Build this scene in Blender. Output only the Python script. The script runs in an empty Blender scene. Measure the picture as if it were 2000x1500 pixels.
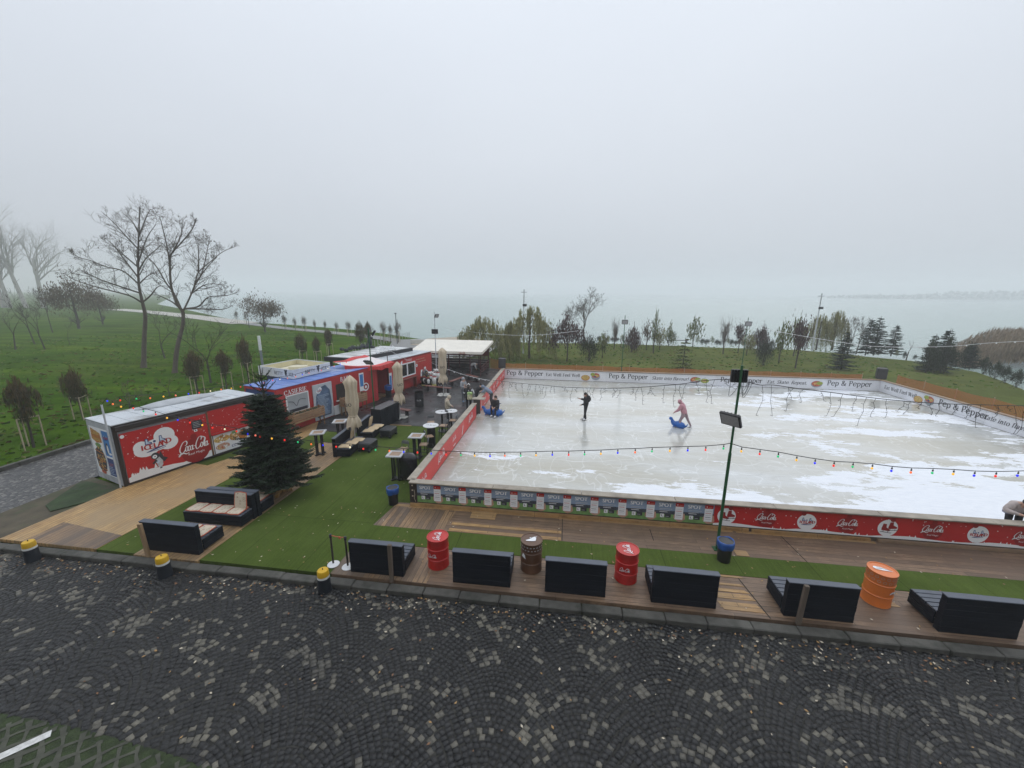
EXPO=0.0; OVER=(5.75,6.15,6.75); SKYS=.1; FOG=.0015
import bpy, math, random
import numpy as np
from mathutils import Vector, Matrix, Euler
R=math.radians; PI=math.pi
S=bpy.context.scene; C=S.collection
RNG=random.Random(7)
# ---------------------------------------------------------------- camera (solved from the photograph)
CAMZ=7.4; F=779.17; PITCH=0.227613; ROLL=0.0064244; YAW=-0.13149466
_cy,_sy=math.cos(YAW),math.sin(YAW)
_f=Vector((_sy*math.cos(PITCH),_cy*math.cos(PITCH),-math.sin(PITCH)))
_r=Vector((_cy,-_sy,0)); _u=_r.cross(_f)
RT=_r*math.cos(ROLL)+_u*math.sin(ROLL); UP=-_r*math.sin(ROLL)+_u*math.cos(ROLL); FW=_f
cam_d=bpy.data.cameras.new('camera'); cam=bpy.data.objects.new('camera',cam_d); C.objects.link(cam)
M=Matrix.Identity(4)
for i in range(3):
    M[i][0]=RT[i]; M[i][1]=UP[i]; M[i][2]=-FW[i]
M[2][3]=CAMZ; cam.matrix_world=M
cam_d.sensor_fit='HORIZONTAL'; cam_d.sensor_width=36; cam_d.lens=F/2000*36; cam_d.clip_end=4000; cam_d.clip_start=.1
S.camera=cam
EYE=Vector((0,0,CAMZ))
def ray(px,py): return FW+RT*((px-1000)/F)-UP*((py-750)/F)
def at(px,py,z=0):
    w=ray(px,py); t=(z-CAMZ)/w.z; return EYE+w*t
def onp(px,py,A,B):
    """point of the vertical plane through ground points A,B seen at px,py"""
    n=Vector((B[1]-A[1],A[0]-B[0],0)); w=ray(px,py); t=(Vector((A[0],A[1],0))-EYE).dot(n)/w.dot(n); return EYE+w*t
def facing(px,py,base):
    """point of the upright plane through base that faces the camera"""
    d=Vector((base[0],base[1])).normalized(); return onp(px,py,base,(base[0]-d.y,base[1]+d.x))
# ---------------------------------------------------------------- materials
def nn(nt,t,**k):
    n=nt.nodes.new(t)
    for a,b in k.items():
        if a in n.inputs.keys(): n.inputs[a].default_value=b
        else: setattr(n,a,b)
    return n
def c4(c): return (c[0],c[1],c[2],1)
def base_mat(name,rough=.6,metal=0,spec=.5):
    m=bpy.data.materials.new(name); m.use_nodes=True; nt=m.node_tree; b=nt.nodes['Principled BSDF']
    b.inputs['Roughness'].default_value=rough; b.inputs['Metallic'].default_value=metal; b.inputs['Specular IOR Level'].default_value=spec
    return m,nt,b
def coords(nt,stretch=(1,1,1),rz=0,kind='Object'):
    tc=nn(nt,'ShaderNodeTexCoord'); mp=nn(nt,'ShaderNodeMapping'); mp.inputs['Scale'].default_value=stretch; mp.inputs['Rotation'].default_value=(0,0,rz)
    nt.links.new(tc.outputs[kind],mp.inputs['Vector']); return mp.outputs['Vector']
def noise(nt,vec,scale,detail=4,rough=.55):
    n=nn(nt,'ShaderNodeTexNoise',Scale=scale,Detail=detail,Roughness=rough); nt.links.new(vec,n.inputs['Vector']); return n.outputs['Fac']
def ramp(nt,fac,stops,interp='LINEAR'):
    r=nn(nt,'ShaderNodeValToRGB'); r.color_ramp.interpolation=interp; e=r.color_ramp.elements
    while len(e)<len(stops): e.new(.5)
    for i,(p,c) in enumerate(stops): e[i].position=p; e[i].color=c4(c) if len(c)==3 else c
    nt.links.new(fac,r.inputs['Fac']); return r.outputs['Color']
def mix(nt,fac,a,b,mode='MIX'):
    m=nn(nt,'ShaderNodeMix',data_type='RGBA',blend_type=mode)
    for sock,v in ((0,fac),(6,a),(7,b)):
        if hasattr(v,'is_output'): nt.links.new(v,m.inputs[sock])
        else: m.inputs[sock].default_value=v if sock==0 else c4(v)
    return m.outputs[2]
def bump(nt,b,h,strength,dist=.02):
    n=nn(nt,'ShaderNodeBump',Strength=strength,Distance=dist); nt.links.new(h,n.inputs['Height']); nt.links.new(n.outputs['Normal'],b.inputs['Normal'])
_mats={}
def mat(name,col,rough=.6,var=.14,scale=6,bmp=0,metal=0,spec=.5,stretch=(1,1,1),emit=0,dirt=None):
    if name in _mats: return _mats[name]
    m,nt,b=base_mat(name,rough,metal,spec); v=coords(nt,stretch); f=noise(nt,v,scale)
    lo=tuple(x*(1-var) for x in col); hi=tuple(min(1,x*(1+var)) for x in col)
    c=ramp(nt,f,[(.3,lo),(.7,hi)])
    if dirt:
        g=noise(nt,v,scale*.35,6,.7); c=mix(nt,ramp(nt,g,[(.5,(0,0,0)),(.68,(1,1,1))]),c,dirt)
    nt.links.new(c,b.inputs['Base Color'])
    if bmp: bump(nt,b,noise(nt,v,scale*6,3),bmp)
    if emit:
        nt.links.new(c,b.inputs['Emission Color']); b.inputs['Emission Strength'].default_value=emit
    _mats[name]=m; return m
def planks(name,c1,c2,w=.14,length=3.2,rz=0,rough=.55,grey=None,gap=(.02,.015,.01)):
    m,nt,b=base_mat(name,rough); v=coords(nt,(1,1,1),rz)
    br=nn(nt,'ShaderNodeTexBrick',Scale=1.0); nt.links.new(v,br.inputs['Vector'])
    br.inputs['Brick Width'].default_value=length; br.inputs['Row Height'].default_value=w; br.inputs['Mortar Size'].default_value=.007
    br.inputs['Color1'].default_value=c4(c1); br.inputs['Color2'].default_value=c4(c2); br.inputs['Mortar'].default_value=c4(gap); br.offset=.37; br.inputs['Bias'].default_value=-.1
    sx=nn(nt,'ShaderNodeMapping'); sx.inputs['Scale'].default_value=(1.2,22,1); nt.links.new(v,sx.inputs['Vector'])
    gr=noise(nt,sx.outputs[0],1.6,6,.7)
    c=mix(nt,.9,br.outputs['Color'],ramp(nt,gr,[(.32,(.38,.34,.31)),(.5,(.9,.88,.86)),(.66,(1.3,1.3,1.3))]),'MULTIPLY'); c=mix(nt,.6,c,ramp(nt,noise(nt,v,2.3,6,.75),[(.35,(.6,.57,.54)),(.65,(1.2,1.2,1.2))]),'MULTIPLY')
    big=noise(nt,v,.45,5,.6)
    c=mix(nt,ramp(nt,big,[(.4,(0,0,0)),(.62,(.75,.75,.75))]),c,grey or tuple(x*.55 for x in c1))
    nt.links.new(c,b.inputs['Base Color']); bump(nt,b,br.outputs['Fac'],-.25,.01)
    _mats[name]=m; return m
# ---------------------------------------------------------------- mesh builder
class MB:
    def __init__(s): s.v=[]; s.f=[]; s.m=[]; s.T=None
    def add(s,vs,fs,m=0):
        o=len(s.v)
        s.v+= [tuple(s.T@Vector(p)) for p in vs] if s.T else [tuple(p) for p in vs]
        s.f+=[tuple(o+i for i in f) for f in fs]; s.m+=[m]*len(fs); return s
    def box(s,c,d,rz=0,m=0,rx=0,ry=0,taper=1):
        e=Euler((rx,ry,rz)).to_matrix(); c=Vector(c); vs=[]
        for z in (-.5,.5):
            k=taper if z>0 else 1
            for x,y in ((-.5,-.5),(.5,-.5),(.5,.5),(-.5,.5)): vs.append(c+e@Vector((x*d[0]*k,y*d[1]*k,z*d[2])))
        return s.add(vs,[(3,2,1,0),(4,5,6,7),(0,1,5,4),(1,2,6,5),(2,3,7,6),(3,0,4,7)],m)
    def bbox(s,c,d,b=.02,rz=0,m=0):
        """box with chamfered edges"""
        e=Euler((0,0,rz)).to_matrix(); c=Vector(c); hx,hy,hz=d[0]/2,d[1]/2,d[2]/2; b=min(b,hx*.9,hy*.9,hz*.9); vs=[]
        def ring(ix,iy,z):
            return [(-ix+b*(iy==hy and 1 or 0)*0,0,0)] and [Vector(p) for p in ((-ix+b,-iy,z),(ix-b,-iy,z),(ix,-iy+b,z),(ix,iy-b,z),(ix-b,iy,z),(-ix+b,iy,z),(-ix,iy-b,z),(-ix,-iy+b,z))]
        rings=[ring(hx-b,hy-b,-hz),ring(hx,hy,-hz+b),ring(hx,hy,hz-b),ring(hx-b,hy-b,hz)]
        for r in rings: vs+=[c+e@p for p in r]
        fs=[tuple(range(7,-1,-1)),tuple(range(24,32))]
        for k in range(3):
            for i in range(8):
                j=(i+1)%8; fs.append((k*8+i,k*8+j,k*8+8+j,k*8+8+i))
        return s.add(vs,fs,m)
    def tube(s,pts,r,n=6,m=0,cap=True):
        pts=[Vector(p) for p in pts]; k=len(pts); rs=r if isinstance(r,(list,tuple)) else [r]*k
        vs=[]; prev=None
        for i,p in enumerate(pts):
            t=(pts[min(i+1,k-1)]-pts[max(i-1,0)]).normalized()
            a=Vector((0,0,1)) if abs(t.z)<.9 else Vector((1,0,0))
            if prev is not None:
                a=prev-t*prev.dot(t)
                if a.length<1e-4: a=t.orthogonal()
                x=a.normalized()
            else: x=t.cross(a).normalized()
            prev=x; y=t.cross(x)
            for j in range(n):
                q=2*PI*j/n; vs.append(p+(x*math.cos(q)+y*math.sin(q))*rs[i])
        fs=[(i*n+j,i*n+(j+1)%n,(i+1)*n+(j+1)%n,(i+1)*n+j) for i in range(k-1) for j in range(n)]
        if cap: fs+=[tuple(range(n-1,-1,-1)),tuple((k-1)*n+j for j in range(n))]
        return s.add(vs,fs,m)
    def lathe(s,prof,n=24,c=(0,0,0),m=0,sx=1,sy=1):
        c=Vector(c); vs=[]; k=len(prof)
        for r,z in prof:
            for j in range(n):
                q=2*PI*j/n; vs.append(c+Vector((r*sx*math.cos(q),r*sy*math.sin(q),z)))
        fs=[(i*n+j,i*n+(j+1)%n,(i+1)*n+(j+1)%n,(i+1)*n+j) for i in range(k-1) for j in range(n)]
        fs+=[tuple(range(n-1,-1,-1)),tuple((k-1)*n+j for j in range(n))]
        return s.add(vs,fs,m)
    def ball(s,c,r,n=10,m=0,rz=0,rx=0,ry=0):
        r=Vector((r,r,r)) if not hasattr(r,'__len__') else Vector(r); c=Vector(c); k=max(4,n//2+1); e=Euler((rx,ry,rz)).to_matrix(); vs=[]
        for i in range(1,k):
            a=PI*i/k
            for j in range(n):
                q=2*PI*j/n; vs.append(c+e@Vector((r.x*math.sin(a)*math.cos(q),r.y*math.sin(a)*math.sin(q),-r.z*math.cos(a))))
        lo=len(vs); vs+=[c+e@Vector((0,0,-r.z)),c+e@Vector((0,0,r.z))]
        fs=[(i*n+j,i*n+(j+1)%n,(i+1)*n+(j+1)%n,(i+1)*n+j) for i in range(k-2) for j in range(n)]
        fs+=[(lo,(j+1)%n,j) for j in range(n)]+[(lo+1,(k-2)*n+j,(k-2)*n+(j+1)%n) for j in range(n)]
        return s.add(vs,fs,m)
    def prism(s,poly,z0,z1,m=0):
        n=len(poly); vs=[(p[0],p[1],z0) for p in poly]+[(p[0],p[1],z1) for p in poly]
        a=sum(poly[i][0]*poly[(i+1)%n][1]-poly[(i+1)%n][0]*poly[i][1] for i in range(n))
        fs=[tuple(range(n-1,-1,-1)),tuple(range(n,2*n))]+[(i,(i+1)%n,n+(i+1)%n,n+i) for i in range(n)]
        if a<0: fs=[f[::-1] for f in fs]
        return s.add(vs,fs,m)
    def hull(s,quad,th,m=0):
        """thick plate from a top polygon (3-D points), thickness straight down"""
        n=len(quad); q=[Vector(p) for p in quad]; vs=q+[p-Vector((0,0,th)) for p in q]
        nz=sum(q[i].x*q[(i+1)%n].y-q[(i+1)%n].x*q[i].y for i in range(n))
        fs=[tuple(range(n)),tuple(range(2*n-1,n-1,-1))]+[(i,n+i,n+(i+1)%n,(i+1)%n) for i in range(n)]
        if nz<0: fs=[f[::-1] for f in fs]
        return s.add(vs,fs,m)
    def build(s,name,mats,parent=None,smooth=False,loc=None,rz=0):
        me=bpy.data.meshes.new(name); me.from_pydata(s.v,[],s.f)
        for m in (mats if isinstance(mats,(list,tuple)) else [mats]): me.materials.append(m)
        if any(s.m): me.polygons.foreach_set('material_index',s.m)
        if smooth:
            me.polygons.foreach_set('use_smooth',[True]*len(s.f))
            if smooth!=1: me.set_sharp_from_angle(angle=R(smooth))
        me.update(); o=bpy.data.objects.new(name,me); C.objects.link(o)
        if parent: o.parent=parent
        if loc is not None: o.location=loc
        if rz: o.rotation_euler.z=rz
        return o
def tag(o,label,cat,group=None,kind=None):
    if label: o['label']=label
    if cat: o['category']=cat
    if group: o['group']=group
    if kind: o['kind']=kind
    return o
def thing(name,label,cat,loc=(0,0,0),rz=0,group=None):
    o=bpy.data.objects.new(name,None); C.objects.link(o); o.location=loc; o.rotation_euler.z=rz; o.empty_display_size=.2
    return tag(o,label,cat,group)
def kids(o): return [c for c in bpy.data.objects if c.parent==o]
def dup(o,parent=None,loc=None,rz=None,sc=None,label=None,ch=None):
    c=o.copy(); C.objects.link(c)
    if parent: c.parent=parent
    if loc is not None: c.location=loc
    if rz is not None: c.rotation_euler.z=rz
    if sc is not None: c.scale=sc if hasattr(sc,'__len__') else (sc,sc,sc)
    if label: c['label']=label
    for k in kids(o): dup(k,c)
    return c
# ---------------------------------------------------------------- printing: flat letters, shapes and strokes laid on a surface
_txt={}
def text_mesh(s):
    if s in _txt: return _txt[s]
    cu=bpy.data.curves.new('t','FONT'); cu.body=s; cu.size=1; cu.resolution_u=3
    o=bpy.data.objects.new('t',cu); C.objects.link(o); dg=bpy.context.evaluated_depsgraph_get()
    me=bpy.data.meshes.new_from_object(o.evaluated_get(dg))
    vs=[(v.co.x,v.co.y) for v in me.vertices]; fs=[tuple(p.vertices) for p in me.polygons]
    bpy.data.objects.remove(o); bpy.data.meshes.remove(me); bpy.data.curves.remove(cu)
    _txt[s]=(vs,fs); return _txt[s]
class Sheet:
    """collects flat print on a plane: origin O, axes U,V (unit), normal N; map3 may bend it"""
    def __init__(s,O,U,V,off=.004,map3=None):
        s.O=Vector(O); s.U=Vector(U); s.V=Vector(V); s.N=s.U.cross(s.V); s.off=off; s.mb=MB(); s.map3=map3
    def P(s,u,v,l):
        if s.map3: return s.map3(u,v,s.off+l*.004)
        return s.O+s.U*u+s.V*v+s.N*(s.off+l*.004)
    def poly(s,pts,m=0,l=0): s.mb.add([s.P(u,v,l) for u,v in pts],[tuple(range(len(pts)))],m); return s
    def rect(s,u,v,w,h,m=0,l=0,n=1):
        for i in range(n): s.poly([(u+w*i/n,v),(u+w*(i+1)/n,v),(u+w*(i+1)/n,v+h),(u+w*i/n,v+h)],m,l)
        return s
    def disc(s,u,v,r,m=0,l=0,n=20,ry=None,a0=0,a1=2*PI): 
        ry=ry or r; k=n if a1-a0>6.2 else n+1
        return s.poly([(u+r*math.cos(a0+(a1-a0)*i/n),v+ry*math.sin(a0+(a1-a0)*i/n)) for i in range(k)],m,l)
    def text(s,t,u,v,h,m=0,l=1,w=None,shear=0,rot=0,align='c',bold=0,sq=1):
        vs,fs=text_mesh(t); xs=[p[0] for p in vs]; x0,x1=min(xs),max(xs); k=h/.72; kx=k*sq
        if w: kx=w/(x1-x0)
        ox={'c':(x0+x1)/2,'l':x0,'r':x1}[align]; cr,sr=math.cos(rot),math.sin(rot)
        for dx in ((-bold,bold) if bold else (0,)):
            q=[]
            for x,y in vs:
                a=(x-ox)*kx+y*k*shear+dx; b=y*k; q.append(s.P(u+a*cr-b*sr,v+a*sr+b*cr,l+(.2 if dx>0 else 0)))
            s.mb.add(q,fs,m)
        return s
    def stroke(s,pts,w,m=0,l=1,closed=False,cal=None):
        """ribbon along pts, width w; cal=(angle,min) gives a broad-nib contrast"""
        if closed: pts=pts+[pts[0]]
        n=len(pts); ws=w if isinstance(w,(list,tuple)) else [w]*n; a=[];b=[]
        for i,p in enumerate(pts):
            q0,q1=pts[max(0,i-1)],pts[min(n-1,i+1)]
            if closed and i in(0,n-1): q0,q1=pts[n-2],pts[1]
            tx,ty=q1[0]-q0[0],q1[1]-q0[1]; d=math.hypot(tx,ty) or 1; nx,ny=-ty/d,tx/d; k=ws[i]/2
            if cal:
                an=math.atan2(ty,tx); k*=cal[1]+(1-cal[1])*abs(math.sin(an-cal[0]))
            a.append((p[0]+nx*k,p[1]+ny*k)); b.append((p[0]-nx*k,p[1]-ny*k))
        for i in range(n-1): s.poly([b[i],b[i+1],a[i+1],a[i]],m,l)
        return s
    def build(s,name,mats,parent): return s.mb.build(name,mats,parent)
def spline(pts,n=6,closed=False):
    out=[]; k=len(pts); g=(lambda i: pts[i%k]) if closed else (lambda i: pts[max(0,min(k-1,i))])
    for i in range(k if closed else k-1):
        p0,p1,p2,p3=g(i-1),g(i),g(i+1),g(i+2)
        for j in range(n):
            t=j/n; out.append(tuple(.5*((2*p1[d])+(-p0[d]+p2[d])*t+(2*p0[d]-5*p1[d]+4*p2[d]-p3[d])*t*t+(-p0[d]+3*p1[d]-3*p2[d]+p3[d])*t**3) for d in range(len(p1))))
    if not closed: out.append(tuple(pts[-1]))
    return out
# ---------------------------------------------------------------- lettering
def _s(x,a,b,sf=3,w=.105): return ('s',x,a,b,sf,w)
GL={'P':(.56,[_s(.13,0,.72),('c',[(.13,.69),(.33,.7),(.46,.53),(.33,.35),(.13,.36)])]),
'e':(.49,[('c',[(.06,.27),(.42,.28),(.38,.44),(.24,.49),(.09,.4),(.05,.23),(.12,.06),(.27,.01),(.43,.12)])]),
'p':(.55,[_s(.13,-.2,.48),('c',[(.13,.4),(.28,.48),(.45,.38),(.46,.18),(.36,.03),(.24,.01),(.13,.08)])]),
'r':(.4,[_s(.12,0,.48),('c',[(.13,.3),(.2,.43),(.31,.47),(.36,.4)])]),
'&':(.72,[('c',[(.62,.38),(.52,.14),(.3,.01),(.09,.1),(.12,.28),(.32,.45),(.37,.6),(.25,.69),(.14,.6),(.2,.45),(.46,.12),(.66,.01)])]),
'E':(.57,[_s(.13,0,.72),('h',.13,.5,.7),('h',.13,.4,.37),('h',.13,.52,.02),('t',.5,.58,.7),('t',.4,.29,.45),('t',.52,.02,.15)]),
'F':(.52,[_s(.13,0,.72),('h',.13,.5,.7),('h',.13,.4,.36),('t',.5,.58,.7),('t',.4,.28,.44)]),
'a':(.47,[('c',[(.07,.38),(.18,.48),(.32,.42),(.34,.3)]),_s(.33,.03,.36,0,.09),('c',[(.33,.29),(.14,.24),(.06,.12),(.15,.01),(.33,.1)]),('h',.33,.44,.02)]),
't':(.34,[_s(.14,.05,.62,0,.09),('h',.02,.3,.47),('c',[(.14,.08),(.2,.01),(.31,.06)])]),
'W':(.9,[('d',.08,.72,.27,0,.1),('d',.27,0,.45,.72,.035),('d',.41,.72,.62,0,.1),('d',.62,0,.8,.72,.035),('h',0,.18,.71),('h',.32,.5,.71),('h',.72,.9,.71)]),
'l':(.25,[_s(.12,0,.74,2)]),'k':(.5,[_s(.12,0,.74,2),('d',.14,.2,.4,.47,.035),('d',.22,.28,.44,0,.09),('h',.36,.5,.01),('h',.32,.48,.47)]),
'i':(.25,[_s(.12,0,.48,2),('o',.12,.63,.06)]),'n':(.55,[_s(.12,0,.48),('c',[(.14,.34),(.27,.48),(.4,.36)]),_s(.41,0,.37,2)]),
'o':(.52,[('O',.26,.24,.2,.24)]),'f':(.33,[_s(.14,0,.58,2),('c',[(.14,.56),(.2,.7),(.33,.66)]),('h',.02,.3,.47)]),
'v':(.5,[('d',.06,.48,.25,0,.095),('d',.25,0,.43,.48,.035),('h',0,.17,.47),('h',.34,.5,.47)]),
'u':(.55,[_s(.12,.12,.48,0),('c',[(.12,.14),(.24,.0),(.4,.12)]),_s(.42,0,.48,0),('h',.02,.12,.47),('h',.42,.52,.01)]),
'R':(.62,[_s(.13,0,.72),('c',[(.13,.69),(.34,.7),(.45,.54),(.34,.38),(.13,.37)]),('d',.3,.37,.52,.02,.1),('h',.46,.62,.01)]),
'S':(.52,[('c',[(.44,.56),(.36,.69),(.22,.7),(.1,.58),(.16,.44),(.36,.32),(.44,.18),(.34,.03),(.2,.01),(.07,.15)])]),
'!':(.27,[('d',.13,.72,.13,.2,.09),('o',.13,.05,.06)]),'.':(.24,[('o',.11,.05,.06)]),
'C':(.62,[('c',[(.55,.55),(.45,.69),(.3,.7),(.12,.56),(.08,.34),(.16,.12),(.32,.01),(.48,.06),(.57,.18)])]),
'A':(.64,[('d',.3,.72,.53,0,.1),('d',.3,.72,.1,0,.035),('h',.18,.42,.24),('h',.02,.2,.01),('h',.43,.64,.01)]),
'I':(.28,[_s(.14,0,.72)]),'B':(.58,[_s(.13,0,.72),('c',[(.13,.7),(.34,.69),(.42,.54),(.3,.38),(.13,.38)]),('c',[(.2,.38),(.38,.36),(.48,.2),(.36,.02),(.13,.02)])]),
'L':(.52,[_s(.13,0,.72),('h',.13,.48,.02),('t',.48,.02,.17)]),'T':(.56,[_s(.28,0,.72,2),('h',.03,.53,.7),('t',.04,.55,.7),('t',.52,.55,.7)]),'g':(.5,[('O',.22,.3,.16,.17),('c',[(.12,.14),(.2,.04),(.4,-.02),(.4,-.16),(.2,-.2),(.07,-.12),(.16,.0)])]),
'N':(.72,[_s(.12,0,.72,3,.045),('d',.12,.72,.56,.0,.1),_s(.58,0,.72,1,.045)]),'M':(.8,[_s(.1,0,.72,3,.045),('d',.12,.72,.4,.02,.1),('d',.4,.02,.66,.72,.035),_s(.68,0,.72)]),'c':(.46,[('c',[(.4,.36),(.3,.48),(.12,.4),(.06,.22),(.16,.03),(.3,.01),(.42,.12)])]),' ':(.28,[])}
def serif(sh,t,u,v,h,m=0,l=1,shear=0,align='c',sq=1,wt=1):
    k=h/.72; tot=sum(GL[c][0]+.02 for c in t)*k*sq; x=u-(tot/2 if align=='c' else 0)
    def Q(px,py): return (x+(px*sq+py*shear)*k,v+py*k)
    for ch in t:
        adv,ops=GL[ch]
        for o in ops:
            if o[0]=='s':
                _,sx,a,b,sf,w=o; w*=wt; sh.poly([Q(sx-w/2,a),Q(sx+w/2,a),Q(sx+w/2,b),Q(sx-w/2,b)],m,l)
                if sf&2: sh.poly([Q(sx-.12,a),Q(sx+.12,a),Q(sx+.12,a+.035),Q(sx-.12,a+.035)],m,l+.1)
                if sf&1: sh.poly([Q(sx-.12,b-.035),Q(sx+w/2,b-.035),Q(sx+w/2,b),Q(sx-.12,b)],m,l+.2)
            elif o[0]=='h': sh.poly([Q(o[1],o[3]-.018*wt),Q(o[2],o[3]-.018*wt),Q(o[2],o[3]+.018*wt),Q(o[1],o[3]+.018*wt)],m,l+.15)
            elif o[0]=='t': sh.poly([Q(o[1]-.018,o[2]),Q(o[1]+.018,o[2]),Q(o[1]+.018,o[3]),Q(o[1]-.018,o[3])],m,l+.25)
            elif o[0]=='o': sh.poly([Q(o[1]+o[3]*math.cos(i*PI/5),o[2]+o[3]*math.sin(i*PI/5)) for i in range(10)],m,l)
            elif o[0]=='d': sh.stroke([Q(o[1],o[2]),Q(o[3],o[4])],o[5]*k*wt,m,l+.05)
            elif o[0]=='c': sh.stroke([Q(*p) for p in spline(o[1],5)],.1*k*wt,m,l+.07,cal=(.12,.32))
            elif o[0]=='O': sh.stroke([Q(o[1]+o[3]*math.cos(i*PI/9),o[2]+o[4]*math.sin(i*PI/9)) for i in range(18)],.1*k*wt,m,l,closed=True,cal=(.12,.32))
        x+=(adv+.02)*k*sq
COLA=[('o',(.84,.27,.13,.24)),('o',(1.38,.25,.13,.22)),('o',(2.56,.27,.13,.24)),('o',(3.1,.25,.13,.22)),
 ('p',[(.62,.62),(.78,.66),(.86,.86),(.7,1.05),(.4,.95),(.14,.58),(.08,.22),(.28,-.02),(.52,.04),(.7,.26)]),('p',[(1.2,.42),(1.12,.5),(1.0,.35),(1.01,.12),(1.13,.03),(1.25,.18)]),
 ('p',[(1.53,.49),(1.49,.14),(1.56,.05),(1.66,.14)]),('p',[(1.66,.36),(1.82,.38)]),
 ('p',[(2.46,.78),(2.5,1.0),(2.36,1.14),(2.12,1.0),(1.92,.6),(1.88,.22),(2.05,-.02),(2.28,.1),(2.42,.28)]),
 ('p',[(2.36,1.14),(2.7,1.02),(2.95,.85),(2.93,.62),(2.86,.3),(2.86,.1),(2.95,.06),(3.0,.15)]),('p',[(2.74,.2),(2.82,.55),(2.93,.85)]),
 ('p',[(3.25,.49),(3.21,.14),(3.29,.05),(3.42,.16)]),('w',[(.3,.0),(.1,-.1),(.02,-.28),(.2,-.12),(.5,-.06),(.85,-.2),(1.15,-.1)])]
def cola(sh,u,v,w,m=0,l=1,shear=.22,k2=1,swash=True):
    k=w/3.45
    Q=lambda x,y:(u+(x-1.72+y*shear-.1)*k,v+(y-.4)*k*k2)
    for t,d in COLA:
        if t=='o': sh.stroke([Q(d[0]+d[2]*math.cos(i*PI/8),d[1]+d[3]*math.sin(i*PI/8)) for i in range(16)],.115*k,m,l,closed=True,cal=(.3,.4))
        elif t=='p': sh.stroke([Q(*p) for p in spline(d,5)],.13*k,m,l+.1,cal=(.3,.4))
        elif swash:
            q=[Q(*p) for p in spline(d,5)]; sh.stroke(q,[(.05+.12*math.sin(PI*i/(len(q)-1)))*k for i in range(len(q))],m,l+.2)
# ---------------------------------------------------------------- world, sun, haze
S.view_settings.view_transform='Standard'; S.view_settings.look='None'; S.view_settings.gamma=1; S.view_settings.exposure=EXPO
W=bpy.data.worlds.new('World'); S.world=W; W.use_nodes=True; nt=W.node_tree; bg=nt.nodes['Background']
sky=nn(nt,'ShaderNodeTexSky'); sky.sky_type='NISHITA'; sky.sun_disc=False; SE,SR=R(38),R(200)
sky.sun_elevation=SE; sky.sun_rotation=SR; sky.air_density=1.6; sky.dust_density=6; sky.ozone_density=1.5
hs=nn(nt,'ShaderNodeHueSaturation',Saturation=.12,Value=.9); nt.links.new(sky.outputs[0],hs.inputs['Color'])
tc=nn(nt,'ShaderNodeTexCoord'); mp=nn(nt,'ShaderNodeMapping'); mp.inputs['Scale'].default_value=(1,1,2.2); nt.links.new(tc.outputs['Generated'],mp.inputs['Vector'])
cl=ramp(nt,noise(nt,mp.outputs[0],1.1,3,.5),[(.3,(.965,.97,.98)),(.7,(1.03,1.03,1.03))])
ov=mix(nt,1,OVER,cl,'MULTIPLY')
zx=nn(nt,'ShaderNodeSeparateXYZ'); nt.links.new(tc.outputs['Generated'],zx.inputs[0])
gr=nn(nt,'ShaderNodeMapRange'); nt.links.new(zx.outputs[2],gr.inputs[0])
for i,x in enumerate((0,1,1.03,2.15)): gr.inputs[i+1].default_value=x      # overcast: the zenith is brighter than the horizon
cmb=nn(nt,'ShaderNodeCombineColor'); [nt.links.new(gr.outputs[0],cmb.inputs[i]) for i in range(3)]
ov=mix(nt,1,ov,cmb.outputs[0],'MULTIPLY')
sk=mix(nt,.86,hs.outputs[0],ov); nt.links.new(sk,bg.inputs['Color']); bg.inputs['Strength'].default_value=SKYS
sd=bpy.data.lights.new('sun','SUN'); sd.energy=.6; sd.angle=R(60); sd.color=(1,.97,.93); so=bpy.data.objects.new('sun',sd); C.objects.link(so)
so.rotation_euler=(R(90)-SE,0,R(180)-SR+PI)
S.cycles.volume_bounces=3; S.cycles.max_bounces=8; S.cycles.diffuse_bounces=3; S.cycles.glossy_bounces=3; S.cycles.transparent_max_bounces=12
S.cycles.use_denoising=True; S.cycles.volume_step_rate=4; S.cycles.caustics_reflective=False
hb=MB().box((0,800,19.7),(3000,1900,45.4)); 
hm=bpy.data.materials.new('haze'); hm.use_nodes=True; hn=hm.node_tree; hn.nodes.clear()
ho=nn(hn,'ShaderNodeOutputMaterial'); hv=nn(hn,'ShaderNodeVolumePrincipled',Density=FOG); hv.inputs['Color'].default_value=(.97,.985,1,1); hv.inputs['Anisotropy'].default_value=.25
hn.links.new(hv.outputs[0],ho.inputs['Volume'])
tag(hb.build('haze',hm),'pale morning fog hanging over the lake and lawns','fog',kind='stuff')
# ---------------------------------------------------------------- ground
def struct(o): o['kind']='structure'; return o
def sheet(name,pts,z,m,kind='structure',th=0):
    mb=MB()
    if th: mb.prism(pts,z-th,z)
    else: mb.add([(p[0],p[1],z) for p in pts],[tuple(range(len(pts)))])
    o=mb.build(name,m); o['kind']=kind; return o
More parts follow.
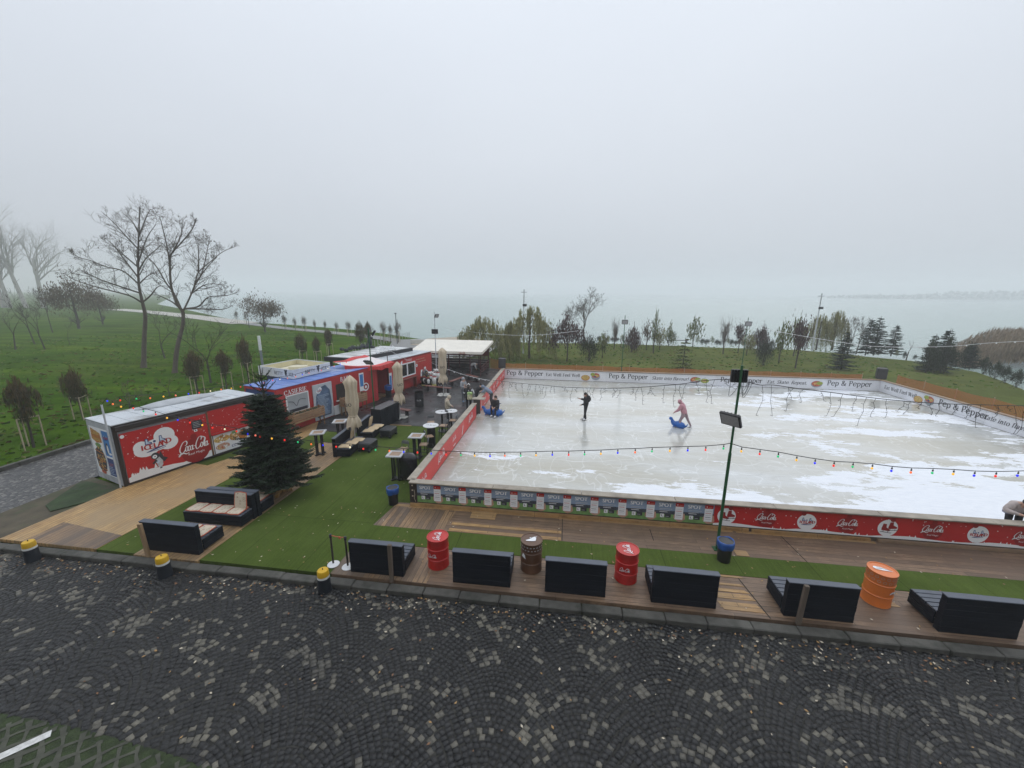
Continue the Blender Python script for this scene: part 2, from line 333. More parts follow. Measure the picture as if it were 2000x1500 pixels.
# lawn
gm,nt,b=base_mat('lawn_grass',.9,0,.0); v=coords(nt)
f1=noise(nt,v,.05,5,.6); f2=noise(nt,v,1.3,5,.7)
mw=nn(nt,'ShaderNodeMapping'); mw.inputs['Scale'].default_value=(.03,.42,1); mw.inputs['Rotation'].default_value=(0,0,.5); nt.links.new(v,mw.inputs['Vector'])
mow=noise(nt,mw.outputs[0],1.0,4,.6)
c=ramp(nt,mow,[(.32,(.022,.06,.004)),(.5,(.046,.1,.006)),(.68,(.1,.15,.014))])
c=mix(nt,.4,c,ramp(nt,f1,[(.35,(.028,.07,.005)),(.55,(.055,.105,.008)),(.72,(.1,.115,.026))]))
c=mix(nt,.55,c,ramp(nt,f2,[(.3,(.45,.47,.4)),(.7,(1.35,1.3,1.25))]),'MULTIPLY'); f4=noise(nt,v,.13,9,.72); c=mix(nt,.85,c,ramp(nt,f4,[(.32,(.55,.6,.5)),(.5,(1,1,1)),(.68,(1.45,1.35,1.3))]),'MULTIPLY'); f3=noise(nt,v,.28,6,.7); c=mix(nt,ramp(nt,f3,[(.55,(0,0,0)),(.75,(.55,.55,.55))]),c,(.11,.1,.045)); sx=nn(nt,'ShaderNodeSeparateXYZ'); nt.links.new(v,sx.inputs[0]); mr=nn(nt,'ShaderNodeMapRange'); nt.links.new(sx.outputs[0],mr.inputs[0])
for i,x in enumerate((-16,0,0,.62)): mr.inputs[i+1].default_value=x
c=mix(nt,mr.outputs[0],c,mix(nt,.8,(.125,.13,.05),ramp(nt,f4,[(.32,(.6,.66,.5)),(.5,(1,1,1)),(.68,(1.4,1.3,1.2))]),'MULTIPLY'))   # drier grass behind the rink
nt.links.new(c,b.inputs['Base Color']); bump(nt,b,noise(nt,v,5,4),.9,.12)
SHORE=[(300,592),(360,603),(430,618),(480,627),(560,632),(640,638),(720,645),(790,655),(830,661),(900,661),(935,664),(1060,667),(1180,668),(1300,672),(1400,676),(1550,680),(1640,687),(1700,694),(1780,701),(1850,712),(1910,723),(1960,740),(2010,760)]
sh=[at(px,py) for px,py in SHORE]
poly=[(-1200,-60),(-1200,900)]+[(-520,480)]+[(p.x,p.y) for p in sh]+[(45,30),(50,10),(52,-60)]
gb=MB(); gb.add([(x,y,-.215) for x,y in poly],[tuple(range(len(poly)))])
sp=[Vector(p) for p in poly[1:-1]]; base=len(gb.v)
cen=Vector((-20,20)); vs=[]; 
for i,p in enumerate(sp):
    a=sp[max(0,i-1)]; d=sp[min(len(sp)-1,i+1)]-a; n=Vector((-d.y,d.x)).normalized(); q=p+n*1.6
    vs+=[(p.x,p.y,-.215),(q.x,q.y,-.95)]
gb.add(vs,[(2*i,2*i+1,2*i+3,2*i+2) for i in range(len(sp)-1)])
struct(gb.build('lawn',gm))
# ground everywhere, lake bed included, out to the horizon
struct(MB().add([(-2500,-900,-1.7),(2500,-900,-1.7),(2500,2500,-1.7),(-2500,2500,-1.7)],[(0,1,2,3)]).build('ground',mat('lake_bed',(.05,.05,.04))))
wm,nt,b=base_mat('lake_water',.12,0,.5); v=coords(nt,(.35,1,1),.25)
b.inputs['Base Color'].default_value=(.25,.34,.31,1); b.inputs['IOR'].default_value=1.33  # base colour made milky, it carries part of the haze over the lake
h=nn(nt,'ShaderNodeMath',operation='ADD'); nt.links.new(noise(nt,v,.9,6,.65),h.inputs[0]); nt.links.new(noise(nt,v,.16,3),h.inputs[1]); bump(nt,b,h.outputs[0],.75,.35)
struct(MB().add([(-2400,-800,-.75),(2400,-800,-.75),(2400,2400,-.75),(-2400,2400,-.75)],[(0,1,2,3)]).build('lake',wm))
# pale path and promenade on the shore
mp_=mat('pale_path',(.42,.4,.36),.8,.12,3)
def band(name,px,wd,z,m):
    pts=[at(a,b_) for a,b_ in px]; L=[];Rr=[]
    for i,p in enumerate(pts):
        d=(pts[min(i+1,len(pts)-1)]-pts[max(i-1,0)]); n=Vector((-d.y,d.x,0)).normalized()*wd/2; L.append((p.x+n.x,p.y+n.y,z)); Rr.append((p.x-n.x,p.y-n.y,z))
    k=len(pts); return struct(MB().add(L+Rr,[(i,k+i,k+i+1,i+1) for i in range(k-1)]).build(name,m))
band('lakeside_path',[(225,603),(290,608),(350,614),(410,621),(480,630)],6,-.14,mp_)
TUF=1
gp=mat('promenade_paving',(.2,.2,.195),.6,.15,4)
band('promenade_paving',[(480,630),(560,640),(640,647),(720,655),(780,664)],2.6,-.135,gp)
pr=[at(690,700),at(640,690),at(700,680),at(760,672),at(775,664),at(870,658),at(955,668),at(955,690),at(900,705)]
pts=[(-23.0,26.9),(-21.5,44),(-24,52),(-27,60),(-20,63),(-9,62),(-9.5,50),(-13.5,38.6),(-17.5,26.9)]
sheet('promenade',pts,-.13,gp)
sheet('sand_landing',[(p.x,p.y) for p in (at(800,672),at(835,660),at(905,656),at(945,662),at(945,676),at(860,677))],-.1,mat('sand_landing',(.36,.31,.24),.85,.12,2))
# cobbled lane on the left with its kerb
cm,nt,b=base_mat('lane_cobbles',.5); v=coords(nt,(1,1,1),.3)
vo=nn(nt,'ShaderNodeTexVoronoi',Scale=8.5,Randomness=.6); nt.links.new(v,vo.inputs['Vector'])
vd=nn(nt,'ShaderNodeTexVoronoi',Scale=8.5,Randomness=.6,feature='DISTANCE_TO_EDGE'); nt.links.new(v,vd.inputs['Vector'])
sep=nn(nt,'ShaderNodeSeparateColor'); nt.links.new(vo.outputs['Color'],sep.inputs[0])
c=ramp(nt,sep.outputs[0],[(.2,(.05,.05,.052)),(.7,(.1,.098,.095)),(.9,(.19,.18,.165))])
c=mix(nt,ramp(nt,vd.outputs['Distance'],[(.02,(1,1,1)),(.09,(0,0,0))]),c,(.02,.02,.018)); nt.links.new(c,b.inputs['Base Color']); bump(nt,b,vd.outputs['Distance'],.6,.05)
sheet('cobbled_lane',[(-23.3,8.3),(-18.8,8.3),(-18.9,12),(-18.9,27),(-23.3,27)],-.12,cm)
km=mat('kerb_stone',(.075,.072,.062),.75,.3,4,.3,dirt=(.03,.032,.024))
kb=MB()
for i in range(26): kb.bbox((-23.42+.01*(i%2),8.6+i*1.01,-.06),(.2,.99,.22),.015)
struct(kb.build('lane_kerb',km))
sheet('dirt_strip',[(-18.9,8.4),(-16.7,8.4),(-16.5,12.0),(-18.9,12.6)],-.08,mat('bare_soil',(.085,.07,.045),.85,.35,1.5,.4,dirt=(.05,.075,.025)))
# front kerb: separate stones
kb=MB(); x=-26; i=0; rg=random.Random(3)
while x<22:
    l=.98+rg.uniform(-.05,.05); kb.bbox((x+l/2,8.36+rg.uniform(-.012,.012),-.11+rg.uniform(-.006,.006)),(l-.015,.26,.16),.02,rz=rg.uniform(-.006,.006)); x+=l
struct(kb.build('street_kerb',km))
# street of small setts laid in segmental arcs, each sett its own block
sheet('street_bed',[(-40,-30),(40,-30),(40,8.25),(-40,8.25)],-.161,mat('sett_joints',(.03,.029,.025),.9,.45,1.2))
_pe=sorted([(at(px,py,-.15).x,at(px,py,-.15).y) for px,py in [(-400,1330),(0,1392),(150,1420),(300,1462),(420,1500),(520,1560),(640,1700)]])
def inpv(x,y): return y<np.interp(x,[q[0] for q in _pe],[q[1] for q in _pe],right=-9)
def setts():
    rg=np.random.default_rng(5); W_=1.62; n=15; p=.108; A=.4
    xs=[];ys=[];an=[];sz=[]
    x0,x1,y0,y1=-20.5,14.5,1.4,8.22
    for c in range(int((x1-x0)/W_)+2):
        xc=x0+c*W_; ks=np.arange(int((y0-1)/p),int((y1+1)/p)); us=(np.arange(n)+.5)/n-.5
        K,U=np.meshgrid(ks,us,indexing='ij'); U=U+((K%2)-.5)*.5/n
        X=xc+U*W_; Y=K*p+A*np.cos(PI*U)*(1+.25*np.sin(c*2.3+K*.05))+.07*np.sin(X*.9+K*.03+c)+.03*np.sin(X*3.1); T=np.arctan(-A*PI/W_*np.sin(PI*U))
        xs.append(X.ravel()); ys.append(Y.ravel()); an.append(T.ravel()); sz.append((W_/n/np.cos(T)).ravel())
    X=np.concatenate(xs);Y=np.concatenate(ys);T=np.concatenate(an);Z=np.concatenate(sz)
    X=X+rg.normal(0,.008,X.size); Y=Y+rg.normal(0,.009,X.size); T=T+rg.normal(0,.1,X.size)
    k=(Y>y0)&(Y<y1)&~inpv(X,Y); X,Y,T,Z=X[k],Y[k],T[k],Z[k]; N=X.size
    hx=Z*.5*rg.uniform(.9,1.0,N); hx=np.minimum(hx,.06); hy=p*.5*rg.uniform(.9,1.0,N)*np.cos(T)**.3
    top=rg.normal(-.15,.003,N); sk=rg.normal(0,.045,(N,2))
    cn=np.array([(-1,-1),(1,-1),(1,1),(-1,1)],float); V=np.zeros((N,8,3))
    for i,(a,b_) in enumerate(cn):
        for lv,kk in ((0,1.0),(1,.91)):
            lx=a*hx*kk*(1+rg.uniform(-.1,.06,N)); ly=b_*hy*kk*(1+rg.uniform(-.1,.06,N))
            V[:,i+4*lv,0]=X+lx*np.cos(T)-ly*np.sin(T); V[:,i+4*lv,1]=Y+lx*np.sin(T)+ly*np.cos(T)
            V[:,i+4*lv,2]=(top-.018 if lv==0 else top+lx*sk[:,0]+ly*sk[:,1])
    fq=np.array([(4,5,6,7),(0,1,5,4),(1,2,6,5),(2,3,7,6),(3,0,4,7)])
    Fc=(np.arange(N)[:,None,None]*8+fq[None]).reshape(-1,4)
    me=bpy.data.meshes.new('cobbled_street'); me.vertices.add(N*8); me.vertices.foreach_set('co',V.ravel())
    nf=len(Fc); me.loops.add(nf*4); me.loops.foreach_set('vertex_index',Fc.ravel().astype(np.int32)); me.polygons.add(nf); me.polygons.foreach_set('loop_start',np.arange(0,nf*4,4,dtype=np.int32))
    # stone kinds: dark basalt, with paler granite setts in loose runs
    fld=np.zeros(N)
    for q in range(14):
        a=rg.uniform(0,2*PI); fr=rg.uniform(.5,2.6); fld+=np.sin(fr*3.4*(X*np.cos(a)+Y*np.sin(a))+rg.uniform(0,7))*rg.uniform(.3,1)
    fld/=fld.std(); pr_=1/(1+np.exp(-(fld-1.25)*2.2)); pale=rg.random(N)<np.clip(pr_*.62+.05,0,1)
    tone=np.where(pale,rg.uniform(.55,1,N),rg.uniform(.02,.3,N))
    at_=me.attributes.new('tone','FLOAT','FACE'); at_.data.foreach_set('value',np.repeat(tone,5).astype(np.float32))
    me.update(calc_edges=True); me.validate()
    m,nt,b=base_mat('setts',.42,0,.4); a=nn(nt,'ShaderNodeAttribute',attribute_name='tone')
    v=coords(nt); f=noise(nt,v,26,5,.7); g=noise(nt,v,.35,4,.6)
    c=ramp(nt,a.outputs['Fac'],[(0,(.012,.0125,.014)),(.3,(.024,.0245,.026)),(.5,(.08,.077,.068)),(1,(.17,.16,.135))])
    c=mix(nt,.8,c,ramp(nt,f,[(.3,(.5,.5,.5)),(.7,(1.3,1.28,1.22))]),'MULTIPLY'); c=mix(nt,1,c,ramp(nt,g,[(.35,(.65,.65,.66)),(.65,(1.2,1.18,1.12))]),'MULTIPLY')
    nt.links.new(c,b.inputs['Base Color']); nt.links.new(ramp(nt,g,[(.3,(.34,.34,.34)),(.7,(.6,.6,.6))]),b.inputs['Roughness']); bump(nt,b,f,.35,.01)
    me.materials.append(m); o=bpy.data.objects.new('cobbled_street',me); C.objects.link(o); struct(o)
setts()
# grass grid pavers, bottom left, with a painted line
gpz=-.158
sheet('paver_grass',[(-26,1),(_pe[-1][0],1)]+[q for q in _pe[::-1]]+[(-26,_pe[0][1])],gpz+.001,mat('paver_grass',(.026,.04,.012),.9,.4,8,.6))
gl=MB(); rg=random.Random(4); s3=.26
inpav=inpv
for fam in (R(42),R(-42+180)):
    d=Vector((math.cos(fam),math.sin(fam))); n=Vector((-d.y,d.x))
    for k in range(-110,111):
        run=[]
        for t in range(-90,91):
            p=Vector((-8,2.6))+n*(k*.25)+d*(t*.18)+n*(.02*math.sin(t*1.57))
            if inpav(p.x,p.y) and p.y>1 and p.x>-22: run.append(p)
            elif len(run)>1:
                vs=[]
                for i,q in enumerate(run):
                    w=.034+.014*math.cos(i*1.57); vs+=[(q.x+n.x*w,q.y+n.y*w,gpz+.008+.002*(fam<1)),(q.x-n.x*w,q.y-n.y*w,gpz+.008+.002*(fam<1))]
                gl.add(vs,[(2*i,2*i+1,2*i+3,2*i+2) for i in range(len(run)-1)]); run=[]
            else: run=[]
struct(gl.build('grid_pavers',mat('grid_concrete',(.06,.062,.045),.8,.35,4,.3)))
a_,b_=at(0,1478,-.15),at(100,1432,-.15); d=(b_-a_).normalized(); n=Vector((-d.y,d.x,0))*.07; q=a_-d*3
struct(MB().add([q-n,b_-n,b_+n,q+n],[(0,1,2,3)]).build('painted_line',mat('line_paint',(.62,.62,.6),.7,.25,12)))
bpy.data.objects['painted_line'].location.z=.004
# ---------------------------------------------------------------- decks, turf, rubber floor
tm,nt,b=base_mat('artificial_turf',.9,0,.03); v=coords(nt)
f=noise(nt,v,.5,5,.65); g=noise(nt,v,60,3); s_=nn(nt,'ShaderNodeMapping'); s_.inputs['Scale'].default_value=(8,.5,1); nt.links.new(v,s_.inputs['Vector'])
c=ramp(nt,f,[(.3,(.06,.09,.019)),(.7,(.096,.134,.033))]); c=mix(nt,.5,c,ramp(nt,g,[(.3,(.55,.55,.5)),(.7,(1.3,1.3,1.2))]),'MULTIPLY'); c=mix(nt,.25,c,ramp(nt,noise(nt,s_.outputs[0],2,3),[(.35,(.6,.6,.6)),(.65,(1.2,1.2,1.2))]),'MULTIPLY')
st=nn(nt,'ShaderNodeTexBrick',Scale=1.0); nt.links.new(v,st.inputs['Vector']); st.inputs['Brick Width'].default_value=2.0; st.inputs['Row Height'].default_value=11; st.inputs['Mortar Size'].default_value=.012; st.inputs['Color1'].default_value=(1,1,1,1); st.inputs['Color2'].default_value=(.9,.92,.88,1); st.inputs['Mortar'].default_value=(.6,.62,.6,1)
c=mix(nt,.9,c,st.outputs['Color'],'MULTIPLY'); c=mix(nt,ramp(nt,noise(nt,v,1.1,6,.7),[(.6,(0,0,0)),(.78,(.5,.5,.5))]),c,(.055,.05,.03)); nt.links.new(c,b.inputs['Base Color']); bump(nt,b,g,.6,.02)
def slab(name,pts,z,m,th=.1): return sheet(name,pts,z,m,th=th)
tan=planks('tan_planks',(.55,.355,.145),(.42,.255,.1),.14,3.6,R(90),grey=(.33,.235,.13))
tanB=planks('bench_deck_planks',(.46,.3,.14),(.3,.2,.1),.14,3.0,R(90),grey=(.16,.115,.075))
greyd=planks('weathered_planks',(.26,.17,.105),(.135,.09,.06),.16,4.2,0,grey=(.135,.09,.062))
mixd=planks('mixed_planks',(.34,.215,.11),(.11,.08,.06),.15,4.0,R(90),grey=(.13,.095,.07))
fresh=planks('fresh_planks',(.46,.28,.11),(.36,.21,.085),.15,2.2,0,grey=(.3,.2,.1))
slab('turf_base',[(-13.4,8.57),(-5.2,8.57),(-5.2,20.6),(-13.4,20.6)],-.012,tm)
slab('turf_wedge',[tuple(at(*q,0).to_2d()) for q in ((160,936),(243,954),(180,975),(98,996),(88,985))],-.04,mat('turf_dark',(.03,.055,.016),.85,.35,2,.5,dirt=(.07,.06,.04)),.03)
slab('turf_by_kiosk',[(-16.3,12.4),(-15.2,13.4),(-12.9,18.2),(-14.2,19.5)],-.02,tm,.06)
c1=at(375,904);c2_=at(405,909);c3_=at(475,886);
slab('wooden_path',[(-16.78,8.57),(-16.65,11.95),(c1.x,c1.y),(c2_.x,c2_.y),(c3_.x,c3_.y),(-14.3,18.2),(-14.1,20.2),(-13.05,25.0),(-12.4,24.9),(-13.1,19.9),(-13.18,13.7),(-13.35,8.57)],0,tan)
slab('wooden_path_worn_end',[(-15.9,8.575),(-13.36,8.575),(-13.33,9.25),(-15.95,9.6)],.004,mixd,.02)
slab('bench_deck',[(-12.02,8.5),(-9.97,8.5),(-9.93,17.4),(-11.9,17.4)],0.004,tanB)
slab('rubber_floor',[(-13.2,18.9),(-10.0,18.9),(-10.0,20.45),(-5.2,20.45),(-5.2,38.4),(-15.5,38.4),(-16.5,25)],.004,None or (lambda:(
  [m for m in [base_mat('black_rubber',.45,0,.4)]][0]))()[0])
m=bpy.data.materials['black_rubber']; nt=m.node_tree; b=nt.nodes['Principled BSDF']; v=coords(nt)
br=nn(nt,'ShaderNodeTexBrick',Scale=1.0); nt.links.new(v,br.inputs['Vector']); br.inputs['Brick Width'].default_value=1; br.inputs['Row Height'].default_value=1; br.inputs['Mortar Size'].default_value=.006; br.offset=0
br.inputs['Color1'].default_value=(.016,.016,.018,1); br.inputs['Color2'].default_value=(.024,.022,.023,1); br.inputs['Mortar'].default_value=(.008,.008,.008,1)
c=mix(nt,ramp(nt,noise(nt,v,.55,4,.6),[(.57,(0,0,0)),(.66,(.6,.6,.6))]),br.outputs['Color'],(.055,.022,.02)); nt.links.new(c,b.inputs['Base Color'])
nt.links.new(ramp(nt,noise(nt,v,.8,4),[(.35,(.22,.22,.22)),(.65,(.6,.6,.6))]),b.inputs['Roughness'])
slab('rubber_edge_strip',[(-10.0,20.38),(-8.4,20.38),(-8.4,20.46),(-10.0,20.46)],.012,fresh,.02)
slab('rink_deck',[(-5.95,10.86),(19,10.86),(19,12.36),(-5.72,12.36)],0,greyd)
slab('rink_deck_corner',[(-5.95,10.87),(-3.62,10.87),(-3.5,12.2),(-5.75,12.2)],.005,mixd,.02)
slab('turf_strip',[(-5.95,9.99),(19,10.02),(19,10.86),(-5.95,10.86)],.012,tm)
slab('front_deck',[(-5.98,8.55),(19,8.55),(19,10.0),(-5.98,10.0)],0,greyd)
slab('front_deck_left_end',[(-6.02,8.56),(-3.35,8.56),(-3.3,9.97),(-6.0,9.97)],.005,mixd,.02)
for i,(x0,y0,x1,y1) in enumerate([(-3.45,10.9,.1,11.05),(-3.45,11.24,.1,11.4),(-2.95,11.72,-2.1,12.1),(-5.72,12.1,5.5,12.23),(5.6,12.1,9.6,12.2),(5.15,10.9,5.5,11.15)]):
    slab('replaced_plank',[(x0,y0),(x1,y0),(x1,y1),(x0,y1)],.009+.001*i,fresh,.008)
for i,(y0,y1,k) in enumerate([(8.72,8.98,0),(9.1,9.28,.05),(9.34,9.46,.1),(9.58,9.66,.12),(9.9,9.98,.0)]):
    slab('replaced_plank',[(4.02,y0),(4.95-k,y0),(4.85-k,y1),(3.95,y1)],.01,fresh,.008)
slab('replaced_plank',[(7.75,9.38),(8.3,9.38),(8.2,9.62),(7.55,9.62)],.01,fresh,.008)
# long seams of the front decks
sm=mat('deck_gap',(.012,.01,.008),.9)
for (x0,y0,x1,y1) in [(4.98,8.57,4.78,9.97),(7.0,10.88,6.9,12.1),(.12,10.9,.12,12.1),(2.9,11.3,2.9,11.9)]:
    slab('deck_seam',[(x0,y0),(x0+.02,y0),(x1+.02,y1),(x1,y1)],.008,sm,.004)
# ---------------------------------------------------------------- ice
RX0,RX1,RY0,RY1=-5.15,24.35,12.3,33.65
im,nt,b=base_mat('ice',.1,0,.5); v=coords(nt,(.42,1,1)); n1=noise(nt,v,.4,7,.66)
sx=nn(nt,'ShaderNodeSeparateXYZ'); tcx=nn(nt,'ShaderNodeTexCoord'); nt.links.new(tcx.outputs['Object'],sx.inputs[0])
# snow lies mostly on the right and along the front
mr=nn(nt,'ShaderNodeMapRange'); nt.links.new(sx.outputs[0],mr.inputs[0])
for i,x in enumerate((1,15,-.12,.055)): mr.inputs[i+1].default_value=x
mr2=nn(nt,'ShaderNodeMapRange'); nt.links.new(sx.outputs[1],mr2.inputs[0])
for i,x in enumerate((12.6,19,.195,-.02)): mr2.inputs[i+1].default_value=x
ad=nn(nt,'ShaderNodeMath',operation='ADD'); nt.links.new(mr.outputs[0],ad.inputs[0]); nt.links.new(mr2.outputs[0],ad.inputs[1])
ad2=nn(nt,'ShaderNodeMath',operation='ADD'); nt.links.new(n1,ad2.inputs[0]); nt.links.new(ad.outputs[0],ad2.inputs[1])
fine=noise(nt,coords(nt,(.8,2.5,1)),3,5,.7); ad3=nn(nt,'ShaderNodeMath',operation='MULTIPLY_ADD'); nt.links.new(fine,ad3.inputs[0]); ad3.inputs[1].default_value=.12; nt.links.new(ad2.outputs[0],ad3.inputs[2])
snow=ramp(nt,ad3.outputs[0],[(.612,(0,0,0)),(.638,(1,1,1))])
wet=ramp(nt,noise(nt,coords(nt,(.25,1,1)),.35,5,.6),[(.34,(.385,.365,.295)),(.5,(.455,.455,.42)),(.66,(.53,.55,.55))])
wet=mix(nt,.4,wet,ramp(nt,fine,[(.3,(.8,.8,.78)),(.7,(1.1,1.1,1.1))]),'MULTIPLY')
def scr(sc,st,rz,w):
    q=noise(nt,coords(nt,st,rz),sc,2,.4); a=nn(nt,'ShaderNodeMath',operation='SUBTRACT'); nt.links.new(q,a.inputs[0]); a.inputs[1].default_value=.5; b_=nn(nt,'ShaderNodeMath',operation='ABSOLUTE'); nt.links.new(a.outputs[0],b_.inputs[0]); return ramp(nt,b_.outputs[0],[(0,(1,1,1)),(w,(0,0,0))])
for sc,st,rz,w,colr,k in ((.9,(.35,1,1),.15,.012,(.75,.78,.8),.45),(1.3,(1,.3,1),-.5,.01,(.78,.8,.82),.35),(.6,(.3,1,1),-.3,.01,(.3,.3,.27),.3)):
    mm=mix(nt,1-k,scr(sc,st,rz,w),(0,0,0)); wet=mix(nt,mm,wet,colr)
c=mix(nt,snow,wet,ramp(nt,fine,[(.3,(.72,.75,.8)),(.7,(.84,.86,.89))])); nt.links.new(c,b.inputs['Base Color'])
nt.links.new(ramp(nt,snow,[(0,(.14,.14,.14)),(1,(.75,.75,.75))]),b.inputs['Roughness']); bump(nt,b,ad3.outputs[0],.06,.05)
slab('ice_rink',[(RX0-.02,RY0),(RX1+.02,RY0),(RX1+.02,RY1+.02),(RX0-.02,RY1+.02)],.03,im,.15)
# ---------------------------------------------------------------- rink boards with their printed banners
railm=mat('weathered_rail_wood',(.33,.29,.235),.7,.22,2.5,.3,stretch=(1,1,1),dirt=(.2,.17,.14))
railm2=mat('brown_rail_wood',(.24,.16,.1),.7,.2,2.5,.2)
boardm=mat('board_wood',(.09,.065,.05),.7,.25,4,.2)
kickm=fresh
RED=mat('print_red',(.47,.02,.02),.42,.08,1.2,.12); REDB=mat('print_bright_red',(.62,.035,.028),.42,.08,1.2,.1); WHT=mat('print_white',(.8,.81,.83),.5,.03,2); DKRED=mat('print_dark_red',(.28,.012,.014),.42,.08,1.2)
INK=mat('print_ink',(.035,.035,.045),.5); NAVY=mat('print_navy',(.03,.06,.2),.5,.1,5); BLUE=mat('print_blue',(.05,.2,.5),.5,.15,3); PALEBL=mat('print_pale_blue',(.5,.6,.72),.5,.12,1.5)
GRN=mat('print_grass',(.16,.3,.1),.5,.25,6); SKYP=mat('print_sky',(.25,.33,.46),.5,.25,1.2,stretch=(.5,1,2)); CROWD=mat('print_crowd',(.05,.06,.08),.5,.6,22); SKIN=mat('print_skin',(.5,.3,.22),.5); GREY=mat('print_grey',(.5,.51,.53),.5,.15,14)
FOOD=mat('print_food',(.48,.28,.1),.5,.65,9); FOOD2=mat('print_food_bits',(.55,.38,.12),.5,.5,20); FOODR=mat('print_food_red',(.45,.1,.05),.5,.5,14); LEAFP=mat('print_salad',(.3,.36,.06),.5,.6,14); BOWL=mat('print_bowl',(.28,.32,.36),.5,.1,4); CARA=mat('print_caramel',(.45,.16,.03),.5,.3,6)
PM=[RED,WHT,DKRED,INK,NAVY,BLUE,PALEBL,GRN,SKYP,CROWD,SKIN,GREY,FOOD,FOOD2,FOODR,LEAFP,BOWL,CARA,REDB]
(rED,wH,dR,iK,nV,bL,pB,gR,sKY,cR,sKN,gY,fO,fO2,fR,lF,bO,cA,rB)=range(19)
HB=.9
def board(name_label,p0,p1,inner,rail,rw=.26,kick=True,h=HB,railside=0):
    """board from p0 to p1; origin p0, local +x along; 'inner' -1/+1 is the side (local y) that carries the banner"""
    d=Vector((p1[0]-p0[0],p1[1]-p0[1],0)); L=d.length; rz=math.atan2(d.y,d.x)
    t=thing('rink_board',name_label,'rink barrier',(p0[0],p0[1],0),rz,'boards round the ice rink')
    MB().box((L/2,0,h/2),(L,.07,h)).build('panel',boardm,t)
    rb=MB(); n=max(1,round(L/3.1))
    for i in range(n): rb.bbox(((i+.5)*L/n,railside,h+.022+.003*(i%2)),(L/n-.012,rw,.045),.008)
    rb.build('cap_rail',rail,t)
    return t,L
def snowline(sh,L,mm,h0=.05,h1=.12,seed=1,trees=True,l=1):
    rg=random.Random(seed); n=max(6,int(L/.35)); ys=[h0+(h1-h0)*(.5+.5*math.sin(i*.9+rg.uniform(-.4,.4))) for i in range(n+1)]
    for i in range(n):
        a,b_=L*i/n,L*(i+1)/n; sh.poly([(a,0),(b_,0),(b_,ys[i+1]),(a,ys[i])],mm,l)
        if trees and rg.random()<.55:
            for q in range(rg.randint(1,4)):
                x=a+rg.uniform(0,.3); y=ys[i]-.02; k=rg.uniform(.05,.11)*(h1/.12)**.8; sh.poly([(x-k*.3,y),(x+k*.3,y),(x,y+k)],mm,l+.3+.1*q)
def flakes(sh,L,h,n,mm,seed,y0=.2,rmax=.018,l=1):
    rg=random.Random(seed)
    for i in range(n): sh.disc(rg.uniform(.05,L-.05),rg.uniform(y0,h-.05),rg.uniform(.005,rmax),mm,l+.02*(i%9),6)
def skates(sh,u,v,k,m,l):
    for du,dv,s in ((-.28,-.1,1),(.22,.08,-1)):
        P=lambda a,b_:(u+(du+a)*k,v+(dv+b_-.12*s*a)*k)
        sh.poly([P(-.16,.5),P(.1,.5),P(.12,.2),P(.42,.02),P(.4,-.12),P(-.22,-.12),P(-.24,.05)],m,l)
        sh.stroke([P(-.3,-.26),P(.5,-.26),P(.56,-.2)],.045*k,iK,l+.2); sh.rect(u+(du-.1)*k,v+(dv-.26)*k,.04*k,.14*k,iK,l+.3); sh.rect(u+(du+.26)*k,v+(dv-.26)*k,.04*k,.12*k,iK,l+.3)
def iceland(sh,u,v,w,l):
    """rink logo: skates over the word"""
    k=w
    sh.stroke([(u-.3*k,v-.2*k),(u,v-.13*k),(u+.36*k,v-.1*k)],[.02*k,.07*k,.01*k],nV,l); sh.stroke([(u-.32*k,v-.2*k),(u+.05*k,v-.2*k),(u+.3*k,v-.16*k)],.02*k,nV,l+.2)
    for du in (-.24,.2):
        P=lambda a,b_:(u+(du+a*.2)*k,v+(.13+b_*.2)*k)
        sh.poly([P(-.3,1),P(.15,1),P(.2,.4),P(.7,.1),P(.7,-.2),P(-.4,-.2)],nV,l+.1); sh.poly([P(-.18,.85),P(.05,.85),P(.08,.35),P(.5,.05),P(.5,-.05),P(-.25,-.05)],pB,l+.4)
    sh.disc(u-.02*k,v+.16*k,.05*k,nV,l+.1,6)
    for i,ch in enumerate('ICELAND'):
        q=(i-3)/3; sh.text(ch,u+q*.42*k,v-.1*k+.04*k*q*q+.02*k*q,.2*k,0,l+1,bold=.012*k,sq=.95)
# front board, outer side: phone adverts then the red winter print
t,L=board('long front rink board with blue phone adverts and a red winter print',(RX0-.06,RY0-.02),(RX1+.1,RY0-.02),-1,railm,.3,railside=-.02)
kb=MB(); kb.box((5.6,-.075,.06),(11.2,.06,.11)); kb.box((13,-.075,.055),(3.4,.06,.1)); kb.build('kick_plank',kickm,t)
ub=MB(); ub.box((18,-.075,.055),(6.2,.06,.1)); ub.build('kick_plank',railm2,t)
eb=MB(); eb.box((.12,-.05,.46),(.26,.03,.8)); eb.build('end_panel',mat('dark_end_panel',(.025,.018,.015),.6,.2,3),t)
eb=MB()
for z in (.78,.6,.38): eb.box((.1,-.07,z),(.05,.02,.04))
eb.tube([(.16,-.07,.62),(.18,-.07,.45),(.15,-.07,.3),(.2,-.07,.17)],.008,4); eb.build('plug_sockets',mat('socket_beige',(.5,.42,.32),.6),t)
XA=.26; XB=5.02-(RX0-.06)+4.05-4.05
xs_=[at(px,y).x for px,y in ()]
SW=(at(1383,1021).x-(RX0-.06))-XA
ban=MB().box((XA+SW/2,-.045,.52),(SW,.012,.72)).build('banner',SKYP,t)
sh=Sheet((XA,-.052,.16),(1,0,0),(0,0,1)); NB=11; bw=SW/NB
sh.rect(0,.2,SW,.16,cR,.3,24); sh.rect(0,0,SW,.24,gR,.6,24)
